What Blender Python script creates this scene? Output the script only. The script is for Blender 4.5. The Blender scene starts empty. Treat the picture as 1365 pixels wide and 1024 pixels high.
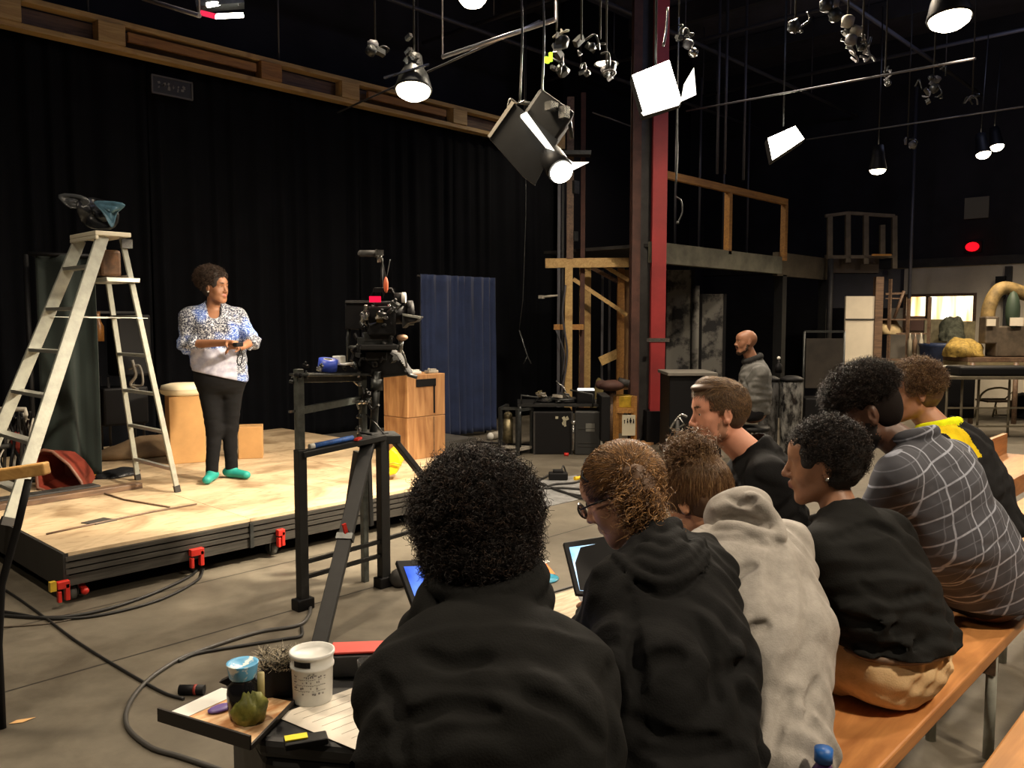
import bpy, math, random
import numpy as np
from mathutils import Vector, Matrix

rng = np.random.default_rng(7)
random.seed(11)
SC = bpy.context.scene
COL = SC.collection
# ------------------------------------------------------------------ camera
FPX = 1120.0
CAMH = 1.5
YAW = math.radians(43.4)
PITCH = math.atan(84.0 / FPX)
VV = Vector((math.cos(YAW), math.sin(YAW), 0))
RR = Vector((math.sin(YAW), -math.cos(YAW), 0))
FF = (VV * math.cos(PITCH) - Vector((0, 0, math.sin(PITCH))))
UU = RR.cross(FF)
EYE = Vector((0, 0, CAMH))
cam_d = bpy.data.cameras.new('camera')
cam_d.sensor_width = 36.0
cam_d.lens = FPX / 1365.0 * 36.0
cam_d.clip_start = 0.05
cam_d.clip_end = 100
cam = bpy.data.objects.new('camera', cam_d)
COL.objects.link(cam)
cam.matrix_world = Matrix(((RR.x, UU.x, -FF.x, EYE.x), (RR.y, UU.y, -FF.y, EYE.y), (RR.z, UU.z, -FF.z, EYE.z), (0, 0, 0, 1)))
SC.camera = cam

def ray(x, y):
    return FF + RR * ((x - 682.5) / FPX) + UU * ((512.0 - y) / FPX)
def at_z(x, y, z=0.0):
    d = ray(x, y); return EYE + d * ((z - EYE.z) / d.z)
def at_d(x, y, dep):
    d = ray(x, y); return EYE + d * (dep / d.dot(VV))
def at_y(x, y, Y):
    d = ray(x, y); return EYE + d * (Y / d.y)
def at_x(x, y, X):
    d = ray(x, y); return EYE + d * (X / d.x)
P = at_d
V = Vector

# ------------------------------------------------------------------ materials
MATS = {}
def mat(name, col, rough=0.6, metal=0.0, noise=0.0, nscale=8.0, bump=0.0, bscale=60.0, emit=None, estr=0.0, alpha=1.0, trans=0.0, col2=None, stretch=(1, 1, 1), spec=0.5, ramp=(0.35, 0.65), sheen=0.0):
    if name in MATS: return MATS[name]
    m = bpy.data.materials.new(name); MATS[name] = m
    m.use_nodes = True
    nt = m.node_tree; N = nt.nodes; L = nt.links
    b = N['Principled BSDF']
    b.inputs['Base Color'].default_value = (*col, 1)
    b.inputs['Roughness'].default_value = rough
    b.inputs['Metallic'].default_value = metal
    b.inputs['Specular IOR Level'].default_value = spec
    if sheen: b.inputs['Sheen Weight'].default_value = sheen
    if trans: b.inputs['Transmission Weight'].default_value = trans
    if alpha < 1: b.inputs['Alpha'].default_value = alpha
    if emit:
        b.inputs['Emission Color'].default_value = (*emit, 1); b.inputs['Emission Strength'].default_value = estr
    if noise or col2 or bump:
        tc = N.new('ShaderNodeTexCoord'); mp = N.new('ShaderNodeMapping'); mp.inputs['Scale'].default_value = stretch
        L.new(tc.outputs['Object'], mp.inputs['Vector'])
    if noise or col2:
        n = N.new('ShaderNodeTexNoise'); n.inputs['Scale'].default_value = nscale; n.inputs['Detail'].default_value = 6; n.inputs['Roughness'].default_value = 0.6
        L.new(mp.outputs[0], n.inputs['Vector'])
        r = N.new('ShaderNodeValToRGB'); r.color_ramp.elements[0].position = ramp[0]; r.color_ramp.elements[1].position = ramp[1]
        c2 = col2 if col2 else tuple(max(0, c * (1 - noise)) for c in col)
        r.color_ramp.elements[0].color = (*c2, 1); r.color_ramp.elements[1].color = (*col, 1)
        L.new(n.outputs['Fac'], r.inputs['Fac']); L.new(r.outputs[0], b.inputs['Base Color'])
    if bump:
        n2 = N.new('ShaderNodeTexNoise'); n2.inputs['Scale'].default_value = bscale; n2.inputs['Detail'].default_value = 5
        L.new(mp.outputs[0], n2.inputs['Vector'])
        bp = N.new('ShaderNodeBump'); bp.inputs['Strength'].default_value = bump; bp.inputs['Distance'].default_value = 0.01
        L.new(n2.outputs['Fac'], bp.inputs['Height']); L.new(bp.outputs[0], b.inputs['Normal'])
    return m

def wood(name, c1, c2, scale=(1, 12, 12), rough=0.5, knots=True, bump=0.15):
    """long streaky grain along local x"""
    if name in MATS: return MATS[name]
    m = bpy.data.materials.new(name); MATS[name] = m; m.use_nodes = True
    nt = m.node_tree; N = nt.nodes; L = nt.links; b = N['Principled BSDF']
    b.inputs['Roughness'].default_value = rough
    tc = N.new('ShaderNodeTexCoord'); mp = N.new('ShaderNodeMapping'); mp.inputs['Scale'].default_value = scale
    L.new(tc.outputs['Object'], mp.inputs['Vector'])
    n = N.new('ShaderNodeTexNoise'); n.inputs['Scale'].default_value = 2.2; n.inputs['Detail'].default_value = 8; n.inputs['Distortion'].default_value = 1.4
    L.new(mp.outputs[0], n.inputs['Vector'])
    r = N.new('ShaderNodeValToRGB'); e = r.color_ramp.elements
    e[0].position = 0.3; e[0].color = (*c2, 1); e[1].position = 0.68; e[1].color = (*c1, 1)
    L.new(n.outputs['Fac'], r.inputs['Fac'])
    out = r.outputs[0]
    if knots:
        n3 = N.new('ShaderNodeTexNoise'); n3.inputs['Scale'].default_value = 3.1; n3.inputs['Detail'].default_value = 2
        L.new(tc.outputs['Object'], n3.inputs['Vector'])
        r3 = N.new('ShaderNodeValToRGB'); r3.color_ramp.elements[0].position = 0.26; r3.color_ramp.elements[0].color = (0.45, 0.3, 0.2, 1)
        r3.color_ramp.elements[1].position = 0.42; r3.color_ramp.elements[1].color = (1, 1, 1, 1)
        L.new(n3.outputs['Fac'], r3.inputs['Fac'])
        mx = N.new('ShaderNodeMixRGB'); mx.blend_type = 'MULTIPLY'; mx.inputs[0].default_value = 0.8
        L.new(out, mx.inputs[1]); L.new(r3.outputs[0], mx.inputs[2]); out = mx.outputs[0]
    L.new(out, b.inputs['Base Color'])
    bp = N.new('ShaderNodeBump'); bp.inputs['Strength'].default_value = bump; bp.inputs['Distance'].default_value = 0.004
    L.new(n.outputs['Fac'], bp.inputs['Height']); L.new(bp.outputs[0], b.inputs['Normal'])
    return m

# ------------------------------------------------------------------ object helpers
WORLD = {}            # object name -> world matrix
def _link(o, parent, M):
    COL.objects.link(o)
    if parent is not None:
        o.parent = parent
        WORLD[o.name] = WORLD[parent.name] @ M
    else:
        WORLD[o.name] = M
    o.matrix_basis = M
def tag(o, label=None, cat=None, group=None, kind=None):
    if label: o['label'] = label
    if cat: o['category'] = cat
    if group: o['group'] = group
    if kind: o['kind'] = kind
    return o
def thing(name, label, cat, loc=(0, 0, 0), rz=0.0, group=None):
    o = bpy.data.objects.new(name, None); o.empty_display_size = 0.1
    _link(o, None, Matrix.Translation(V(loc)) @ Matrix.Rotation(rz, 4, 'Z'))
    return tag(o, label, cat, group)
def copy_tree(o, M=None, parent=None):
    c = o.copy(); COL.objects.link(c)
    if parent is not None: c.parent = parent
    elif M is not None: c.matrix_basis = M
    WORLD[c.name] = (WORLD[parent.name] @ c.matrix_basis) if parent is not None else c.matrix_basis.copy()
    for ch in [q for q in COL.objects if q.parent == o]:
        copy_tree(ch, None, c)
    return c

def fast_mesh(name, verts, faces, mats, midx=None, smooth=True):
    """verts Nx3 array; faces Mx4 or Mx3 array"""
    me = bpy.data.meshes.new(name)
    verts = np.asarray(verts, dtype=np.float32); faces = np.asarray(faces, dtype=np.int32)
    k = faces.shape[1]
    me.vertices.add(len(verts)); me.vertices.foreach_set('co', verts.ravel())
    me.loops.add(faces.size); me.loops.foreach_set('vertex_index', faces.ravel())
    me.polygons.add(len(faces))
    me.polygons.foreach_set('loop_start', np.arange(0, faces.size, k, dtype=np.int32))
    me.polygons.foreach_set('loop_total', np.full(len(faces), k, dtype=np.int32))
    for m in (mats if isinstance(mats, (list, tuple)) else [mats]): me.materials.append(m)
    if midx is not None: me.polygons.foreach_set('material_index', np.asarray(midx, dtype=np.int32))
    me.update(calc_edges=True)
    me.polygons.foreach_set('use_smooth', np.full(len(faces), smooth, dtype=bool))
    return me

class MB:
    def __init__(s): s.v = []; s.f = []; s.m = []; s.sm = []
    def add(s, vs, fs, mi=0, smooth=False):
        o = len(s.v); s.v += [V(q) for q in vs]; s.f += [tuple(i + o for i in f) for f in fs]
        s.m += [mi] * len(fs); s.sm += [smooth] * len(fs); return s
    def box(s, c, size, R=None, mi=0, taper=1.0):
        c = V(c); hx, hy, hz = [q / 2 for q in size]; vs = []
        for z in (-1, 1):
            t = taper if z > 0 else 1.0
            for x, y in ((-1, -1), (1, -1), (1, 1), (-1, 1)):
                p = V((x * hx * t, y * hy * t, z * hz)); vs.append(c + (R @ p if R else p))
        return s.add(vs, [(3, 2, 1, 0), (4, 5, 6, 7), (0, 1, 5, 4), (1, 2, 6, 5), (2, 3, 7, 6), (3, 0, 4, 7)], mi)
    def span(s, a, b, mi=0):
        a = V(a); b = V(b); return s.box((a + b) / 2, [abs(b[i] - a[i]) for i in range(3)], None, mi)
    def bar(s, a, b, w, h, up=(0, 0, 1), mi=0):
        """rectangular bar a->b; w across, h along up"""
        a = V(a); b = V(b); d = (b - a); L = d.length; x = d.normalized(); u = V(up)
        y = u.cross(x)
        if y.length < 1e-4: y = V((0, 1, 0)).cross(x)
        y.normalize(); z = x.cross(y)
        return s.box((a + b) / 2, (L, w, h), Matrix((x, y, z)).transposed(), mi)
    def tube(s, pts, r, n=8, mi=0, caps=True):
        pts = [V(q) for q in pts]; k = len(pts); rr = r if isinstance(r, (list, tuple)) else [r] * k
        vs = []; fs = []; prev = None
        for i, p in enumerate(pts):
            t = (pts[min(i + 1, k - 1)] - pts[max(i - 1, 0)])
            if t.length < 1e-9: t = V((0, 0, 1))
            t.normalize()
            if prev is None:
                a = V((0, 0, 1)) if abs(t.z) < 0.9 else V((1, 0, 0)); prev = t.cross(a).normalized()
            else:
                prev = (prev - t * prev.dot(t))
                prev = prev.normalized() if prev.length > 1e-6 else t.orthogonal().normalized()
            q = t.cross(prev)
            for j in range(n):
                an = 2 * math.pi * j / n; vs.append(p + (prev * math.cos(an) + q * math.sin(an)) * rr[i])
        for i in range(k - 1):
            for j in range(n):
                j2 = (j + 1) % n; fs.append((i * n + j, i * n + j2, (i + 1) * n + j2, (i + 1) * n + j))
        s.add(vs, fs, mi, True)
        if caps:
            o = len(s.v) - len(vs)
            s.f += [tuple(o + j for j in reversed(range(n))), tuple(o + (k - 1) * n + j for j in range(n))]; s.m += [mi] * 2; s.sm += [False] * 2
        return s
    def lathe(s, prof, c=(0, 0, 0), n=24, mi=0, R=None, cap=True, smooth=True):
        c = V(c); vs = []; fs = []
        for r, z in prof:
            for j in range(n):
                an = 2 * math.pi * j / n; p = V((r * math.cos(an), r * math.sin(an), z)); vs.append(c + (R @ p if R else p))
        k = len(prof)
        for i in range(k - 1):
            for j in range(n):
                j2 = (j + 1) % n; fs.append((i * n + j, i * n + j2, (i + 1) * n + j2, (i + 1) * n + j))
        s.add(vs, fs, mi, smooth)
        if cap:
            o = len(s.v) - len(vs)
            s.f += [tuple(o + j for j in reversed(range(n))), tuple(o + (k - 1) * n + j for j in range(n))]; s.m += [mi] * 2; s.sm += [False] * 2
        return s
    def cyl(s, a, b, r, n=16, mi=0): return s.tube([a, b], r, n, mi)
    def ball(s, c, r, mi=0, n=12, R=None):
        c = V(c); r = r if isinstance(r, (list, tuple)) else (r, r, r); vs = []; fs = []; m = n // 2 + 1
        for i in range(m + 1):
            th = math.pi * i / m
            for j in range(n):
                an = 2 * math.pi * j / n; p = V((r[0] * math.sin(th) * math.cos(an), r[1] * math.sin(th) * math.sin(an), -r[2] * math.cos(th)))
                vs.append(c + (R @ p if R else p))
        for i in range(m):
            for j in range(n):
                j2 = (j + 1) % n; fs.append((i * n + j, i * n + j2, (i + 1) * n + j2, (i + 1) * n + j))
        return s.add(vs, fs, mi, True)
    def prism(s, poly, a, b, mi=0):
        """poly: list of 3D points, extruded by vector b-a (poly given at a)"""
        d = V(b) - V(a); n = len(poly); vs = [V(p) for p in poly] + [V(p) + d for p in poly]
        fs = [tuple(reversed(range(n))), tuple(range(n, 2 * n))] + [(i, (i + 1) % n, n + (i + 1) % n, n + i) for i in range(n)]
        return s.add(vs, fs, mi)
    def quad(s, a, b, c, d, mi=0): return s.add([a, b, c, d], [(0, 1, 2, 3)], mi)
    def build(s, name, mats, parent=None, world=True, bevel=0.0, solid=0.0, sub=0):
        """verts are WORLD coordinates when world=True, else local to the parent"""
        if parent is None:
            xs = [p.x for p in s.v]; ys = [p.y for p in s.v]; zs = [p.z for p in s.v]
            base = V(((min(xs) + max(xs)) / 2, (min(ys) + max(ys)) / 2, min(zs))); M = Matrix.Translation(base)
            vs = [p - base for p in s.v]
        elif world:
            # part origin at its own centre
            W = WORLD[parent.name].inverted(); loc = [W @ p for p in s.v]
            base = sum(loc, V((0, 0, 0))) / len(loc); M = Matrix.Translation(base); vs = [p - base for p in loc]
        else:
            base = sum(s.v, V((0, 0, 0))) / len(s.v); M = Matrix.Translation(base); vs = [p - base for p in s.v]
        me = bpy.data.meshes.new(name); me.from_pydata([tuple(p) for p in vs], [], s.f)
        for m in (mats if isinstance(mats, (list, tuple)) else [mats]): me.materials.append(m)
        me.polygons.foreach_set('material_index', s.m); me.polygons.foreach_set('use_smooth', s.sm)
        me.update()
        o = bpy.data.objects.new(name, me); _link(o, parent, M)
        if sub: q = o.modifiers.new('s', 'SUBSURF'); q.levels = q.render_levels = sub
        if solid: q = o.modifiers.new('t', 'SOLIDIFY'); q.thickness = solid; q.offset = 0
        if bevel:
            q = o.modifiers.new('b', 'BEVEL'); q.width = bevel; q.segments = 2; q.limit_method = 'ANGLE'; q.harden_normals = False
        return o

def arr_obj(name, verts, faces, mats, parent=None, midx=None, smooth=True):
    """numpy mesh in WORLD coordinates"""
    verts = np.asarray(verts, dtype=np.float64)
    if parent is None:
        lo = verts.min(0); hi = verts.max(0); base = V(((lo[0] + hi[0]) / 2, (lo[1] + hi[1]) / 2, lo[2])); M = Matrix.Translation(base); verts = verts - np.array(base)
    else:
        W = np.array(WORLD[parent.name].inverted()); verts = verts @ W[:3, :3].T + W[:3, 3]
        c = verts.mean(0); verts = verts - c; M = Matrix.Translation(V(c))
    o = bpy.data.objects.new(name, fast_mesh(name, verts, faces, mats, midx, smooth)); _link(o, parent, M)
    return o

def bez(pts, n=12):
    """catmull-rom through points"""
    pts = [V(p) for p in pts]; out = []
    q = [pts[0] * 2 - pts[1]] + pts + [pts[-1] * 2 - pts[-2]]
    for i in range(1, len(q) - 2):
        for k in range(n):
            t = k / n
            out.append(0.5 * ((2 * q[i]) + (q[i + 1] - q[i - 1]) * t + (2 * q[i - 1] - 5 * q[i] + 4 * q[i + 1] - q[i + 2]) * t * t + (3 * q[i] - q[i - 1] - 3 * q[i + 1] + q[i + 2]) * t ** 3))
    out.append(pts[-1]); return out

def spot(name, loc, target, energy, size_deg, col=(1, .85, .65), blend=0.4, radius=0.08):
    d = bpy.data.lights.new(name, 'SPOT'); d.energy = energy; d.color = col; d.spot_size = math.radians(size_deg); d.spot_blend = blend; d.shadow_soft_size = radius
    o = bpy.data.objects.new(name, d); COL.objects.link(o); o.location = V(loc)
    o.rotation_euler = (V(target) - V(loc)).to_track_quat('-Z', 'Y').to_euler(); return o
def plight(name, loc, energy, col=(1, .85, .65), radius=0.1):
    d = bpy.data.lights.new(name, 'POINT'); d.energy = energy; d.color = col; d.shadow_soft_size = radius
    o = bpy.data.objects.new(name, d); COL.objects.link(o); o.location = V(loc); return o
# ================================================================== materials used by the place
def floor_mat():
    m = bpy.data.materials.new('floor_concrete'); MATS['floor'] = m; m.use_nodes = True
    nt = m.node_tree; N = nt.nodes; L = nt.links; b = N['Principled BSDF']; b.inputs['Roughness'].default_value = 0.55
    b.inputs['Specular IOR Level'].default_value = 0.35
    tc = N.new('ShaderNodeTexCoord')
    def noise(sc, det, ro=0.6, dist=0.0):
        n = N.new('ShaderNodeTexNoise'); n.inputs['Scale'].default_value = sc; n.inputs['Detail'].default_value = det; n.inputs['Roughness'].default_value = ro
        n.inputs['Distortion'].default_value = dist; L.new(tc.outputs['Object'], n.inputs['Vector']); return n
    n1 = noise(0.55, 8, 0.65, 0.5); n2 = noise(9, 6); n3 = noise(2.6, 8, 0.7, 1.0)
    r = N.new('ShaderNodeValToRGB'); e = r.color_ramp.elements
    e[0].position = 0.3; e[0].color = (0.085, 0.074, 0.056, 1); e[1].position = 0.7; e[1].color = (0.185, 0.163, 0.125, 1)
    L.new(n1.outputs['Fac'], r.inputs['Fac'])
    r2 = N.new('ShaderNodeValToRGB'); r2.color_ramp.elements[0].position = 0.35; r2.color_ramp.elements[0].color = (0.55, 0.52, 0.5, 1); r2.color_ramp.elements[1].position = 0.55
    L.new(n3.outputs['Fac'], r2.inputs['Fac'])
    r3 = N.new('ShaderNodeValToRGB'); r3.color_ramp.elements[0].position = 0.3; r3.color_ramp.elements[0].color = (0.82, 0.82, 0.82, 1); r3.color_ramp.elements[1].position = 0.6
    L.new(n2.outputs['Fac'], r3.inputs['Fac'])
    mx = N.new('ShaderNodeMixRGB'); mx.blend_type = 'MULTIPLY'; mx.inputs[0].default_value = 0.6; L.new(r.outputs[0], mx.inputs[1]); L.new(r2.outputs[0], mx.inputs[2])
    mx2 = N.new('ShaderNodeMixRGB'); mx2.blend_type = 'MULTIPLY'; mx2.inputs[0].default_value = 1; L.new(mx.outputs[0], mx2.inputs[1]); L.new(r3.outputs[0], mx2.inputs[2])
    out = mx2.outputs[0]
    sx = N.new('ShaderNodeSeparateXYZ'); L.new(tc.outputs['Object'], sx.inputs[0])
    def math_(op, a, b_=None, v=None):
        q = N.new('ShaderNodeMath'); q.operation = op; L.new(a, q.inputs[0])
        if b_ is not None: L.new(b_, q.inputs[1])
        if v is not None: q.inputs[1].default_value = v
        return q.outputs[0]
    masks = []
    for ax, pos in ((1, SEAM1), (1, SEAM2), (0, 0.4), (0, 6.1), (1, -0.9)):
        d = math_('ABSOLUTE', math_('SUBTRACT', sx.outputs[ax], v=pos)); masks.append(math_('LESS_THAN', d, v=0.006))
    acc = masks[0]
    for q in masks[1:]: acc = math_('MAXIMUM', acc, q)
    mx3 = N.new('ShaderNodeMixRGB'); L.new(acc, mx3.inputs[0]); L.new(out, mx3.inputs[1]); mx3.inputs[2].default_value = (0.02, 0.017, 0.014, 1)
    L.new(mx3.outputs[0], b.inputs['Base Color'])
    rr = N.new('ShaderNodeValToRGB'); rr.color_ramp.elements[0].color = (0.35, 0.35, 0.35, 1); rr.color_ramp.elements[1].color = (0.75, 0.75, 0.75, 1)
    L.new(n3.outputs['Fac'], rr.inputs['Fac']); L.new(rr.outputs[0], b.inputs['Roughness'])
    bp = N.new('ShaderNodeBump'); bp.inputs['Strength'].default_value = 0.12; bp.inputs['Distance'].default_value = 0.01
    L.new(n2.outputs['Fac'], bp.inputs['Height']); L.new(bp.outputs[0], b.inputs['Normal'])
    return m
SEAM1 = at_z(200, 793).y
SEAM2 = at_z(290, 842).y
M_floor = floor_mat()
M_ceil = mat('ceiling_dark_hazed', (0.060, 0.060, 0.085), 0.9, noise=0.4, nscale=2)  # bluish lift in this colour stands in for haze under the ceiling
M_wall = mat('wall_dark_paint', (0.020, 0.020, 0.028), 0.85, noise=0.5, nscale=1.5)
M_wallw = mat('wall_off_white', (0.74, 0.66, 0.52), 0.8, noise=0.25, nscale=1.2)
M_black = mat('black_plastic', (0.006, 0.006, 0.007), 0.55, spec=.22)
M_blackm = mat('black_steel', (0.009, 0.0095, 0.010), 0.6, 0.0, noise=0.4, nscale=20)
M_post = mat('post_grey_steel', (0.11, 0.12, 0.11), 0.45, 0.3, noise=.5, nscale=20)
M_gun = mat('gunmetal', (0.07, 0.075, 0.075), 0.4, 0.6, noise=0.4, nscale=25)
M_pipe = mat('pipe_grey', (0.10, 0.10, 0.115), 0.45, 0.5)
M_alu = mat('ladder_fibreglass', (0.38, 0.39, 0.34), 0.5, noise=0.25, nscale=14, bump=0.1)
M_rung = mat('aluminium', (0.55, 0.55, 0.5), 0.35, 0.7)
M_curt = mat('curtain_black_serge', (0.0055, 0.0062, 0.0085), 0.95, spec=.1, noise=0.3, nscale=3)
M_blue = mat('curtain_blue', (0.020, 0.036, 0.105), 0.9, sheen=0.15, noise=0.3, nscale=3)
M_green = mat('curtain_green', (0.006, 0.013, 0.011), 0.9, sheen=0.1)
M_timber = wood('timber_pine', (0.60, 0.41, 0.17), (0.40, 0.25, 0.09))
M_timber2 = wood('timber_orange', (0.48, 0.24, 0.06), (0.25, 0.12, 0.04))
M_timber3 = wood('timber_dark', (0.20, 0.12, 0.07), (0.08, 0.05, 0.035))
M_bench = wood('bench_wood', (0.58, 0.26, 0.085), (0.34, 0.13, 0.04), scale=(1, 7, 7), rough=0.38)
M_bench2 = wood('bench_wood_pale', (0.62, 0.30, 0.10), (0.42, 0.19, 0.06), scale=(1, 9, 9), rough=0.42)
M_crate = wood('plywood_crate', (0.54, 0.30, 0.13), (0.27, 0.12, 0.045), scale=(5, 5, .8), rough=0.6)
M_card = mat('cardboard', (0.52, 0.29, 0.11), 0.85, noise=0.15, nscale=6)
M_red = mat('red_paint', (0.34, 0.026, 0.028), 0.6, noise=0.35, nscale=2.0)
M_rust = mat('brown_steel', (0.085, 0.034, 0.024), 0.75, noise=0.5, nscale=5)
M_dark = mat('dark_steel', (0.035, 0.033, 0.032), 0.6, noise=0.5, nscale=6)
M_white = mat('white_plastic', (0.72, 0.72, 0.68), 0.4)
M_grime = mat('grimy_white', (0.45, 0.42, 0.36), 0.6, noise=0.5, nscale=9)
M_redp = mat('red_plastic', (0.50, 0.02, 0.012), 0.45)
M_yel = mat('yellow_plastic', (0.80, 0.52, 0.01), 0.4)
M_yel2 = mat('yellow_amber', (0.55, 0.36, 0.03), 0.35, noise=0.4, nscale=15)
M_chrome = mat('worn_chrome', (0.5, 0.5, 0.48), 0.25, 0.9, noise=0.5, nscale=30)
M_rubber = mat('cable_rubber', (0.010, 0.010, 0.010), 0.5)
M_beam = mat('gallery_beam_paint', (0.15, 0.145, 0.105), 0.6, noise=0.5, nscale=4)
def emis(name, col, s):
    if name in MATS: return MATS[name]
    m = bpy.data.materials.new(name); MATS[name] = m; m.use_nodes = True; nt = m.node_tree
    nt.nodes.remove(nt.nodes['Principled BSDF']); e = nt.nodes.new('ShaderNodeEmission'); e.inputs[0].default_value = (*col, 1); e.inputs[1].default_value = s
    nt.links.new(e.outputs[0], nt.nodes['Material Output'].inputs[0]); return m

# ================================================================== room shell
XL, XR, YF, YB, ZC = -4.0, 16.2, -5.0, 9.6, 6.6
def slab(name, a, b, m):
    o = MB().span(a, b).build(name, m); tag(o, kind='structure'); return o
slab('floor', (XL - .1, YF - .1, -0.1), (XR + .1, YB + .1, 0), M_floor)
# floor object origin is mid floor: seams are set in world axes, so put its origin at the world origin
_f = bpy.data.objects['floor']; _l = _f.location.copy(); _f.data.transform(Matrix.Translation(_l)); _f.location = (0, 0, 0); WORLD['floor'] = Matrix()
slab('ceiling', (XL - .1, YF - .1, ZC), (XR + .1, YB + .1, ZC + .1), M_ceil)
slab('wall_back', (XL, YB, 0), (XR, YB + .1, ZC), M_wall)
slab('wall_front', (XL, YF - .1, 0), (XR, YF, ZC), M_wall)
slab('wall_left', (XL - .1, YF, 0), (XL, YB, ZC), M_wall)
# end wall: off-white to 2.5 m, black above, with a lit pass-through window
WX = XR
wA = at_x(1209, 396, WX); wB = at_x(1296, 441, WX)
wy0, wy1, wz0, wz1 = min(wA.y, wB.y), max(wA.y, wB.y), min(wA.z, wB.z), max(wA.z, wB.z)
zt = at_x(1270, 354, WX).z
w = MB()
w.span((WX, YF, 0), (WX + .1, wy0, zt)); w.span((WX, wy1, 0), (WX + .1, at_x(1186, 400, WX).y, zt)); w.span((WX, wy0, 0), (WX + .1, wy1, wz0)); w.span((WX, wy0, wz1), (WX + .1, wy1, zt))
w.span((WX, at_x(1186, 400, WX).y, 0), (WX + .1, YB, zt), 1); w.span((WX, YF, zt), (WX + .1, YB, ZC), 1)
o = w.build('wall_right', [M_wallw, M_wall]); tag(o, kind='structure')
o = MB().span((WX - .04, YF, zt - .01), (WX, YB, zt + .14)).build('trim_1', M_dark); tag(o, kind='structure')
# window: frame, mullion and the pane with the bright room's curtain glow
def glowmat():
    m = bpy.data.materials.new('lit_window'); m.use_nodes = True; nt = m.node_tree; N = nt.nodes; L = nt.links
    N.remove(N['Principled BSDF']); e = N.new('ShaderNodeEmission'); tc = N.new('ShaderNodeTexCoord'); mp = N.new('ShaderNodeMapping'); mp.inputs['Scale'].default_value = (1, 3.2, .35)
    n = N.new('ShaderNodeTexNoise'); n.inputs['Scale'].default_value = 1.7; n.inputs['Detail'].default_value = 2; r = N.new('ShaderNodeValToRGB')
    E = r.color_ramp.elements; E[0].position = .36; E[0].color = (.75, .28, .08, 1); E[1].position = .56; E[1].color = (1, .93, .66, 1)
    x = r.color_ramp.elements.new(.45); x.color = (1, .62, .25, 1)
    L.new(tc.outputs['Object'], mp.inputs[0]); L.new(mp.outputs[0], n.inputs['Vector']); L.new(n.outputs['Fac'], r.inputs[0]); L.new(r.outputs[0], e.inputs[0]); e.inputs[1].default_value = 1.6
    L.new(e.outputs[0], N['Material Output'].inputs[0]); return m
o = MB().span((WX + .05, wy0, wz0), (WX + .06, wy1, wz1)).build('window_1', glowmat()); tag(o, kind='structure')
fr = MB()
for a, b in (((WX - .02, wy0 - .05, wz0 - .05), (WX + .1, wy0, wz1 + .05)), ((WX - .02, wy1, wz0 - .05), (WX + .1, wy1 + .05, wz1 + .05)), ((WX - .02, wy0, wz1), (WX + .1, wy1, wz1 + .05)), ((WX - .03, wy0, wz0 - .05), (WX + .1, wy1, wz0))): fr.span(a, b)
my = at_x(1236, 420, WX).y
fr.span((WX - .02, my - .03, wz0), (WX + .1, my + .03, wz1))
fr.build('window_frame', M_timber3, o)
MB().span((WX - .02, my, wz0), (WX + .04, wy1, wz0 + .26)).build('window_blind', mat('pinkish_board', (.42, .25, .2), .7), o)

# ceiling pipes and joists (the lighting grid): long pipes in both directions
gp = [(5.3, 'x', 2.2), (5.3, 'x', 4.2), (5.3, 'x', 6.3), (5.3, 'x', 8.1), (5.36, 'y', 3.2), (5.36, 'y', 5.6), (5.36, 'y', 8.0), (5.36, 'y', 10.6), (5.36, 'y', 13.2), (5.3, 'x', 0.2)]
for z, ax, c in gp:
    a, b = ((XL + .2, c, z), (XR - .2, c, z)) if ax == 'x' else ((c, YF + .2, z + .06), (c, YB - .3, z + .06))
    o = MB().cyl(a, b, 0.028, 8).build('lighting_pipe', M_pipe)
    tag(o, ('grey grid pipe running along the room above ' if ax == 'x' else 'grey grid pipe crossing the room above ') + {2.2: 'the seated row', 4.2: 'the stage front', 6.3: 'the standing woman', 8.1: 'the blue curtain', .2: 'the wooden benches', 3.2: 'the step ladder', 5.6: 'the camera tripod', 8.0: 'the hanging barn door light', 10.6: 'the red column', 13.2: 'the gallery end'}[c], 'pipe', 'ceiling grid pipes')
    for k in range(5):
        t = (k + .5) / 5; q = V(a).lerp(V(b), t)
        MB().cyl(q, (q.x, q.y, ZC), 0.008, 6).build('hanger', M_pipe, o)
jo = []
for k in range(7):
    x = 1.5 + k * 2.1
    o = MB().span((x, YF, ZC - .32), (x + .09, YB, ZC - .02)).build('trim_%d' % (k + 2), mat('joist_paint', (.035, .034, .04), .8, noise=.4, nscale=3)); tag(o, kind='structure')

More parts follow.
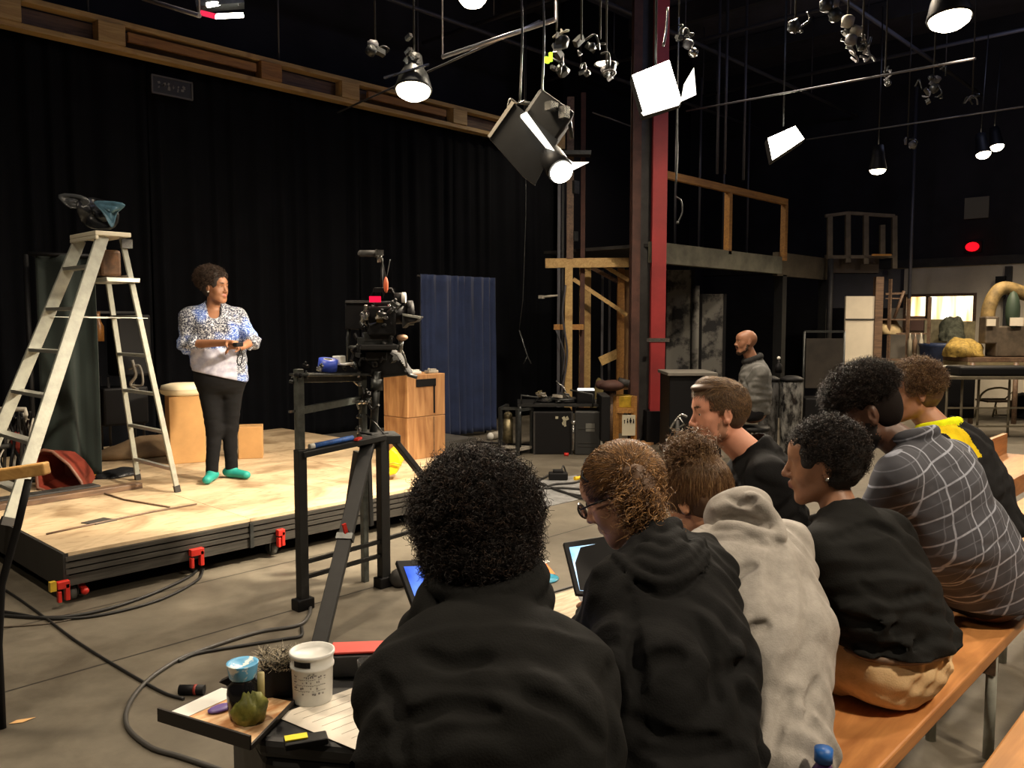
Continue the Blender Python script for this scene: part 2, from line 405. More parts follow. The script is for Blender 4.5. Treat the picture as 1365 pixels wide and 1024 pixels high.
# ================================================================== curtains
def curtain(name, label, cat, x0, x1, Y, z0, z1, m, amp=.05, wl=.17, parent=None, group=None, yend=None, seed=0):
    r = np.random.default_rng(seed); n = int(abs(x1 - x0) / .02) + 2; nz = 26
    u = np.linspace(0, 1, n); L = abs(x1 - x0); s = u * L
    ph = 2 * np.pi * s / wl + 1.6 * np.sin(2 * np.pi * s / (wl * 3.7) + seed) + .9 * np.sin(2 * np.pi * s / (wl * 6.1))
    verts = []
    for k in range(nz + 1):
        v = k / nz; z = z0 + (z1 - z0) * v
        f = amp * (0.55 + .45 * (1 - v)) * (np.sin(ph + .5 * np.sin(3 * v + s)) * .7 + .3 * np.sin(2 * ph + 1 + 2 * v))
        y = Y + ((yend - Y) * u if yend is not None else 0) + f
        verts.append(np.stack([x0 + (x1 - x0) * u, y, np.full(n, z)], 1))
    verts = np.concatenate(verts); idx = np.arange((nz + 1) * n).reshape(nz + 1, n)
    q = np.stack([idx[:-1, :-1], idx[:-1, 1:], idx[1:, 1:], idx[1:, :-1]], -1).reshape(-1, 4)
    o = arr_obj(name, verts, q, m, parent)
    sm = o.modifiers.new('t', 'SOLIDIFY'); sm.thickness = .006
    if label: tag(o, label, cat, group)
    return o
YC = 8.95
RZ0 = at_y(0, 42, YC).z
for i, (a, b, lb) in enumerate(((XL + .3, 3.9, 'behind the step ladder'), (3.92, 6.6, 'behind the standing woman'), (6.62, 8.3, 'behind the film camera'), (8.32, 11.2, 'to the right of the blue curtain'))):
    curtain('stage_curtain', 'tall black stage curtain panel hanging ' + lb, 'curtain', a, b, YC, .03, RZ0 + .05, M_curt, .06, .26, group='black stage curtains', seed=i)
# blue curtain on its own low rail
b0 = at_z(563, 592); b1 = at_z(659, 592)
YBc = 7.85
bx0, bx1 = at_y(560, 470, YBc).x, at_y(659, 470, YBc).x
bz = at_y(610, 368, YBc).z
bc = curtain('blue_curtain', 'short blue pleated curtain hanging in front of the black drapes', 'curtain', bx0, bx1, YBc, .05, bz, M_blue, .075, .15, seed=5)
rl = MB().cyl((bx0 + .02, YBc + .07, bz - .02), (bx1 - .02, YBc + .07, bz - .02), .014, 8)
rl.cyl((bx0 + .15, YBc + .12, 0), (bx0 + .15, YBc + .12, bz - .02), .014, 8); rl.cyl((bx1 - .05, YBc + .12, 0), (bx1 - .05, YBc + .12, bz - .02), .014, 8)
rl.build('curtain_rail', M_dark, bc)
# green curtain leg beside the ladder
gA = at_z(60, 640, .29); gB = at_z(134, 634, .29)
gc = curtain('green_curtain', 'dark green curtain hanging on the stage behind the step ladder', 'curtain', gA.x, gB.x, gA.y, .30, 2.0, M_green, .06, .22, yend=gB.y, seed=9)
MB().cyl((gA.x - .05, gA.y, 2.0), (gB.x + .03, gB.y, 2.0), .015, 8).cyl((gA.x - .04, gA.y + .09, .28), (gA.x - .04, gA.y + .09, 2.0), .02, 8).cyl((gB.x - .2, gB.y + .1, .28), (gB.x - .2, gB.y + .1, 2.0), .02, 8).build('curtain_rail', M_black, gc)

# ================================================================== timber box truss over the curtain
tr = thing('timber_truss', 'long pine box truss running along the top of the black curtains', 'truss', (4, 8.7, RZ0))
TY = 8.72
zt0, zt1 = RZ0, at_y(0, 0, TY).z
hh = at_y(420, 92, TY).z - at_y(420, 140, TY).z
hh = .25; x0t, x1t = -1.5, 9.9
MB().span((x0t, TY, RZ0), (x1t, TY + .14, RZ0 + .05)).build('bottom_rail', M_timber, tr)
MB().span((x0t, TY, RZ0 + hh), (x1t, TY + .14, RZ0 + hh + .05)).build('top_rail', M_timber, tr)
MB().span((x0t, TY + .15, RZ0 + .10), (x1t, TY + .17, RZ0 + .24)).build('rear_plank', M_timber3, tr)
for px in (10, 150, 361, 466, 612):
    X = at_y(px, 100, TY).x
    MB().span((X - .13, TY - .025, RZ0 + .052), (X + .13, TY + .12, RZ0 + hh - .002)).build('block', M_timber2 if px in (361,) else M_timber, tr, bevel=.004)
for a, b in ((155, 358), (480, 606)):
    xa, xb = at_y(a, 100, TY).x + .14, at_y(b, 100, TY).x - .14
    MB().span((xa, TY + .02, RZ0 + .12), (xb, TY + .06, RZ0 + .21)).build('brace', M_timber2, tr)
for k in range(6):
    X = x0t + .6 + k * 2.1
    MB().cyl((X, TY + .1, RZ0 + hh + .05), (X, TY + .1, ZC), .012, 6).build('hanger', M_pipe, tr)
# small framed sign pinned to the curtain
sg = at_y(229, 117, YC - .14)
s = thing('wall_sign', 'small dark framed sign hanging on the black curtain below the truss', 'sign', sg)
MB().box(sg, (.42, .02, .17)).build('sign_panel', mat('sign_dark', (.02, .02, .022), .5), s)
fb = MB()
for dz in (-.088, .088): fb.box(sg + V((0, -.012, dz)), (.44, .02, .016))
for dx in (-.215, .215): fb.box(sg + V((dx, -.012, 0)), (.016, .02, .17))
fb.build('sign_frame', mat('sign_edge', (.09, .085, .08), .5), s)
lt = MB(); r_ = random.Random(4)
for k in range(6):
    x = -.14 + k * .052
    for j in range(3): lt.box(sg + V((x + r_.uniform(-.01, .01), -.013, r_.uniform(-.03, .03))), (r_.uniform(.006, .03), .004, r_.uniform(.006, .03)), Matrix.Rotation(r_.uniform(-.5, .5), 3, 'Y'))
lt.build('lettering', mat('sign_ink', (.20, .19, .17), .6), s)
# ================================================================== stage platform
S = 0.28
stX0, stX1, stY0, stY1 = 1.54, 5.12, 4.70, 8.45
def deckmat():
    m = bpy.data.materials.new('stage_plywood'); MATS['deck'] = m; m.use_nodes = True; nt = m.node_tree; N = nt.nodes; L = nt.links; b = N['Principled BSDF']; b.inputs['Roughness'].default_value = .55
    tc = N.new('ShaderNodeTexCoord'); mp = N.new('ShaderNodeMapping'); mp.inputs['Scale'].default_value = (1, 2.6, 1); L.new(tc.outputs['Object'], mp.inputs[0])
    def noi(s, d, dist, src): 
        n = N.new('ShaderNodeTexNoise'); n.inputs['Scale'].default_value = s; n.inputs['Detail'].default_value = d; n.inputs['Distortion'].default_value = dist; L.new(src, n.inputs['Vector']); return n.outputs['Fac']
    def ramp(f, p0, c0, p1, c1):
        r = N.new('ShaderNodeValToRGB'); e = r.color_ramp.elements; e[0].position = p0; e[0].color = (*c0, 1); e[1].position = p1; e[1].color = (*c1, 1); L.new(f, r.inputs[0]); return r.outputs[0]
    a = ramp(noi(1.4, 7, .6, mp.outputs[0]), .3, (.42, .31, .19), .65, (.66, .52, .34))
    s1 = ramp(noi(1.1, 6, 1.5, tc.outputs['Object']), .36, (.40, .33, .26), .49, (1, 1, 1))
    s2 = ramp(noi(11, 7, .4, mp.outputs[0]), .30, (.62, .56, .5), .46, (1, 1, 1))
    mx = N.new('ShaderNodeMixRGB'); mx.blend_type = 'MULTIPLY'; mx.inputs[0].default_value = .85; L.new(a, mx.inputs[1]); L.new(s1, mx.inputs[2])
    m2 = N.new('ShaderNodeMixRGB'); m2.blend_type = 'MULTIPLY'; m2.inputs[0].default_value = .8; L.new(mx.outputs[0], m2.inputs[1]); L.new(s2, m2.inputs[2])
    L.new(m2.outputs[0], b.inputs['Base Color']); return m
M_deck = deckmat()
st = thing('stage_platform', 'low rolling stage platform with worn plywood top and black edges', 'stage', ((stX0 + stX1) / 2, (stY0 + stY1) / 2, 0))
nb = 3; xs = [stX0, (stX0 + stX1) / 2 - .72, (stX0 + stX1) / 2 + .75, stX1]
for i in range(3):
    for (ya, yb) in ((stY0, 6.55), (6.555, stY1)):
        MB().span((xs[i] + .002, ya, S - .02), (xs[i + 1] - .002, yb, S)).build('deck_panel', M_deck, st)
M_edge = mat('platform_edge_steel', (.075, .07, .062), .5, .3, noise=.5, nscale=18, stretch=(.3, 1, 6))
for z0, z1, off in ((.235, .258, .0), (.198, .226, .004), (.165, .190, .0), (.10, .155, .008)):
    MB().span((stX0, stY0 - .012 + off, z0), (stX1, stY0 + .03, z1)).build('edge_rail', M_edge, st)
MB().span((stX0 + .02, stY0 + .02, .10), (stX1 - .02, stY1 - .02, S - .021)).build('frame', M_black, st)
MB().span((stX0 - .012, stY0 - .005, .08), (stX0 + .015, stY1, S - .003)).build('end_panel', mat('end_board', (.022, .021, .02), .6, noise=.3, nscale=5), st)
MB().span((stX1 - .015, stY0, .10), (stX1 + .01, stY1, S - .003)).build('end_panel', M_dark, st)
for X in xs[1:3]: MB().span((X - .012, stY0 - .02, .10), (X + .012, stY0 + .01, S - .022)).build('joint_plate', M_gun, st)
def caster(X, Y, red=True):
    c = thing('c', None, None) if False else None
    b = MB().span((X - .03, Y - .035, .095), (X + .03, Y + .035, .11)).span((X - .03, Y - .03, .03), (X - .024, Y + .03, .10)).span((X + .024, Y - .03, .03), (X + .03, Y + .03, .10)).build('caster', M_gun, st)
    MB().cyl((X - .018, Y, .04), (X + .018, Y, .04), .04, 18).build('wheel', mat('wheel_grey', (.12, .12, .11), .6), b)
    if red: MB().bar((X + .05, Y - .06, .05), (X + .04, Y, .10), .03, .015).ball((X + .05, Y - .06, .05), .022).build('brake', M_redp, b)
for X in (stX0 + .05, 2.8, 4.2, stX1 - .12):
    for Y in (stY0 + .08, 6.5, stY1 - .1): caster(X, Y, Y < 5 and X < 2)
def clamp(px, py, wid, lab):
    c = at_y(px, py, stY0 - .03); 
    wid *= .8; t = MB().box(c + V((0, 0, .01)), (wid, .035, .04)).box(c + V((-wid / 2 + .01, 0, -.05)), (.018, .03, .06)).box(c + V((wid / 2 - .012, 0, -.03)), (.022, .035, .09)).build('clamp', M_redp, st, bevel=.003)
clamp(84, 782, .075, ''); clamp(262, 738, .10, ''); clamp(374, 712, .06, '')
MB().box(at_y(70, 782, stY0 - .035), (.03, .03, .05)).build('tape_tab', M_yel2, st)
# dark hatch patch lying flush on the deck
h = [at_z(x, y, S) for x, y in ((108, 698), (138, 691), (156, 694), (128, 700))]
o = MB().prism(h, (0, 0, 0), (0, 0, .006)).build('floor_plate', mat('dark_plate', (.05, .045, .04), .6)); tag(o, 'small dark metal plate lying flat near the front of the stage', 'plate')
# thin strips / cables lying on deck
for pts, lb in ((((62, 712), (118, 700), (200, 683), (262, 672)), 'thin brown batten lying on the stage in front of the ladder'), (((130, 655), (165, 666), (226, 676)), 'thin dark strip lying on the stage beside the ladder foot')):
    o = MB().tube([at_z(x, y, S + .006) for x, y in pts], .006, 6).build('batten', M_timber3); tag(o, lb, 'batten')
# stacked dark planks on deck, left
pk = MB(); a = at_z(-40, 685, S); b = at_z(186, 650, S)
o = MB().bar(a + V((0, 0, .02)), b + V((0, 0, .02)), .10, .04).build('plank', M_timber3, bevel=.004); tag(o, 'dark weathered plank lying on the stage at the ladder foot', 'plank')
a2 = a + V((0, .13, .02)); b2 = b + V((-.25, .13, .02))
o = MB().bar(a2, b2, .12, .05).build('plank', M_dark, bevel=.004); tag(o, 'charcoal plank lying behind the dark weathered plank on the stage', 'plank')
# ================================================================== red scoop (wheelbarrow-like tray) leaning at left
rc = at_z(82, 655, S)
o = thing('red_tray', 'battered red barrow tray lying on its side at the left of the stage', 'tray', rc)
u = (at_z(115, 655, S) - at_z(45, 655, S)).normalized()
pr = [at_d(x, y, 6.0) for x, y in ((46, 606), (58, 600), (70, 602), (92, 620), (108, 642), (114, 656), (70, 658), (50, 650))]
back = V((.25, .25, 0))
sh = MB(); n = len(pr)
cen = sum(pr, V((0, 0, 0))) / n + back
vs = pr + [p.lerp(cen, .35) + back * .5 for p in pr]
sh.add(vs, [(i, (i + 1) % n, n + (i + 1) % n, n + i) for i in range(n)] + [tuple(range(n, 2 * n))], 0, False)
sh.build('tray_shell', mat('red_tray_paint', (.23, .035, .02), .5, noise=.4, nscale=6), o, solid=.008)
MB().tube([p for p in pr] + [pr[0]], .012, 8).build('rim', mat('tray_rim', (.16, .07, .045), .5), o)
# tangled rack with plastic wrap at far left edge
tg = at_z(15, 655, S); o = thing('salvage_rack', 'low metal rack tangled with wires and clear plastic at the left edge', 'rack', tg)
d0 = 6.2
q = lambda x, y, dd=0: at_d(x, y, d0 + dd)
MB().tube([q(-60, 545), q(34, 546), q(36, 560)], .018, 8).build('top_rail', M_grime, o)
for x in (-25, 4, 26): MB().tube([q(x, 548), q(x + 3, 590), q(x + 1, 648)], .012, 6).build('upright', M_dark, o)
r_ = random.Random(3)
for k in range(14):
    x = r_.uniform(0, 46); p0 = q(x, r_.uniform(548, 560), r_.uniform(-.1, .2))
    MB().tube(bez([p0, q(x + r_.uniform(-14, 12), 585, r_.uniform(-.1, .2)), q(x + r_.uniform(-14, 14), 615, r_.uniform(-.1, .2)), q(x + r_.uniform(-8, 8), 645, .05)], 5), r_.uniform(.004, .013), 5).build('wire', M_grime if k % 3 == 0 else M_black, o)
MB().tube([q(-30, 640), q(60, 640)], .02, 8).tube([q(-40, 600), q(14, 594)], .02, 8).build('lower_rail', M_dark, o)
MB().ball(q(24, 590, .1), (.05, .05, .09)).build('red_lamp', mat('dull_red', (.25, .03, .02), .4), o)
# ================================================================== near wooden hand rail at left with black strut
da = 3.0; o = thing('hand_rail', 'square pine hand rail entering from the left edge on a black strut', 'rail', at_d(-40, 640, da))
MB().bar(at_d(-260, 672, da), at_d(63, 624, da), .045, .045).build('rail', wood('rail_pine', (.72, .42, .14), (.5, .27, .08), scale=(1, 10, 10)), o, bevel=.006)
p1 = at_d(38, 640, da); MB().tube([p1, at_d(24, 700, da), at_d(2, 780, da), at_d(-2, 860, da), V((at_d(-2, 860, da).x, at_d(-2, 860, da).y, 0))], .014, 8).build('strut', M_black, o)
p2 = at_d(-200, 655, da); MB().cyl(p2, (p2.x, p2.y, 0), .02).build('strut', M_black, o)
# ================================================================== step ladder
lad = thing('step_ladder', 'tall pale A-frame step ladder with a blue and black bag on top', 'ladder', (2.2, 6.0, S))
def pair(xf, y0f, y1f, xt, y0t, y1t, zt_, w, h, nr, rz, mr, nm, z_first):
    L0, L1 = V((xf, y0f, S)), V((xt, y0t, zt_)); R0, R1 = V((xf, y1f, S)), V((xt, y1t, zt_))
    rails = []
    for A, B in ((L0, L1), (R0, R1)):
        r = MB().bar(A, B, w, h, up=(0, 1, 0)).build(nm, M_alu, lad, bevel=.003)
        MB().bar(A, A + (B - A).normalized() * .05, w * 1.15, h * 1.3, up=(0, 1, 0)).build('rubber_foot', M_dark, r)
    for k in range(nr):
        z = z_first + k * rz; t = (z - S) / (zt_ - S)
        if t > .97: break
        a = L0.lerp(L1, t); b = R0.lerp(R1, t)
        MB().bar(a, b, mr, .022).build('rung', M_rung, lad)
LF1 = at_z(238, 656, S); LF2 = at_z(183, 640, S)
xb = (LF1.x + LF2.x) / 2
LX = 2.27; LZ = at_d(133, 312, 5.76).z
pair(xb, LF1.y, LF2.y, LX + .075, 5.83, 6.17, LZ - .03, .035, .022, 7, .27, .03, 'rear_rail', S + .17)
pair(1.52, 5.58, 6.42, LX - .06, 5.80, 6.20, LZ - .03, .078, .026, 7, .275, .075, 'front_rail', S + .2)
MB().span((LX - .12, 5.76, LZ - .03), (LX + .11, 6.22, LZ)).span((LX - .12, 5.76, LZ - .055), (LX - .10, 6.22, LZ - .03)).build('top_cap', mat('ladder_cap', (.62, .58, .46), .5), lad, bevel=.005)
MB().span((LX - .06, 5.76, LZ - .33), (LX + .16, 6.16, LZ - .30)).build('pail_shelf', M_rung, lad, bevel=.004)
for y in (5.76, 6.22): MB().bar((LX - .24, y, LZ - .56), (LX + .20, y, LZ - .57), .012, .004).build('spreader', M_rung, lad)
MB().box((LX + .1, 5.82, LZ - .07), (.07, .03, .06)).build('hinge', M_chrome, lad)
MB().box((LX + .02, 5.98, LZ - .2), (.14, .2, .18)).build('tool_pouch', mat('brown_leather', (.16, .075, .03), .6, noise=.5, nscale=20), lad, bevel=.02)
# bag on top
bg = thing('plastic_bag', 'crumpled blue and black plastic bag sitting on top of the step ladder', 'bag', (LX, 6, LZ))
def sheet(px, dep, m, nm, par, bulge=.05, thick=.004, seed=0):
    """an irregular crumpled sheet: outline given as points, with a raised crumpled centre"""
    r = random.Random(seed); pts = [at_d(x, y, dep + r.uniform(-bulge, bulge)) for x, y in px]; n = len(pts); c = sum(pts, V((0, 0, 0))) / n
    vs = []; fs = []; rings = 5
    for k in range(rings):
        t = k / rings
        for i, p in enumerate(pts):
            q_ = p.lerp(c, t); vs.append(q_ + VV * (r.uniform(-1, 1) * bulge * (.3 + t)) + V((0, 0, r.uniform(-.004, .004))))
    vs.append(c)
    for k in range(rings - 1):
        for i in range(n): fs.append((k * n + i, k * n + (i + 1) % n, (k + 1) * n + (i + 1) % n, (k + 1) * n + i))
    for i in range(n): fs.append(((rings - 1) * n + i, (rings - 1) * n + (i + 1) % n, rings * n))
    return MB().add(vs, fs, 0, True).build(nm, m, par, solid=thick, sub=1)
M_bagk = mat('black_polythene', (.012, .013, .015), .25, bump=.6, bscale=30)
M_bagb = mat('blue_polythene', (.11, .24, .34), .35, noise=.5, nscale=12, bump=.4, bscale=25)
sheet(((100, 268), (122, 263), (140, 268), (158, 272), (157, 300), (150, 308), (120, 306), (108, 296), (104, 282)), 5.75, M_bagk, 'bag_body', bg, .09, .02, 1)
sheet(((118, 267), (140, 268), (168, 270), (167, 277), (155, 282), (153, 296), (151, 306), (146, 300), (136, 280)), 5.6, M_bagb, 'bag_flap', bg, .03, .006, 2)
sheet(((71, 257), (100, 259), (116, 263), (124, 272), (108, 276), (94, 280), (82, 270)), 5.7, mat('grey_polythene', (.06, .065, .07), .3, bump=.6, bscale=30), 'bag_tail', bg, .03, .006, 3)
# gear seen behind the ladder: black speaker stand clutter
o = thing('gear_trolley', 'dark gear trolley with an amber bottle on it behind the ladder', 'trolley', at_z(165, 615, S))
g = lambda x, y, dd=0: at_d(x, y, 7.6 + dd)
MB().box(g(172, 460), (.30, .26, .55)).build('body', M_black, o, bevel=.02)
MB().box(g(160, 540), (.4, .3, .34)).build('lower_case', M_black, o, bevel=.02)
MB().span(g(140, 415) - V((.2, .1, .02)), g(140, 415) + V((.25, .1, 0))).build('shelf', M_dark, o)
MB().lathe([(.0, 0), (.05, .0), (.05, .13), (.03, .17), (.022, .2), (.022, .26), (0, .26)], g(131, 455, -.2), 14).build('bottle', mat('amber_bottle', (.28, .12, .03), .3, noise=.6, nscale=25), o)
MB().tube(bez([g(176, 480, -.3), g(181, 500, -.3), g(174, 512, -.3), g(184, 520, -.3)], 6), .014, 6).tube(bez([g(172, 492, -.3), g(186, 488, -.3), g(190, 512, -.3), g(176, 514, -.3)], 6), .01, 6).build('cable_coil', M_grime, o)
for dx in (-.15, .15):
    for dy in (-.1, .1):
        c = at_z(165, 606, S) + V((dx, dy, .0)); MB().cyl(c, (c.x, c.y, 1.0), .012, 8).build('leg', M_dark, o)
# tan cloth heap at the stage back and dark bin bag
def heap(name, c, r, m, label, cat, seed=0, n=28, amp=.25, parent=None):
    rr = np.random.default_rng(seed); k = rr.normal(size=(9, 3)) * 2.2; ph = rr.uniform(0, 6, 9)
    b = MB(); b.ball((0, 0, 0), 1.0, 0, n); vs = []
    for p in b.v:
        d = np.array(p); f = 1 + amp * sum(math.sin(float(k[j] @ d) * (1 + j * .25) + ph[j]) / (1 + .4 * j) for j in range(9)) / 3
        z = max(p.z, -.15)
        vs.append(V(c) + V((p.x * r[0] * f, p.y * r[1] * f, (z + .15) * r[2] * f)))
    b.v = vs; o = b.build(name, m, parent)
    if label: tag(o, label, cat)
    return o
heap('cloth_heap', at_z(200, 606, S), (.42, .22, .14), mat('tan_cloth', (.30, .2, .11), .9, noise=.3, nscale=6), 'tan cloth heap crumpled on the stage behind the ladder', 'cloth', 4)
heap('bin_bag', at_z(158, 634, S), (.19, .11, .05), M_bagk, 'small flat black plastic bag lying on the stage by the green curtain', 'bag', 5)
o = MB().ball(at_z(126, 634, S) + V((0, 0, .02)), (.03, .02, .02)).build('yellow_plug', M_yel); tag(o, 'tiny yellow plug lying beside the green curtain hem', 'plug')
# ================================================================== boxes behind the woman
def face_box(name, px0, px1, pyb, pyt, z, depY, m, label, cat, rot=0.0, wd=.3, flaps=False, xw=None):
    a = at_z(px0, pyb, z); dep = V(a).dot(VV); b = at_d(px1, pyb, dep); wid = (b - a).length if xw is None else xw
    hgt = (pyb - pyt) * dep / FPX; c = (a + b) / 2 + VV * wd * .35; R = Matrix.Rotation(rot, 3, 'Z'); X = R @ RR
    t = thing(name, label, cat, (c.x, c.y, z), math.atan2(X.y, X.x))
    MB().box((0, 0, hgt / 2), (wid, wd, hgt)).build('body', m, t, world=False, bevel=.006)
    return t, hgt, wid, c
t, hg, wi, c = face_box('cardboard_box', 214, 270, 617, 527, S, 0, M_card, 'tall open cardboard box standing behind the woman with a white cushion on it', 'box', .5, .3, xw=.29)
MB().box((0, .152, hg / 2), (.05, .002, hg)).box((.147, 0, hg / 2), (.002, .05, hg)).build('packing_tape', mat('tape_tan', (.42, .26, .11), .4), t, world=False)
cu = thing('cushion', 'round white cushion resting on the tall cardboard box', 'cushion', (c.x, c.y, S + hg), .5)
prof = [(0, 0), (.15, 0), (.19, .02), (.20, .055), (.185, .09), (.12, .105), (0, .11)]
MB().lathe(prof, (0, 0, 0), 28).build('pad', mat('cream_cloth', (.78, .68, .48), .9, bump=.3, bscale=14), cu, world=False)
MB().lathe([(.196, .05), (.206, .055), (.196, .062)], (0, 0, 0), 28, cap=False).build('piping', mat('cream_piping', (.6, .5, .33), .8), cu, world=False)
t, hg, wi, c = face_box('cardboard_box', 316, 347, 611, 568, S, 0, M_card, 'small cardboard box on the stage behind the woman legs', 'box', .25, .22)
MB().box((0, 0, hg + .001), (wi * .98, .05, .002)).build('packing_tape', mat('tape_tan', (.42, .26, .11), .4), t, world=False)
# ================================================================== two plywood crates
cx0, cx1, cy0, cy1 = 4.66, 5.10, 5.66, 5.99
ct = at_y(541, 500, cy0).z; chh = (ct - S) / 2
for i, lb in enumerate(('plywood crate standing on the stage, lower one of two', 'plywood crate with a dark slot, stacked on the other crate')):
    z0 = S + i * chh
    t = thing('plywood_crate', lb, 'crate', ((cx0 + cx1) / 2, (cy0 + cy1) / 2, z0), 0)
    MB().span((cx0, cy0, z0), (cx1, cy1, z0 + chh - .004)).build('body', M_crate, t, bevel=.004)
    if i:
        MB().span((cx0 + .10, cy0 - .004, z0 + chh * .70), (cx0 + .33, cy0 + .002, z0 + chh * .88)).span((cx0 + .30, cy0 - .004, z0 + .02), (cx0 + .318, cy0 + .002, z0 + chh * .72)).build('slot', M_black, t)
    else: MB().span((cx0 + .30, cy0 - .003, z0), (cx0 + .308, cy0 + .002, z0 + chh - .01)).build('seam', M_timber3, t)
for px, py, lb in ((545, 498, 'silver clip pack lying on the crate top, nearer its left corner'), (576, 498, 'tan and silver clip pack lying on the crate top, nearer its right corner')):
    c = at_z(px, py, ct)
    c = V((4.80 if px < 560 else 5.0, cy0 + .07, ct))
    o = MB().box(c + V((0, 0, .012)), (.11, .07, .024)).box(c + V((.01, 0, .03)), (.07, .04, .014)).ball(c + V((-.03, 0, .03)), .014).build('clip_pack', M_white if px < 560 else M_grime, bevel=.004); tag(o, lb, 'clip pack')
# yellow case
c = at_z(524, 632, S)
t = thing('yellow_case', 'bright yellow hard case leaning on the stage beside the crates', 'case', c)
pr = [at_d(x, y, 6.35) for x, y in ((514, 606), (522, 598), (530, 604), (536, 616), (528, 632), (514, 636))]
MB().prism(pr, (0, 0, 0), VV * .16).build('shell', M_yel, t, bevel=.012)
MB().tube([at_d(512, 622, 6.33), at_d(524, 617, 6.33), at_d(535, 620, 6.33)], .006).build('seam', mat('yellow_dark', (.45, .27, .01), .5), t)
# dark second platform lying behind by the curtain
a, b = at_z(368, 596, 0.05), at_z(520, 590, 0.05)
o = MB().span((5.3, 6.9, 0), (6.7, 8.4, .16)).build('spare_platform', mat('spare_deck', (.10, .095, .085), .6, noise=.4, nscale=5)); tag(o, 'low dark spare platform lying by the black curtain behind the crates', 'platform')
# ================================================================== camera cart frame
dL = at_z(404, 812, 0); dep = dL.dot(VV)
o = thing('equipment_frame', 'tall black steel equipment frame with shelves beside the film camera', 'frame', dL)
zt = at_d(404, 492, dep).z
A = V((dL.x, dL.y, 0)); B = at_z(512, 782, 0); Bd = B.dot(VV)
C = at_d(483, 492, 4.75); C0 = V((C.x, C.y, 0))
MB().bar(A, (A.x, A.y, .84), .05, .05, up=(0, 1, 0)).build('post', M_blackm, o, bevel=.004)
MB().bar((A.x, A.y, .84), (A.x, A.y, zt), .04, .04, up=(0, 1, 0)).build('post', M_post, o, bevel=.004)
MB().bar(C0, (C.x, C.y, C.z), .035, .035, up=(0, 1, 0)).build('post', M_post, o, bevel=.004)
MB().bar(B, (B.x, B.y, .86), .06, .05, up=(0, 1, 0)).build('post', M_blackm, o, bevel=.004)
for X in (A, B):
    MB().box(X + V((0, 0, .03)), (.10, .07, .06)).build('foot', M_black, o, bevel=.006)
o2 = MB().ball(B + RR * .09 + V((0, 0, .05)), (.06, .06, .055)); o2.build('caster', M_dark, o)
def lvl(p, z): return V((p.x, p.y, z))
MB().bar(lvl(A, zt - .03), lvl(C, C.z - .03), .13, .012).bar(lvl(A, zt - .045), lvl(C, C.z - .045), .02, .05).build('top_shelf', M_gun, o, bevel=.003)
zb = at_d(404, 548, dep).z; MB().bar(lvl(A, zb), lvl(C, zb + .02), .03, .035).build('cross_bar', M_post, o)
MB().bar(lvl(A, zb) + V((-.06, -.0, -.0)), lvl(C, zb + .02) + V((.07, .0, .0)), .012, .012).build('rod', M_chrome, o)
zc = at_d(404, 606, dep).z; MB().bar(lvl(A, zc), lvl(B, zc + .04), .08, .03).build('lower_shelf', M_blackm, o, bevel=.003)
for z in (.245, .165): MB().bar(lvl(A, z), lvl(B, z + .02), .02, .02).build('stretcher', M_blackm, o)
MB().bar(lvl(B, .27), lvl(B, .30) + RR * .35 + VV * .35, .02, .02).build('stretcher', M_blackm, o)
# clutter fixed on the frame: clamps, knobs
r_ = random.Random(5)
def greeble(cx, cy, dd, n, sp, par, nm='clamp', sz=.03, ms=None, seed=0):
    r = random.Random(seed); ms = ms or [M_black, M_gun, M_chrome]
    for k in range(n):
        c = at_d(cx + r.uniform(-sp[0], sp[0]), cy + r.uniform(-sp[1], sp[1]), dd + r.uniform(-.06, .06)); m = r.choice(ms)
        R = Matrix.Rotation(r.uniform(0, 3), 3, 'X') @ Matrix.Rotation(r.uniform(0, 3), 3, 'Z'); s = sz * r.uniform(.6, 1.4); b = MB()
        if r.random() < .5: b.box(c, (s, s * 1.6, s * .7), R); b.box(c + V((0, 0, s * .6)), (s * .5, s * .5, s * .8), R)
        else:
            d = R @ V((0, 0, 1)); b.cyl(c - d * s * .7, c + d * s * .7, s * .45, 12).cyl(c + d * s * .7, c + d * s * 1.1, s * .2, 8)
        b.build(nm, m, par, bevel=.002)
greeble(401, 504, dep - .03, 5, (16, 6), o, seed=1, sz=.022); greeble(482, 510, 4.72, 6, (8, 18), o, seed=2, sz=.024); greeble(488, 535, 4.72, 7, (12, 12), o, seed=3, sz=.028); greeble(415, 490, dep, 4, (14, 3), o, seed=4, sz=.02); greeble(465, 486, 4.7, 5, (16, 3), o, seed=6, sz=.024); greeble(482, 565, 4.75, 4, (6, 10), o, seed=8, sz=.02)
MB().tube(bez([at_d(482, 515, 4.7), at_d(487, 530, 4.68), at_d(496, 545, 4.68), at_d(505, 540, 4.66)], 5), .008, 6).tube([at_d(488, 552, 4.7), at_d(502, 566, 4.7), at_d(514, 582, 4.68)], .004, 5).build('cable', M_rubber, o)
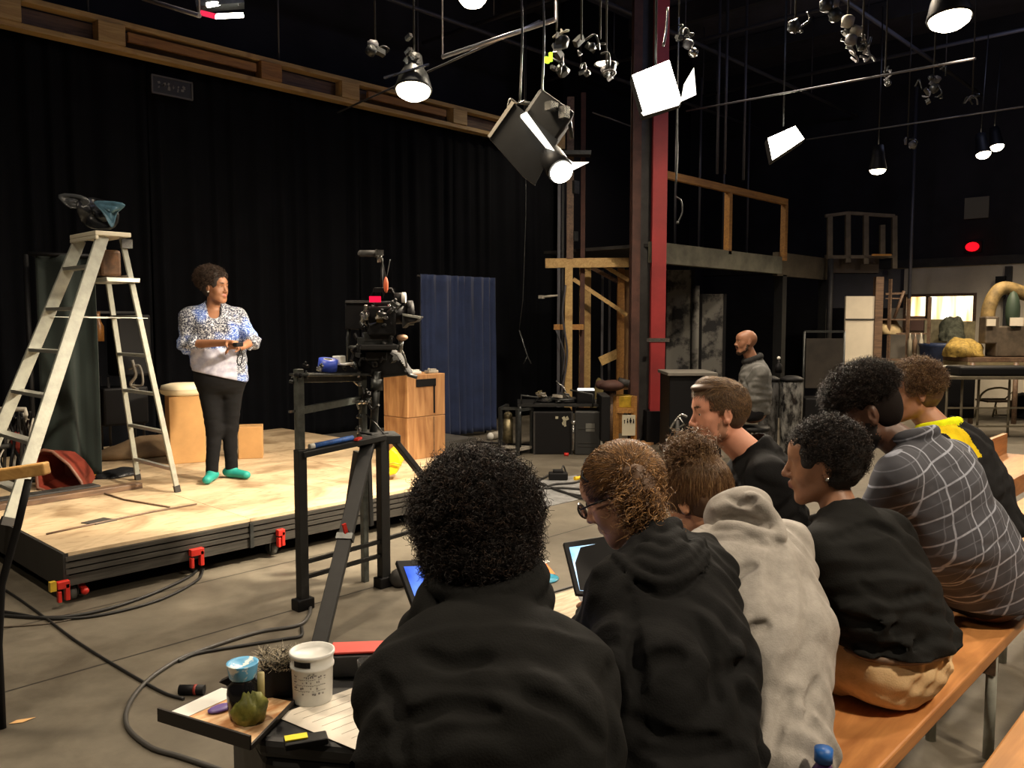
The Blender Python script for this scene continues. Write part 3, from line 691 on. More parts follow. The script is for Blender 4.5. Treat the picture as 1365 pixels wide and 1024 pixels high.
# things lying on the frame
c = at_d(437, 484, 4.52); c.z = zt - .02 + .03
ta = thing('tape_roll', 'roll of blue tape lying on the top shelf of the equipment frame', 'tape', c)
Rt = Matrix.Rotation(math.radians(80), 3, 'Y')
MB().lathe([(.025, -.03), (.052, -.03), (.052, .03), (.025, .03)], c, 26, R=Matrix.Rotation(math.radians(12), 3, 'X'), cap=False).build('tape', mat('blue_tape', (.05, .10, .62), .4), ta)
MB().lathe([(.021, -.031), (.026, -.031), (.026, .031), (.021, .031)], c, 26, R=Matrix.Rotation(math.radians(12), 3, 'X'), cap=False).build('core', M_white, ta)
c = at_d(447, 479, 4.6); c.z = zt + .03
o3 = MB().box(c + RR * .02, (.07, .05, .05), Matrix.Rotation(.5, 3, 'Z')).box(c + RR * .06 - V((0, 0, .02)), (.1, .05, .012), Matrix.Rotation(.5, 3, 'Z')).build('paper_cup', M_white, bevel=.006); tag(o3, 'white paper packet lying behind the blue tape roll', 'packet')
c0 = lvl(A, zc + .03).lerp(lvl(B, zc + .07), .16); c1 = lvl(A, zc + .03).lerp(lvl(B, zc + .07), .62)
t = thing('marker_tube', 'blue tube lying along the lower shelf of the equipment frame', 'tube', (c0 + c1) / 2)
MB().cyl(c0, c1, .014, 12).build('tube_body', mat('blue_tube', (.06, .18, .6), .4, noise=.5, nscale=40), t)
MB().cyl(c0 - (c1 - c0) * .12, c0, .015, 12).build('tube_cap', M_white, t)
c = lvl(A, zc + .02).lerp(lvl(B, zc + .06), .7); 
o4 = MB().box(c - VV * .03, (.07, .025, .012), Matrix.Rotation(.6, 3, 'Z')).build('red_clip', M_redp, bevel=.002); tag(o4, 'small red clip on the lower shelf of the equipment frame', 'clip')

# ================================================================== tripod
TD = 4.72
cr = at_d(497, 586, TD)
o = thing('tripod', 'black tripod with wide flat legs holding the film camera', 'tripod', (cr.x, cr.y, 0))
MB().bar(at_d(478, 584, TD - .02), at_d(530, 583, TD + .05), .20, .05).box(cr, (.12, .14, .09)).build('crown', M_blackm, o, bevel=.006)
f1 = at_z(426, 858, 0); t1 = at_d(491, 590, 4.6)
lg = MB().bar(f1, t1, .075, .03, up=(0, 0, 1)).build('leg', M_blackm, o, bevel=.004)
MB().box(f1.lerp(t1, .52) - VV * .03, (.02, .012, .09), Matrix.Rotation(-.25, 3, 'Y')).build('red_tag', M_redp, lg)
MB().bar(f1.lerp(t1, .47), f1.lerp(t1, .50), .085, .045, up=(0, 0, 1)).build('leg_lock', M_gun, lg)
f2 = at_d(600, 735, 5.15); f2.z = 0; f2 = at_z(648, 742, 0)
MB().bar(f2, at_d(526, 588, 4.75), .05, .03).build('leg', M_blackm, o, bevel=.004)
f3 = at_z(492, 700, S); MB().bar(f3, at_d(488, 592, 4.9), .06, .03, up=(1, 0, 0)).build('leg', M_blackm, o, bevel=.004)
MB().bar(at_d(512, 600, 4.78), at_d(512, 705, 4.78), .04, .03, up=(1, 0, 0)).build('inner_leg', M_blackm, o)
MB().bar(at_d(477, 602, 4.8), at_d(462, 705, 4.8), .05, .03, up=(1, 0, 0)).build('inner_leg', M_blackm, o)
MB().cyl(cr, at_d(503, 495, TD), .022, 16).cyl(at_d(502, 520, TD), at_d(503, 505, TD), .035, 16).build('column', M_gun, o)
MB().bar(at_d(424, 850, 3.93), f1.lerp(t1, .02), .09, .05).build('foot', M_black, o) if False else None
# ================================================================== film camera
CDp = TD
k = lambda x, y, dd=0: at_d(x, y, CDp + dd)
o = thing('film_camera', 'black film camera rig with monitor, microphone and red light on the tripod', 'camera', k(500, 492))
RC = Matrix.Rotation(YAW - math.radians(90) + .25, 3, 'Z')
MB().box(k(506, 428), (.15, .30, .16), RC).box(k(510, 408), (.10, .22, .05), RC).build('body', M_black, o, bevel=.012)
MB().box(k(502, 462), (.20, .32, .03), RC).box(k(500, 474), (.12, .16, .05), RC).build('base_plate', M_blackm, o, bevel=.006)
MB().box(k(503, 449, -.05), (.16, .12, .05), RC).box(k(500, 455, -.1), (.19, .02, .045), RC).build('side_plate', M_gun, o, bevel=.004)
dv = (RR * 1 + VV * .25 + V((0, 0, .04))).normalized(); c = k(527, 418, .02)
MB().cyl(c - dv * .06, c + dv * .06, .06, 24).cyl(c + dv * .06, c + dv * .10, .07, 24).build('lens', M_black, o)
# matte box / rain flag on the right
pr = [k(540, 420), k(560, 424), k(556, 432), k(548, 432), k(540, 446)]
MB().prism([k(536, 418, -.1), k(560, 422, -.1), k(554, 429, -.1), k(543, 431, -.1), k(536, 438, -.1)], (0, 0, 0), VV * .2).build('matte_box', M_blackm, o, bevel=.004)
MB().prism([k(536, 418, -.11), k(560, 422, -.11), k(559, 425, -.11), k(537, 421, -.11)], (0, 0, 0), VV * .05).build('sun_flag', mat('flag_grey', (.30, .31, .28), .5), o)
mon = MB().box(k(479, 420, -.02), (.155, .03, .16), Matrix.Rotation(YAW - math.radians(90), 3, 'Z')).build('monitor', M_black, o, bevel=.006)
MB().box(k(479, 403, -.04), (.155, .01, .008), Matrix.Rotation(YAW - math.radians(90), 3, 'Z')).build('monitor_edge', M_chrome, mon)
MB().tube([k(496, 395), k(500, 386), k(522, 386), k(526, 396)], .011, 8).box(k(512, 387), (.12, .03, .022), RC).build('handle', M_black, o)
MB().cyl(k(526, 398, -.02), k(540, 398, -.02), .032, 16).build('viewfinder', M_black, o)
MB().cyl(k(536, 397, -.03), k(541, 397, -.03), .030, 16).build('eyecup', M_white, o)
MB().box(k(500, 399, -.15), (.062, .02, .032), Matrix.Rotation(YAW - math.radians(90) + .2, 3, 'Z')).build('tally_light', emis('tally_red', (1, .01, .05), .9), o)
MB().cyl(k(509, 398, .02), k(509, 344, .02), .008, 8).build('mic_pole', M_black, o)
MB().cyl(k(481, 338, -.02), k(500, 338, .02), .018, 14).cyl(k(500, 338, .02), k(510, 339, .03), .022, 12).ball(k(481, 338, -.02), .018).build('microphone', mat('mic_foam', (.06, .06, .06), .9), o)
MB().cyl(k(506, 338), k(506, 350), .014, 8).box(k(506, 337, -.02), (.04, .02, .03)).build('mic_clamp', M_chrome, o)
MB().tube(bez([k(509, 345), k(513, 366), k(514, 382), k(510, 398)], 6), .0035, 5).tube(bez([k(520, 346, .02), k(517, 362), k(514, 372)], 5), .0025, 5).build('mic_cable', M_gun, o)
MB().ball(k(514.5, 380, -.02), (.014, .014, .045)).build('cable_tag', mat('orange_tag', (.7, .16, .07), .5), o)
for s_ in range(3): pass
greeble(494, 416, CDp - .15, 10, (12, 10), o, 'fitting', .022, [M_gun, M_chrome, M_grime, M_chrome], 21)
greeble(516, 414, CDp - .15, 13, (12, 12), o, 'fitting', .026, [M_gun, M_black, M_chrome, M_gun], 22)
greeble(500, 440, CDp - .1, 16, (26, 14), o, 'fitting', .026, [M_black, M_blackm, M_gun], 23)
greeble(495, 470, CDp - .08, 8, (30, 14), o, 'fitting', .03, [M_black, M_blackm], 24)
MB().box(k(506, 424, -.14), (.035, .02, .05), RC).build('amber_panel', mat('amber_dull', (.22, .15, .04), .5), o)
MB().tube([k(466, 436), k(464, 450), k(465, 485)], .011, 8).ball(k(466, 435), .02).build('front_arm', M_gun, o)
MB().tube([k(463, 463), k(484, 464)], .012, 8).build('support_rod', M_gun, o)
MB().ball(k(536, 450, -.05), (.033, .033, .018)).build('focus_knob', mat('peach_knob', (.66, .40, .25), .5), o)
MB().cyl(k(535, 454, -.05), k(533, 470, -.05), .014, 8).tube(bez([k(530, 460), k(538, 472), k(542, 490), k(533, 480)], 5), .006, 6).build('focus_stem', M_chrome, o)
pr = [k(470, 463), k(496, 452), k(530, 472), k(548, 500), k(500, 505), k(468, 490)]
MB().prism(pr, VV * -.05, VV * .12).build('rain_cover', mat('black_cloth', (.014, .014, .015), .9), o, bevel=.02)
MB().tube([k(520, 478, .03), k(545, 500, .05), k(556, 503, .06)], .012, 8).build('pan_bar', M_gun, o)

# ================================================================== black gear cases and cart (middle)
gz = at_z(740, 606, 0); gd = gz.dot(VV)
q = lambda x, y, dd=0: at_d(x, y, gd + dd)
Rf = Matrix.Rotation(YAW - math.radians(90), 3, 'Z')
def zat(y, dd=0): return q(700, y, dd).z
def crate(name, x0, x1, yt, dd, dpt, m, label, cat, yb=None, bev=.012, rot=0.0):
    a = q(x0, 560, dd); b = q(x1, 560, dd); z0 = 0 if yb is None else q(x0, yb, dd).z; z1 = q(x0, yt, dd).z
    t = thing(name, label, cat, ((a.x + b.x) / 2 + VV.x * dpt / 2, (a.y + b.y) / 2 + VV.y * dpt / 2, z0), YAW - math.pi / 2 + rot)
    w_ = (b - a).length; h_ = z1 - z0
    MB().box((0, 0, h_ / 2), (w_, dpt, h_)).build('body', m, t, world=False, bevel=bev)
    return t, w_, h_, dpt
t, w_, h_, d_ = crate('road_case', 711, 764, 549, 0, .5, M_black, 'matt black road case on the floor, under the turntable clutter', 'case')
for sx in (-1, 1): MB().box((sx * (w_ / 2 - .01), -d_ / 2 - .002, h_ / 2), (.02, .01, h_)).build('corner_trim', M_dark, t, world=False)
r_ = random.Random(6)
for k_ in range(22): MB().box((r_.uniform(-.02, .20), -d_ / 2 - .006, h_ - .10 + r_.uniform(-.07, .06)), (r_.uniform(.01, .04), .006, r_.uniform(.01, .05)), Matrix.Rotation(r_.uniform(-.6, .6), 3, 'Y')).build('sticker', mat('sticker_cream', (.4, .38, .28), .6), t, world=False) if k_ < 9 else None
MB().cyl((w_ / 2 + .0, -d_ / 2 - .03, .05), (w_ / 2 + .0, -d_ / 2 - .03, h_ - .1), .016, 10).ball((w_ / 2, -d_ / 2 - .03, h_ - .12), .03).build('clip_handle', M_chrome, t, world=False)
t, w_, h_, d_ = crate('road_case', 769, 803, 549, -.05, .46, mat('case_charcoal', (.02, .021, .022), .5), 'charcoal road case with a pale label, right of the matt black case', 'case', rot=-.1)
MB().box((.03, -d_ / 2 - .003, h_ * .64), (.10, .005, .09)).build('label_plate', mat('label_grey', (.12, .12, .11), .6), t, world=False)
for z in (.1, .14, .3): MB().box((0, -d_ / 2 - .003, z), (w_ * .7, .006, .008)).build('ridge', M_dark, t, world=False)
o = MB().tube([q(752, 606, -.1), q(758, 606, -.1)], .02, 8).build('red_plug', M_redp); tag(o, 'small red plug lying at the foot of the matt black road case', 'plug')
# frame cart at left of cases
o = thing('frame_cart', 'small metal frame cart holding a motor, left of the black road cases', 'cart', q(690, 600, .1))
ya, yb_ = 541, 604
for x, dd in ((667, .1), (709, .1), (690, -.1), (676, .5)):
    MB().bar(V((q(x, 600, dd).x, q(x, 600, dd).y, .0)), V((q(x, 600, dd).x, q(x, 600, dd).y, .52)), .035, .035, up=(0, 1, 0)).build('post', M_gun, o)
for z in (.07, .51):
    for (xa, da_, xb_, db_) in ((667, .1, 709, .1), (667, .1, 676, .5), (690, -.1, 709, .1)):
        MB().bar(V((q(xa, 600, da_).x, q(xa, 600, da_).y, z)), V((q(xb_, 600, db_).x, q(xb_, 600, db_).y, z)), .03, .03).build('rail', M_gun if z > .1 else M_grime, o)
heap('motor', q(677, 565, .2) - V((0, 0, .12)), (.08, .08, .2), mat('brass_dirty', (.28, .24, .14), .4, .6, noise=.6, nscale=20), None, None, 7, parent=None) if False else None
mt = MB().cyl(q(677, 590, .2), q(677, 558, .2), .06, 14).ball(q(677, 555, .2), .055).build('motor', mat('brass_dirty', (.28, .24, .14), .4, .6, noise=.6, nscale=20), o)
# table top with clutter
zt_ = zat(543)
a = q(690, 543, .05); b = q(806, 543, .05)
tt = thing('gear_table', 'low black table top with a metal rail over the road cases', 'table', ((a.x + b.x) / 2, (a.y + b.y) / 2, 0))
MB().bar(a + VV * .3 + V((0, 0, .02)), b + VV * .3 + V((0, 0, .02)), .6, .03).build('table_top', M_blackm, tt)
for x in (693, 804):
    for dd in (.05, .6):
        p = q(x, 560, dd); MB().cyl((p.x, p.y, 0), (p.x, p.y, zt_ + .005), .018, 8).build('leg', M_gun, tt)
MB().tube([q(695, 543, .1), q(695, 527, .1), q(718, 530, .1), q(709, 541, .1)], .012, 8).build('rail', M_gun, tt)
MB().tube([q(790, 543, .05), q(790, 526, .05), q(760, 520, .05)], .01, 8).build('rail', M_gun, tt)
def clutter(name, label, cat, x, y, dd, n, sp, seed, ms):
    t = thing(name, label, cat, q(x, y, dd)); r = random.Random(seed)
    for i in range(n):
        c = q(x + r.uniform(-sp[0], sp[0]), y + r.uniform(-sp[1], sp[1]), dd + r.uniform(-.15, .15)); c.z = max(c.z, zt_ + .05)
        s = r.uniform(.03, .06); R = Matrix.Rotation(r.uniform(0, 3), 3, 'Z') @ Matrix.Rotation(r.uniform(-.5, .5), 3, 'X')
        b = MB()
        if r.random() < .5: b.box(c, (s * 2, s, s * .6), R)
        else: b.cyl(c - R @ V((s, 0, 0)), c + R @ V((s, 0, 0)), s * .3, 10)
        b.build('fitting', r.choice(ms), t, bevel=.003)
    MB().cyl(V((q(x, y, dd).x, q(x, y, dd).y, zt_ + .03)), V((q(x, y, dd).x, q(x, y, dd).y, zt_ + .06)), .12, 18).build('base', M_black, t)
    return t
clutter('projector', 'dirty brass projector parts on the gear table left end', 'projector', 727, 530, .3, 12, (9, 8), 31, [mat('brass_dirty', (.28, .24, .14)), M_gun, M_chrome])
t = clutter('turntable', 'silver turntable with a raised arm in the middle of the gear table', 'turntable', 755, 533, .25, 14, (14, 8), 32, [M_chrome, M_gun, M_grime])
MB().tube([q(741, 508, .25), q(752, 517, .25), q(757, 532, .25)], .009, 6).build('arm', M_chrome, t)
MB().lathe([(0, 0), (.17, 0), (.17, .018), (0, .018)], V((q(752, 540, .3).x, q(752, 540, .3).y, zt_ + .06)), 28).build('platter', M_gun, t)
t = thing('monitor_box', 'black box with a bright white lid on the gear table right end', 'box', q(778, 545, .2))
c = q(780, 530, .22); MB().box(c, (.2, .22, .17), Rf).build('body', M_black, t, bevel=.006)
MB().box(q(781, 519.5, .2), (.19, .1, .03), Rf).build('lid', emis('lid_white_glow', (1, .97, .9), .9), t, bevel=.008)  # lid given a glow of its own though it is no lamp
o = thing('paper_roll', 'grey roll with a white cap lying on the floor beside the frame cart', 'roll', at_z(660, 586, 0))
p0, p1_ = at_z(654, 587, 0) + V((0, 0, .05)), at_z(668, 584, 0) + V((0, 0, .05)); MB().cyl(p0, p1_, .05, 16).build('roll', M_grime, o); MB().ball(p0, (.05, .05, .05)).build('cap', M_white, o)
a = q(796, 542, .0); tt2 = MB().box(q(804, 555, .0), (.1, .5, .5), Rf).build('speaker_box', M_black, bevel=.01); tag(tt2, 'narrow black box standing behind the charcoal road case', 'box')
cb = MB().tube(bez([q(802, 552, -.2), q(804, 570, -.2), q(802, 590, -.2), q(806, 606, -.2)], 5), .012, 6).build('white_cable', M_white); tag(cb, 'white cable hanging down the side of the charcoal road case', 'cable')
# yellow cabinet + sign
yd = at_z(830, 593, 0); ydd = yd.dot(VV); y_ = lambda x, y, dd=0: at_d(x, y, ydd + dd)
t = thing('wooden_cabinet', 'narrow yellow wooden cabinet with a printed card, left of the columns', 'cabinet', yd)
cxx = y_(832, 560); cxx = V((cxx.x, cxx.y, 0)) + VV * .12
zt2 = y_(832, 528).z
for x in (821, 845): 
    p = y_(x, 560); MB().bar(V((p.x, p.y, 0)), V((p.x, p.y, zt2)), .05, .05, up=(0, 1, 0)).build('post', M_timber2, t)
for z, h in ((.04, .06), (.42, .06)): MB().bar(V((*y_(821, 560).xy, z)), V((*y_(845, 560).xy, z)), .05, h).build('rail', M_timber2, t)
MB().box(V((cxx.x, cxx.y, (zt2 + .45) / 2)), (.24, .2, zt2 - .45), Rf).build('glass_box', M_yel2, t, bevel=.01)
pc = y_(838, 571, -.04)
cd = MB().box(y_(838, 567, -.04), (.16, .01, .25), Rf).build('card', mat('card_cream', (.55, .52, .40), .6), t)
bl = MB(); r_ = random.Random(9)
for i in range(4):
    for j in range(3): bl.box(y_(832.5 + i * 4, 561 + r_.uniform(-3, 3), -.05), (r_.uniform(.006, .025), .004, r_.uniform(.012, .035)), Rf)
bl.build('lettering', M_black, cd)
# pipes and drum next to cabinet
t = thing('pipe_bundle', 'brown machine head on upright pipes beside the yellow cabinet', 'machine', y_(812, 593))
for x, m in ((809, M_rust), (815, M_timber3)):
    p = y_(x, 560, .05); MB().cyl((p.x, p.y, 0), (p.x, p.y, y_(x, 516).z), .045, 12).build('pipe', m, t)
MB().ball(y_(816, 514, .0), (.2, .14, .07)).ball(y_(802, 513, 0), (.08, .08, .06)).build('machine_head', M_rust, t)
MB().cyl(y_(824, 508), y_(838, 512), .05, 10).build('machine_arm', M_dark, t)
o = MB().span(at_z(840, 596, 0) - V((.1, .1, 0)), at_z(905, 590, 0) + V((.1, .3, .03))).build('floor_board', M_crate); tag(o, 'pale plywood board lying on the floor at the foot of the columns', 'board')

# ================================================================== columns and timber tower
cb_ = at_z(858, 590, 0); cd_ = cb_.dot(VV); c = lambda x, y, dd=0: at_d(x, y, cd_ + dd)
def column(x0, x1, m, label, dd, z0=0.0, flange=False):
    a = c(x0, 500, dd); b = c(x1, 500, dd); w_ = (b - a).length; m0 = (a + b) / 2
    t = thing('steel_column', label, 'column', (m0.x, m0.y, z0), YAW - math.pi / 2)
    if flange:
        MB().box((0, -.10, (ZC - z0) / 2), (w_, .02, ZC - z0)).box((0, .10, (ZC - z0) / 2), (w_, .02, ZC - z0)).box((0, 0, (ZC - z0) / 2), (.02, .2, ZC - z0)).build('shaft', m, t, world=False)
    else: MB().box((0, 0, (ZC - z0) / 2), (w_, w_, ZC - z0)).build('shaft', m, t, world=False, bevel=.006)
    if z0 == 0: MB().box((0, 0, .01), (w_ + .12, .34, .02)).build('base_plate', M_dark, t, world=False)
    return t, w_
column(839, 850, M_rust, 'brown rusty steel column left of the dark one', .0, flange=True)
column(850, 864, M_dark, 'dark steel column between the brown and the red one', .15)
zr = c(875, 553, 0).z
t, w_ = column(865, 884, M_red, 'bright red steel column rising past the gallery to the ceiling', .0, 0.0, flange=True)
MB().box((0, -.02, .205), (w_ + .10, .34, .40)).build('foot_block', M_black, t, world=False)
MB().box((.13, -.08, .62), (.16, .1, .06)).build('bracket', M_chrome, t, world=False)
MB().box((0, -.115, 1.27), (w_ + .1, .012, .045)).box((0, .115, 1.27), (w_ + .1, .012, .045)).build('chain_band', M_chrome, t, world=False)
tw = thing('timber_tower', 'timber scaffold tower of pine posts and braces left of the columns', 'scaffold', c(790, 590, .5))
w2 = lambda x, y, dd=0: at_d(x, y, 10.9 + dd)
def tpost(x0, x1, yt, yb, m, dd=0, nm='post'):
    a = w2((x0 + x1) / 2, yt, dd); b = w2((x0 + x1) / 2, yb, dd); wd = max(.03, (x1 - x0) * (10.9 + dd) / FPX)
    a = V((b.x, b.y, a.z)); return MB().bar(b, a, wd, min(wd, .1), up=VV).build(nm, m, tw)
zb0 = 583
tpost(755, 764, 130, 345, M_timber3); tpost(752, 762, 354, zb0, M_timber); tpost(772, 778, 124, zb0, M_rust, .1); tpost(742, 746, 215, zb0, M_pipe)
tpost(748, 750, 240, zb0, M_blackm); tpost(771, 786, 352, zb0, M_timber, .4); tpost(821, 830, 358, zb0, M_timber2, .3); tpost(800, 803, 360, zb0, M_pipe, .5); tpost(810, 812, 358, zb0, M_pipe, .6)
MB().bar(w2(727, 351), w2(838, 350, 0), .06, .12).build('beam', M_timber, tw)
MB().bar(w2(738, 436), w2(778, 436), .05, .07).build('beam', M_timber2, tw)
MB().bar(w2(764, 372, .1), w2(836, 420, .1), .03, .05).build('brace', M_timber, tw)
MB().bar(w2(789, 357, .3), w2(824, 376, .3), .03, .05).build('brace', M_timber3, tw)
MB().bar(w2(803, 353, .2), w2(838, 374, .2), .03, .05).build('brace', M_timber, tw)
MB().bar(w2(800, 482, .3), w2(830, 468, .3), .04, .12).build('brace', M_timber, tw)
MB().box(w2(835, 440, .35), (.12, .03, 1.6), Rf).build('board', wood('board_brown', (.35, .22, .10), (.2, .11, .05), scale=(9, 9, 1)), tw)  # darker brown wood than the pine posts
heap('sack', V((*w2(800, 560, .3).xy, 0)), (.13, .12, .62), mat('burlap', (.16, .125, .045), .9, noise=.5, nscale=8), 'dull ochre sack slumped at the foot of the timber tower', 'sack', 12, amp=.18)
MB().box(w2(765, 250, 0), (.1, .1, .16)).box(w2(765, 315), (.08, .08, .12)).build('cable_box', M_gun, tw)
MB().box(w2(757, 170, -.05), (.13, .05, .75), Rf @ Matrix.Rotation(.1, 3, 'Y')).build('plank', M_timber, tw) if False else MB().box(w2(748, 172, -.05), (.1, .05, .5), Rf).build('short_plank', M_timber, tw)
MB().box(w2(765, 205, -.1), (.42, .2, .05), Rf).build('shelf', M_gun, tw)
MB().tube(bez([w2(754, 380, -.1), w2(750, 420, -.1), w2(756, 470, -.1), w2(750, 515, -.1), w2(742, 545, -.1)], 6), .014, 6).tube(bez([w2(741, 440, -.1), w2(752, 470, -.1), w2(750, 500, -.1)], 6), .01, 6).build('hanging_cable', M_pipe, tw)
MB().cyl(w2(720, 396, -.1), w2(744, 394, -.1), .014, 8).box(w2(722, 396, -.1), (.07, .05, .04)).build('side_arm', M_grime, tw)
o = MB().tube([V((w2(701, 285, -1.2).x, w2(701, 285, -1.2).y, 5.3)), w2(701, 285, -1.2), w2(699, 345, -1.2), w2(697, 400, -1.2), w2(692, 440, -1.2)], .004, 5).tube([w2(692, 440, -1.2), w2(703, 475, -1.2), w2(708, 485, -1.2)], .008, 5).tube([w2(703, 475, -1.2), w2(698, 485, -1.2)], .006, 5).build('lamp_hook', M_gun); tag(o, 'thin grey hooks hanging in front of the black curtain', 'hook')

# ================================================================== gallery
GY = cb_.y; gx0 = c(868, 400).x; gx1 = at_y(1036, 355, GY).x
gz0 = at_y(870, 351, GY).z; gz1 = at_y(870, 323, GY).z
ga = thing('gallery', 'raised gallery with a grey green beam and timber guard rail', 'gallery', (gx0, GY, 0))
MB().span((gx0, GY - .08, gz0), (gx1, GY, gz1)).build('front_beam', M_beam, ga, bevel=.004)
gx2 = at_y(1106, 355, GY).x
MB().span((gx1 + .01, GY, gz0 - .02), (gx2, GY + .08, gz1 + .08)).build('end_beam', mat('gallery_beam_brown', (.10, .08, .05), .7, noise=.4, nscale=4), ga)
MB().span((gx0, GY + .001, gz1 - .06), (gx2, 7.6, gz1 - .02)).build('deck', M_dark, ga)
zr0 = at_y(890, 235, GY).z
MB().bar((gx0 + .1, GY - .04, zr0), (at_y(1045, 266, GY).x, GY - .04, zr0), .06, .09).build('guard_rail', M_timber2, ga)
for px in (967, 1042):
    X = at_y(px, 300, GY).x; MB().bar((X, GY - .04, gz1 - .05), (X, GY - .04, zr0 - .05), .08, .08, up=(0, 1, 0)).build('guard_post', M_timber2, ga)
MB().span((10.3, YC - .32, 0), (gx2, YC - .25, ZC)).build('rear_wall', mat('rear_black', (.006, .006, .009), .95, spec=.1), ga)
for X in (gx1 + .2, gx2 - .1): MB().span((X, GY, 0), (X + .14, GY + .14, gz0)).build('support_post', M_blackm, ga)
for k_ in range(4):
    a_ = at_y(900 + k_ * 32, 300, GY + 1.2); MB().cyl((a_.x, a_.y, gz1), (a_.x, a_.y, 5.3), .02, 8).build('upright_pipe', M_pipe, ga)
# scenery flats painted with grey mottled patches, standing beneath the gallery
M_flat = mat('mottled_flat', (.15, .145, .13), .8, col2=(.012, .012, .013), nscale=3.0, ramp=(.44, .53))
for px0, px1, pyt, lb in ((887, 919, 360, 'tall black flat with grey paint patches standing next to the red column'), (934, 962, 392, 'shorter black flat with grey paint patches under the gallery')):
    a = at_d(px0, 500, 12.2); b = at_d(px1, 500, 12.2); z1 = at_d(px0, pyt, 12.2).z; m0 = (a + b) / 2
    t = thing('scenery_flat', lb, 'scenery flat', (m0.x, m0.y, 0), YAW - math.pi / 2)
    MB().box((0, 0, z1 / 2), ((b - a).length, .05, z1)).build('panel', M_flat, t, world=False)
    for sx in (-1, 1): MB().box((sx * ((b - a).length / 2 + .02), 0, z1 / 2), (.04, .07, z1)).build('stile', M_black, t, world=False)
a = at_d(926, 500, 12.0); o = MB().cyl((a.x, a.y, 0), (a.x, a.y, 2.0), .05, 10).build('mottled_post', M_flat); tag(o, 'slim speckled post standing between the two scenery flats', 'post')
t = thing('work_box', 'long black box table with a grey top beneath the gallery', 'box', at_z(915, 600, 0))
a = at_d(886, 520, 9.5); b = at_d(944, 520, 9.5); zz = at_d(900, 499, 9.5).z; m0 = (a + b) / 2
MB().box(V((m0.x, m0.y, zz / 2)), ((b - a).length, .6, zz), Rf).build('body', M_black, t, bevel=.01)
MB().box(V((m0.x, m0.y, zz + .02)), ((b - a).length + .05, .66, .035), Rf).build('table_top', mat('grey_top', (.16, .15, .13), .6), t, bevel=.004)
o = thing('office_chair_base', 'chrome crank stand on the floor behind the girl with the bun', 'stand', at_z(905, 585, 0))
e_ = lambda x, y, dd=0: at_d(x, y, 8.6 + dd)
MB().tube(bez([e_(893, 572), e_(901, 560), e_(908, 553), e_(916, 556)], 5), .014, 6).tube([e_(905, 556), e_(912, 566), e_(896, 574)], .012, 6).build('crank', M_chrome, o)
p = e_(903, 560); MB().cyl((p.x, p.y, 0), p, .02, 8).cyl((p.x, p.y, 0), (p.x, p.y, .03), .16, 16).build('stem', M_dark, o)
# ================================================================== things to the right, in the workshop
Rf = Matrix.Rotation(YAW - math.radians(90), 3, 'Z')
# plastic drums / bins
bd = 9.3
for i, (x0, x1, lb) in enumerate(((1011, 1038, 'black bin with pale smudges, left of the pair behind the man in the black sweater'), (1040, 1070, 'clear plastic wrapped bin, right of the pair behind the man in the black sweater'))):
    a = at_d(x0, 520, bd); b = at_d(x1, 520, bd); m0 = (a + b) / 2; z1 = at_d(x0, 508, bd).z; r = (b - a).length / 2
    t = thing('storage_bin', lb, 'bin', (m0.x, m0.y, 0))
    MB().lathe([(0, 0), (r * .86, 0), (r * .9, .03), (r, z1 * .8), (r * 1.02, z1 - .02), (r * .96, z1)], (m0.x, m0.y, 0), 24).build('body', mat('bin_smudged%d' % i, (.25, .25, .24) if i else (.10, .10, .1), .25, col2=(.012, .012, .013), nscale=7, ramp=(.42, .6), stretch=(1.6, 1.6, .8)), t)
    MB().lathe([(0, 0), (r * 1.05, 0), (r * 1.05, .03), (r * .5, .06), (0, .06)], (m0.x, m0.y, z1), 24).build('lid', M_black, t)
a = at_d(1038, 482, bd + .1); o = thing('spray_bottle', 'thin dark bottle with a pale tip standing on the bins', 'bottle', (a.x, a.y, at_d(1038, 505, bd).z))
z_ = at_d(1038, 505, bd).z + .06; zt3 = at_d(1038, 478, bd).z
MB().lathe([(0, 0), (.04, 0), (.04, (zt3 - z_) * .5), (.012, (zt3 - z_) * .7), (.012, zt3 - z_)], (a.x, a.y, z_), 14).build('bottle_body', M_black, o); MB().ball((a.x, a.y, zt3), .02).build('bottle_tip', M_white, o)
# rack / frame with dark panel
fd = 11.5
def qq(x, y, d): return at_d(x, y, d)
t = thing('flight_rack', 'wide dark rack with a thin metal rail, beneath the far railing', 'rack', at_z(1097, 565, 0))
a, b = qq(1071, 500, fd), qq(1124, 500, fd); zt4 = qq(1080, 442, fd).z
for p in (a, b): MB().cyl((p.x, p.y, 0), (p.x, p.y, zt4), .018, 8).build('post', M_gun, t)
MB().bar(V((a.x, a.y, zt4)), V((b.x, b.y, zt4)), .03, .03).build('top_rail', M_gun, t)
m0 = (a + b) / 2; MB().box(V((m0.x, m0.y, zt4 * .68)), ((b - a).length * .93, .05, zt4 * .5), Rf).build('panel', mat('rack_panel', (.035, .028, .022), .6, noise=.5, nscale=5), t)
MB().box(V((m0.x, m0.y, .25)) + VV * .1, ((b - a).length, .4, .4), Rf).build('lower_case', M_black, t, bevel=.02)
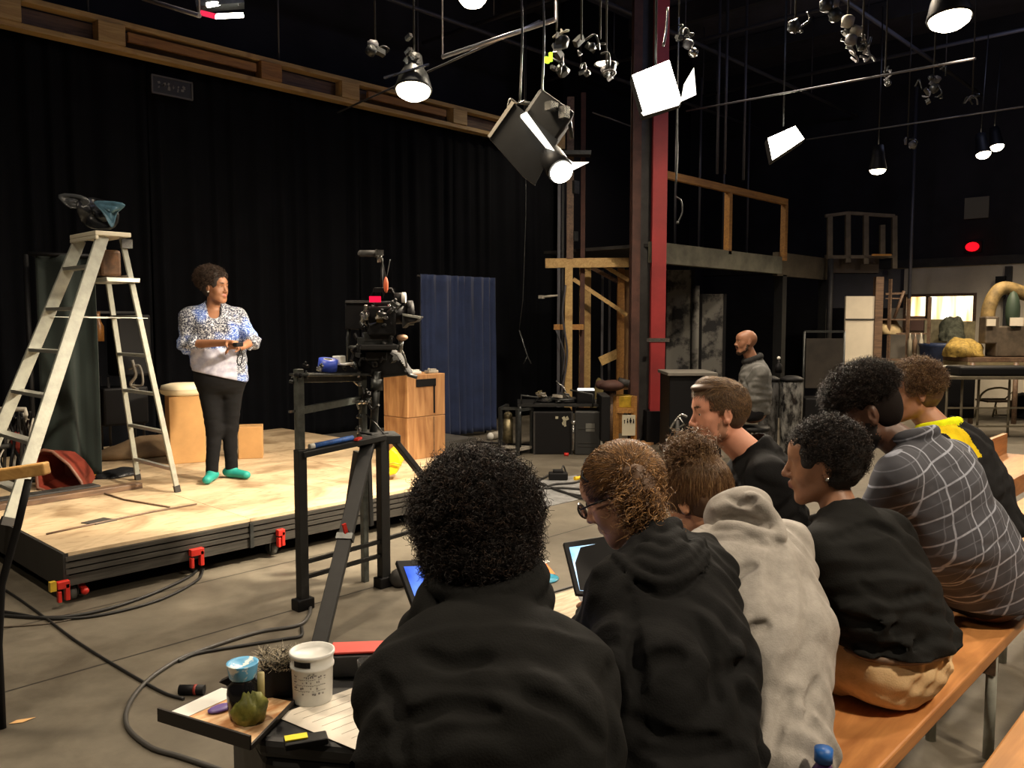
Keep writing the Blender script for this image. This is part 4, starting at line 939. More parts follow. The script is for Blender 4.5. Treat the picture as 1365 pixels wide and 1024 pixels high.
# pale door leaf
a, b = qq(1124, 500, 13.2), qq(1163, 500, 13.2); zt5 = qq(1140, 395, 13.2).z; m0 = (a + b) / 2
t = thing('pale_panel', 'tall pale door leaf standing upright, left of the lit window', 'panel', (m0.x, m0.y, 0), YAW - math.pi / 2)
MB().box((0, 0, zt5 / 2), ((b - a).length, .05, zt5)).build('board', M_wallw, t, world=False)
MB().box((0, -.03, zt5 - .36), ((b - a).length, .02, .02)).build('batten', M_dark, t, world=False)
MB().box(((b - a).length / 2 + .05, 0, zt5 / 2 + .15), (.12, .1, zt5 + .3)).build('frame_post', M_timber3, t, world=False)
# timber shelving near the window
t = thing('shelf_unit', 'thin timber shelving unit standing in front of the lit window', 'shelf', qq(1215, 560, 13.5))
sd = 13.4
zf = lambda y: qq(1200, y, sd).z
for x, yt in ((1183, 372), (1208, 398), (1236, 396)):
    p = qq(x, 500, sd); MB().bar(V((p.x, p.y, 0)), V((p.x, p.y, zf(yt))), .05, .04, up=(0, 1, 0)).build('post', M_timber3, t)
for y in (426, 445, 480):
    a, b = qq(1172, 500, sd), qq(1238, 500, sd); MB().bar(V((a.x, a.y, zf(y))) + VV * .2, V((b.x, b.y, zf(y))) + VV * .2, .4, .025).build('shelf_board', M_timber3, t)
MB().tube([qq(1205, 388, sd), qq(1192, 424, sd)], .025, 8).build('brace', M_timber3, t)
MB().bar(qq(1180, 392, sd), qq(1202, 391, sd), .03, .03).bar(qq(1180, 398, sd), qq(1202, 398, sd), .02, .02).build('top_bar', M_timber3, t)
heap('rag_pile', qq(1193, 444, sd) + VV * .2 - V((0, 0, .02)), (.3, .16, .2), mat('beige_rag', (.50, .38, .2), .9, noise=.4, nscale=8), 'beige rags heaped on the shelving unit', 'rags', 21)
for i, x in enumerate((1212, 1219, 1227)):
    a = qq(x, 476, sd - .05); o = MB().lathe([(0, 0), (.035, 0), (.035, .28), (.015, .33), (.015, .4), (0, .4)], (a.x, a.y, zf(480) + .03), 12).build('glass_jar', mat('jar_%d' % i, [(.3, .27, .2), (.18, .12, .08), (.4, .36, .28)][i], .3)); tag(o, ['cream jar at the left end of the three jars on the shelving unit', 'dark brown jar between two pale jars on the shelving unit', 'pale jar nearest the blue tub on the shelving unit'][i], 'jar', 'jars on the shelving unit')
# boards leaning under the window
a = qq(1247, 445, 14.6); o = MB().box(V((a.x, a.y, (a.z + .25) / 2)), (.40, .03, a.z + .25), Rf).build('cardboard_sheet', mat('map_sheet', (.48, .42, .26), .7, noise=.4, nscale=7)); tag(o, 'yellowish printed sheet standing in front of the lit window', 'sheet')
a = qq(1286, 440, 14.3); o = MB().box(V((a.x, a.y, (a.z + .15) / 2)), (.34, .03, a.z + .15), Rf).build('cardboard_sheet', mat('map_sheet2', (.42, .36, .2), .7, noise=.5, nscale=9)); tag(o, 'smaller ochre sheet standing right of the grey bush before the window', 'sheet')
heap('foliage_clump', qq(1268, 455, 14.2), (.23, .2, .36), mat('grey_bush', (.16, .17, .12), .9, noise=.6, nscale=18), 'grey green bushy clump standing in front of the lit window', 'plant', 23, amp=.4)
a = qq(1255, 500, 13.2); ztb = qq(1255, 458, 13.2).z
o = MB().lathe([(0, 0), (.29, 0), (.33, ztb - .05), (.36, ztb), (.31, ztb), (.29, ztb - .05), (0, ztb - .06)], (a.x, a.y, 0), 24).build('blue_tub', mat('tub_blue', (.02, .035, .09), .4, noise=.4, nscale=12)); tag(o, 'large dark blue tub standing beneath the lit window', 'tub')
# bench with tools
wd = 12.2
a, b = qq(1290, 480, wd), qq(1420, 480, wd); z1 = qq(1300, 476, wd).z
t = thing('workbench', 'long workbench with a tan front along the right wall', 'workbench', ((a.x + b.x) / 2, (a.y + b.y) / 2, 0))
MB().bar(V((a.x, a.y, z1 - .04)) + VV * .4, V((b.x, b.y, z1 - .04)) + VV * .4, .8, .06).build('bench_top', M_timber3, t)
MB().bar(V((a.x, a.y, z1 - .2)) + VV * .35, V((b.x, b.y, z1 - .2)) + VV * .35, .7, .25).build('apron', mat('bench_tan', (.23, .18, .09), .8, noise=.4, nscale=5), t)
for s_ in (.05, .5, .95):
    p = a.lerp(b, s_); MB().cyl((p.x, p.y, 0), (p.x, p.y, z1 - .08), .035, 8).build('leg', M_timber3, t)
heap('rope_heap', V((*(qq(1303, 470, wd) + VV * .4).xy, z1 - .01)), (.33, .25, .26), mat('yellow_rope', (.42, .28, .06), .8, noise=.6, nscale=22), 'yellow tangled rope heap on the workbench', 'rope', 25, amp=.35)
t = thing('machine_tool', 'rusty arched machine with a pale panel at the right end of the workbench', 'machine', V((*(qq(1345, 470, wd) + VV * .3).xy, z1)))
ar = bez([qq(1331, 440, wd), qq(1334, 410, wd), qq(1345, 388, wd), qq(1360, 383, wd), qq(1385, 392, wd)], 6)
MB().tube([p + VV * .3 for p in ar], .10, 10).build('arch', mat('rust_yellow', (.30, .20, .07), .7, noise=.6, nscale=9), t)
MB().box(qq(1345, 455, wd + .3), (.55, .3, .45), Rf).box(qq(1318, 440, wd + .25), (.2, .2, .4), Rf).build('machine_body', mat('machine_brown', (.12, .09, .06), .6, noise=.5, nscale=8), t, bevel=.02)
MB().box(qq(1355, 429, wd + .1), (.19, .02, .12), Rf).box(qq(1321, 430, wd + .1), (.13, .02, .1), Rf).build('pale_plate', M_wallw, t)
MB().ball(qq(1350, 415, wd + .2), (.12, .1, .3)).build('guard', mat('dark_green', (.03, .05, .03), .6), t)
a = at_x(1342, 400, WX - .1); t = thing('wall_conduit', 'vertical conduit with switch boxes on the pale wall', 'conduit', (a.x, a.y, 0)); MB().span((WX - .1, a.y - .05, .8), (WX - .003, a.y + .05, zt if False else at_x(1342, 355, WX - .1).z)).build('conduit_pipe', M_dark, t)
for y in (374, 391): p = at_x(1334, y, WX - .15); MB().box(p, (.1, .14, .14)).build('switch_box', M_black, t)
# tables with tube legs in front of the bench
td = 10.8
zt6 = qq(1300, 503, td).z
t = thing('folding_table', 'folding table with tube legs and clutter in front of the workbench', 'table', at_z(1310, 560, 0))
a, b = qq(1256, 505, td), qq(1400, 512, td)
MB().bar(V((a.x, a.y, zt6)) + VV * .1, V((b.x, b.y, zt6)) + VV * .1, .55, .035).build('table_top', mat('table_tan', (.17, .145, .10), .5, noise=.4, nscale=8), t)
for x in (1262, 1282, 1304, 1345, 1375):
    p = qq(x, 530, td + .1 * (x % 3)); MB().tube([V((p.x, p.y, 0)), V((p.x, p.y, zt6))], .016, 8).build('leg', mat('tube_tan', (.22, .19, .13), .5), t)
for z in (.14, .38): MB().bar(V((*qq(1262, 520, td).xy, z)), V((*qq(1375, 520, td).xy, z)), .02, .02).build('stretcher', mat('tube_tan', (.22, .19, .13)), t)
a = qq(1272, 489, td + .7); o = MB().box(a, (.5, .45, .02), Rf).build('white_board', mat('pale_board', (.45, .44, .4), .4)); tag(o, 'pale board lying flat behind the folding table', 'board')
MB().box(a - V((0, 0, .35)), (.4, .35, .68), Rf).build('box', M_black, o)
a = qq(1320, 497, td + .1); o = MB().box(V((a.x, a.y, zt6 + .08)), (1.0, .4, .12), Rf).build('black_roll', M_black, bevel=.03); tag(o, 'long black soft bundle lying on the folding table', 'bundle')
# metal chair
ch = thing('metal_chair', 'tubular metal chair tipped beside the folding table', 'chair', at_z(1330, 556, 0))
hd = at_z(1330, 556, 0).dot(VV); m_ = lambda x, y, dd=0: at_d(x, y, hd + dd)
mc = mat('chair_tube', (.30, .25, .15), .4, .4)
MB().tube(bez([m_(1303, 548), m_(1306, 530), m_(1316, 520), m_(1332, 517), m_(1344, 519)], 5), .016, 8).build('backrest', mc, ch)
MB().tube([m_(1303, 532), m_(1340, 532), m_(1350, 522), m_(1350, 550)], .014, 8).build('seat_frame', mc, ch)
MB().box(m_(1325, 534), (.4, .35, .03), Rf).build('seat', M_timber3, ch)
for (xa, ya, xb2, yb2, dd) in ((1304, 536, 1299, 552, 0), (1328, 536, 1323, 556, 0), (1346, 536, 1347, 556, 0), (1328, 541, 1328, 551, .3)): 
    p = m_(xb2, yb2, dd); MB().tube([m_(xa, ya, dd), V((p.x, p.y, .0))], .014, 8).build('leg', mc, ch)
MB().tube([V((*m_(1323, 556).xy, .03)), V((*m_(1347, 556).xy, .03))], .012, 8).build('stretcher', mc, ch)
heap('dark_sack', at_z(1375, 556, 0), (.35, .3, .33), M_black, 'round dark sack on the floor right of the metal chair', 'sack', 27)
# far railings on upper level
rd = 14.0
t = thing('far_railing', 'pale timber railing of the upper landing beyond the gallery', 'railing', qq(1145, 345, rd))
mr_ = mat('rail_dim', (.16, .13, .09), .7, noise=.3, nscale=6)
for x, y0, y1_ in ((1106, 287, 345), (1130, 285, 350), (1154, 286, 352), (1176, 300, 345), (1192, 288, 358)):
    MB().bar(qq(x, y0, rd), qq(x, y1_, rd), .08, .06, up=VV).build('rail_post', mr_, t)
MB().bar(qq(1100, 288, rd), qq(1130, 284, rd), .06, .05).bar(qq(1130, 284, rd), qq(1192, 288, rd), .06, .05).build('top_rail', mr_, t)
MB().bar(qq(1104, 343, rd), qq(1192, 342, rd), .06, .05).build('bottom_rail', mr_, t)
MB().box(qq(1135, 352, rd + .2), (.9, .05, .3), Rf).build('fascia', mat('rail_brown', (.07, .05, .035), .7), t)
MB().box(qq(1150, 385, rd + .3), (1.3, .2, .65), Rf).build('fascia_box', M_wall, t)
p = qq(1106, 400, rd); MB().cyl((p.x, p.y, 0), (p.x, p.y, qq(1106, 345, rd).z), .05, 8).build('landing_post', M_dark, t)
p = qq(1212, 400, rd); MB().cyl((p.x, p.y, 0), (p.x, p.y, 5.3), .03, 8).build('landing_pipe', M_pipe, t)
MB().box(qq(1175, 340, rd - .1), (.32, .03, .03), Rf).build('orange_edge', mat('brass_edge', (.7, .35, .1), .3, .6), t)  # bright orange metal strip along the landing edge
# wall panel, red signal light
a = at_x(1302, 277, WX - .05); o = MB().box(a, (.03, .38, .36)).build('wall_panel', mat('panel_pale', (.20, .19, .15), .7)); tag(o, 'small pale square panel high on the dark end wall', 'panel')
a = at_x(1296, 329, WX - .06); o = thing('signal_light', 'small glowing red signal light on the dark end wall', 'light', a); MB().ball(a, (.05, .11, .08)).build('bulb', emis('signal_red', (1, .004, .01), 1.6), o); MB().box(a + V((.045, 0, 0)), (.03, .28, .2)).build('housing', M_black, o)
# ================================================================== vertical hanging pipes mid-right
for i, (x, y0, y1_, d, lb) in enumerate(((956, 165, 232, 12, 'left of three thin pipes hanging behind the gallery guard rail'), (966, 165, 232, 12, 'middle of three thin pipes hanging behind the gallery guard rail'), (991, 195, 240, 12.4, 'right of three thin pipes hanging behind the gallery guard rail'))):
    a = qq(x, y1_, d); o = MB().cyl(a, (a.x, a.y, ZC), .02, 8).build('hanging_pipe', M_pipe); tag(o, lb, 'pipe')
t = thing('chain_hoist', 'dangling chain with a pale hook in front of the gallery rail', 'chain', qq(905, 300, 9))
MB().tube(bez([V((qq(903, 140, 9).x, qq(903, 140, 9).y, ZC)), qq(903, 140, 9), qq(903, 200, 9), qq(901, 245, 9)], 6), .012, 6).build('chain', M_gun, t); MB().tube(bez([qq(901, 262, 9), qq(908, 268, 9), qq(909, 284, 9), qq(903, 298, 9)], 6), .009, 6).ball(qq(903, 297, 9), .018).build('hook', M_gun, t)
# ================================================================== lamps
W_HOT = emis('lamp_hot', (1, .93, .78), 14)
W_WARM = emis('lamp_warm', (1, .85, .62), 9)
W_SOFT = emis('lamp_flap_lit', (1, .93, .8), 2.2)  # lamp light falling on the barn doors, put in as their own glow
def pend(px, py, dep, r, label, tilt=0.0, energy=60, hang=True, col=(1, .8, .55), shade_m=None):
    c = at_d(px, py, dep); t = thing('pendant_lamp', label, 'lamp', c)
    R = Matrix.Rotation(tilt, 3, RR)
    MB().lathe([(.03, .30), (.06, .30), (.075, .2), (r * .75, .14), (r, .02), (r * .97, 0), (r * .9, .015), (r * .68, .13), (.05, .18)], c, 28, R=R, cap=False).build('shade', shade_m or M_gun, t)
    MB().lathe([(0, .02), (r * .9, .012), (r * .86, -.012), (r * .6, -.04), (0, -.055)], c, 28, R=R).build('bulb', W_WARM, t)
    MB().cyl(c + R @ V((0, 0, .3)), V((c.x, c.y, 5.3)), .008, 6).build('cable', M_rubber, t)
    if energy: spot('pendant_light', c - V((0, 0, .075)), c - R @ V((0, 0, 3)), energy, 150, col, .6, r * .8)
    return t
t = pend(551, 122, 6.6, .145, 'dark bell pendant lamp hanging at the end of the pine truss', -.28, 70)
for k_ in range(6):
    r_ = random.Random(k_); MB().box(at_d(545 + r_.uniform(-4, 12), 70 + r_.uniform(-25, 18), 6.6), (.03, .03, .06), Matrix.Rotation(r_.uniform(0, 3), 3, 'X')).build('clamp', M_chrome, t)
MB().bar(at_d(512, 104, 6.5), at_d(572, 86, 6.5), .03, .012).build('arm', M_chrome, t)
pend(1266, 27, 5.6, .14, 'large bright pendant lamp near the top right corner', -.2, 90, shade_m=M_black)
pend(1170, 227, 10.5, .105, 'small pendant lamp above the far railing', 0, 70, shade_m=M_black)
pend(630, -2, 5.0, .09, 'pendant lamp cut by the top edge above the centre', 0, 50)
pend(1311, 206, 11.5, .10, 'lower left lamp of the close pair near the right edge', -.3, 170, shade_m=M_black); pend(1329, 196, 12.2, .10, 'upper right lamp of the close pair near the right edge', -.3, 170, shade_m=M_black)
# fluorescent tubes upper left
t = thing('tube_light', 'twin fluorescent fixture with a red end above the pine truss', 'light', at_d(290, 12, 6.4))
MB().cyl(at_d(276, 7, 6.4), at_d(308, 1, 6.5), .018, 10).build('tube', W_HOT, t)
MB().cyl(at_d(286, 22, 6.4), at_d(324, 20, 6.5), .018, 10).build('tube', W_HOT, t)
MB().cyl(at_d(268, 17, 6.4), at_d(288, 22, 6.4), .02, 8).build('end_cap', emis('red_glow', (.8, .03, .08), .8), t)
MB().bar(at_d(262, 9, 6.45), at_d(325, 4, 6.55), .14, .04).build('housing', M_gun, t)
for px in (270, 318):
    h_ = at_d(px, 8, 6.5); MB().cyl(h_, (h_.x, h_.y, ZC), .008, 6).build('cable', M_rubber, t)
# bright rods catching light
for (xa, ya, xb2, yb2, d, lb) in ((590, 76, 740, 26, 6.0, 'bright grey rod slanting beneath the ceiling above the truss end'), (190, -2, 266, 21, 6.6, 'thin silver rod slanting beneath the ceiling at the upper left')):
    e0, e1 = at_d(xa, ya, d), at_d(xb2, yb2, d - .6); o = MB().cyl(e0, e1, .016, 8).cyl(e0, (e0.x, e0.y, ZC), .006, 6).cyl(e1, (e1.x, e1.y, ZC), .006, 6).build('grid_rod', mat('bright_rod', (.5, .5, .55), .3, .6)); tag(o, lb, 'rod')
# big barn-door fixture
BD = 5.2; bdp = lambda x, y, dd=0: at_d(x, y, BD + dd)
t = thing('barn_door_light', 'large black stage light with open barn doors hanging above the centre', 'stage light', bdp(705, 190))
MB().prism([bdp(684, 136, -.06), bdp(744, 187, -.06), bdp(713, 247, -.06), bdp(698, 236, -.06), bdp(651, 183, -.06)], V((0, 0, 0)), VV * .018).build('barn_door', M_blackm, t)
MB().prism([bdp(682, 134, -.07), bdp(686, 137, -.07), bdp(653, 184, -.07), bdp(650, 181, -.07)], (0, 0, 0), VV * .03).build('door_edge', M_grime, t)
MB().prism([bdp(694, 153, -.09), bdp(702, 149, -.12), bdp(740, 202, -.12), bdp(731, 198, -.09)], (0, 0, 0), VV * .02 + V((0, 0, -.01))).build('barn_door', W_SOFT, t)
MB().box(bdp(724, 168, .18), (.26, .3, .3), Rf @ Matrix.Rotation(.6, 3, 'Y')).build('housing', M_blackm, t, bevel=.02)
lc = bdp(733, 208, 0); ld = (bdp(748, 229, -.16) - lc).normalized()
MB().cyl(lc, bdp(748, 229, -.16), .078, 24).build('snoot', M_black, t)
ee = bdp(748, 229, -.16) + ld * .004; MB().cyl(ee, ee + ld * .006, .068, 24).build('lens', W_HOT, t)
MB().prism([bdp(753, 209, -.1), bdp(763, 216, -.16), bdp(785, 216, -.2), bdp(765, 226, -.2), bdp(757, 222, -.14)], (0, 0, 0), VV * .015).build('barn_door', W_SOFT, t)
MB().tube(bez([bdp(676, 145), bdp(680, 132), bdp(690, 138), bdp(700, 134)], 5), .006, 5).build('safety_wire', M_chrome, t); MB().box(bdp(735, 142), (.07, .05, .05)).build('yoke_clamp', M_chrome, t); MB().box(bdp(752, 150), (.05, .05, .07)).build('yoke_clamp', M_chrome, t)
MB().tube([bdp(692, 136, .1), bdp(715, 140, .15), bdp(758, 150, .15), bdp(762, 185, .15)], .014, 8).build('yoke', M_gun, t)
for xa, ya in ((693, 136), (722, 140)):
    a = bdp(xa, ya, .1); MB().tube(bez([a, a + V((.02, 0, .5)), a + V((-.01, .01, 1.2)), V((a.x, a.y, ZC))], 6), .007, 6).build('cable', M_rubber, t)
# flood panels
def flood(corners, dep, label, lo, hit, energy, sz=70, par=None, col=(1, .86, .68)):
    pts = [at_d(x, y, dep + dd) for x, y, dd in corners]; c = sum(pts, V((0, 0, 0))) / 4
    t = thing('flood_light', label, 'stage light', c); n = (pts[1] - pts[0]).cross(pts[3] - pts[0]).normalized()
    if n.dot(VV) > 0: n = -n
    MB().prism(pts, (0, 0, 0), -n * .01).build('lens', W_HOT, t)
    big = [c + (p - c) * 1.06 - n * .012 for p in pts]; MB().prism(big, (0, 0, 0), -n * .14).build('housing', M_blackm, t, bevel=.01)
    for i_ in lo:
        (x0, y0, d0), (x1, y1, d1), (x2, y2, d2), (x3, y3, d3) = i_
        MB().prism([at_d(x0, y0, dep + d0), at_d(x1, y1, dep + d1), at_d(x2, y2, dep + d2), at_d(x3, y3, dep + d3)], (0, 0, 0), VV * .012).build('barn_door', W_SOFT, t)
    top = c - n * .1; MB().tube([top + V((0, 0, .2)), V((top.x, top.y, 5.3))], .012, 6).build('hanger', M_gun, t)
    spot('flood_spot', c + n * .05, hit, energy, sz, col, .5, .2); return t
t = flood(((843, 100, 0), (892, 80, 0), (908, 133, -.05), (858, 150, -.05)), 6.9, 'brilliant square flood light hanging in front of the red column', [((855, 150, -.05), (912, 128, -.05), (905, 140, -.2), (858, 154, -.2)), ((912, 112, 0), (925, 90, .1), (928, 126, -.1), (908, 135, -.1))], V((1.5, 3.2, 0)), 330, 120)
MB().tube(bez([at_d(884, 62, 6.9), at_d(888, 40, 6.9), at_d(890, 10, 6.9)], 5), .012, 6).ball(at_d(924, 70, 6.9), .04).build('chain', M_chrome, t)
t = flood(((1024, 184, 0), (1060, 168, 0), (1072, 185, -.05), (1030, 213, -.05)), 9.6, 'smaller bright flood light hanging above the gallery end', [], V((3.5, 2.5, 0)), 160, 120)
# clamps, lamps off, hanging bits in the dark grid
r_ = random.Random(12)
dk = mat('grid_metal_pale', (.16, .16, .17), .5, .3)
def cluster(px, py, dep, n, sp, lb, seed):
    r = random.Random(seed); t = thing('rigging_clamp', lb, 'rigging', at_d(px, py, dep))
    for i in range(n):
        c = at_d(px + r.uniform(-sp[0], sp[0]), py + r.uniform(-sp[1], sp[1]), dep + r.uniform(-.1, .1)); s = r.uniform(.02, .05); R = Matrix.Rotation(r.uniform(0, 3), 3, 'X') @ Matrix.Rotation(r.uniform(0, 3), 3, 'Z')
        b = MB()
        if r.random() < .45: b.tube(bez([c, c + R @ V((s, s * .5, s)), c + R @ V((s * 2, 0, s * 1.5)), c + R @ V((s * 2.4, -s, 0))], 4), .008, 6)
        elif r.random() < .5: b.lathe([(s * .4, 0), (s, s * .3), (s * 1.1, s * 1.6), (s * .6, s * 2)], c, 12, R=R)
        else: b.box(c, (s, s * 1.7, s * .8), R)
        b.build('fitting', r.choice([M_gun, dk, M_gun, dk, M_grime if seed in (1, 4, 5) else M_gun]), t)
    top = at_d(px, py - sp[1], dep); MB().cyl(top, (top.x, top.y, ZC), .008, 6).build('cable', M_rubber, t)
    return t
cluster(742, 70, 6.2, 12, (6, 30), 'bundle of silver clamps hanging beside the green lit switch', 1)
cluster(775, 75, 6.4, 5, (6, 22), 'small dark clamp bundle hanging right of the silver bundle', 2)
cluster(808, 95, 6.6, 7, (7, 10), 'pale clamp hanging left of the brilliant square flood', 3)
cluster(1130, 52, 6.5, 12, (9, 22), 'pale clamp bundle under the ceiling, above the small far pendant', 4)
cluster(1150, 72, 6.5, 9, (6, 14), 'pale clamp bundle just right of the larger bundle under the ceiling', 5)
cluster(1245, 118, 8.5, 12, (16, 18), 'wide scatter of clamps hanging below the large bright pendant', 6)
cluster(1296, 138, 9, 5, (8, 8), 'small clamps hanging above the close pair of lamps', 7)
cluster(1060, 38, 6.3, 5, (8, 6), 'single pale clamp under the ceiling left of the clamp bundles', 8)
cluster(1102, 18, 6.3, 6, (10, 8), 'dim clamps near the ceiling above the single pale clamp', 9)
cluster(1180, 110, 8, 5, (6, 8), 'grey hook clamp hanging between the two scatters of clamps', 10)
cluster(905, 45, 6.9, 6, (10, 22), 'clamps on the chain above the brilliant square flood', 11)
cluster(500, 65, 7, 6, (10, 12), 'dim clamps hanging left of the bell pendant lamp', 12)
cluster(1210, 190, 10, 5, (7, 7), 'dim grey clamps hanging right of the small far pendant', 13)
cluster(800, 60, 6.4, 4, (16, 8), 'flat pale plates under the ceiling left of the flood chain', 14)
o = MB().box(at_d(729, 80, 6.0), (.035, .02, .04)).box(at_d(734, 76, 6.0), (.02, .02, .06)).build('green_switch', emis('green_glow', (.55, 1, .05), 1.2)); tag(o, 'tiny glowing yellow green switch hanging in the grid', 'switch')
# slim cross pipes seen at the upper right
for (xa, ya, da, xb2, yb2, db, lb) in ((915, 148, 9.5, 1300, 78, 5.6, 'thin pipe under the ceiling rising to the large bright pendant'), (1075, 186, 11, 1365, 142, 8, 'thin pipe under the ceiling passing above the small far pendant'), (790, 150, 11, 840, 168, 11.4, 'short thin pipe between the timber tower and the columns'), (450, 150, 8.5, 720, 28, 5.5, 'dim pipe crossing under the ceiling behind the bell pendant')):
    o = MB().cyl(at_d(xa, ya, da), at_d(xb2, yb2, db), .009, 8).build('cross_pipe', M_pipe); tag(o, lb, 'pipe')
# ================================================================== general room lighting
a = at_d(748, 229, 5.0)
spot('barn_spot', bdp(748, 229, -.2) + ld * .05, at_z(330, 655, S), 620, 70, (1, .84, .62), .6, .09)
spot('barn_spill', bdp(750, 232, -.25), at_d(955, 560, 3.25), 170, 34, (1, .86, .70), .7, .07)
# unseen pendants added over audience, workshop and behind the camera for more light
for i, (x, y, z, e) in enumerate(((2.2, -1.6, 4.4, 520), (5.2, -.6, 4.4, 340), (-1.4, 1.2, 4.4, 120), (12.2, 1.6, 4.2, 380), (5.5, 3.4, 4.9, 120))):
    if i < 4:
        t = thing('pendant_lamp', ['unseen bell pendant added for light behind the benches', 'unseen bell pendant added for light over the rear bench', 'unseen bell pendant added for light left of the low table', 'unseen bell pendant added for light over the workshop floor'][i], 'lamp', (x, y, z))
        MB().lathe([(.03, .30), (.06, .30), (.075, .2), (.12, .14), (.17, .02)], (x, y, z), 24, cap=False).build('shade', M_gun, t); MB().lathe([(0, .035), (.14, .035), (.14, .03), (0, .03)], (x, y, z), 24).build('bulb', W_WARM, t); MB().cyl((x, y, z + .3), (x, y, 5.3), .008, 6).build('cable', M_rubber, t)
        spot('unseen_fill_light', (x, y, z - .02), (x, y, 0), e, 150, (1, .83, .62), .7, .15)
for i, (x, y, z, e, lb) in enumerate(((6.6, 3.6, 4.9, 480, 'unseen bell pendant added for light above the floor before the gallery'), (4.4, 5.0, 5.1, 300, 'unseen bell pendant added for light above the crates on the stage'), (.8, 3.7, 4.0, 230, 'unseen bell pendant added for light left of the hand rail'), (9.5, 7.2, 5.0, 120, 'unseen bell pendant added for light above the gallery deck'))):  # unseen pendants added to brighten tower, gallery, stage and a face
    t = thing('pendant_lamp', lb, 'lamp', (x, y, z))
    MB().lathe([(.03, .30), (.06, .30), (.075, .2), (.12, .14), (.17, .02)], (x, y, z), 24, cap=False).build('shade', M_gun, t); MB().lathe([(0, .035), (.14, .035), (.14, .03), (0, .03)], (x, y, z), 24).build('bulb', W_WARM, t); MB().cyl((x, y, z + .3), (x, y, 5.3), .008, 6).build('cable', M_rubber, t)
    spot('unseen_fill_light', (x, y, z - .02), (x, y, 0), e, 155, (1, .82, .60), .7, .15)
# unseen cool fill lights added below the grid so the ceiling reads blue-black
w_ = bpy.data.worlds.new('world'); SC.world = w_; w_.use_nodes = True; w_.node_tree.nodes['Background'].inputs[0].default_value = (.2, .25, .4, 1); w_.node_tree.nodes['Background'].inputs[1].default_value = .02
for (x, y) in ((2.5, 3.5), (7.5, 4.0), (12, 3.0), (7, -1)): plight('added_ceiling_fill', (x, y, 5.0), 15, (.6, .65, 1), .25)
SC.view_settings.view_transform = 'Standard'; SC.view_settings.look = 'None'; SC.view_settings.gamma = 1.0; SC.view_settings.exposure = 0.6
SC.cycles.use_denoising = True; SC.cycles.max_bounces = 6; SC.cycles.sample_clamp_indirect = 4; SC.cycles.use_adaptive_sampling = True
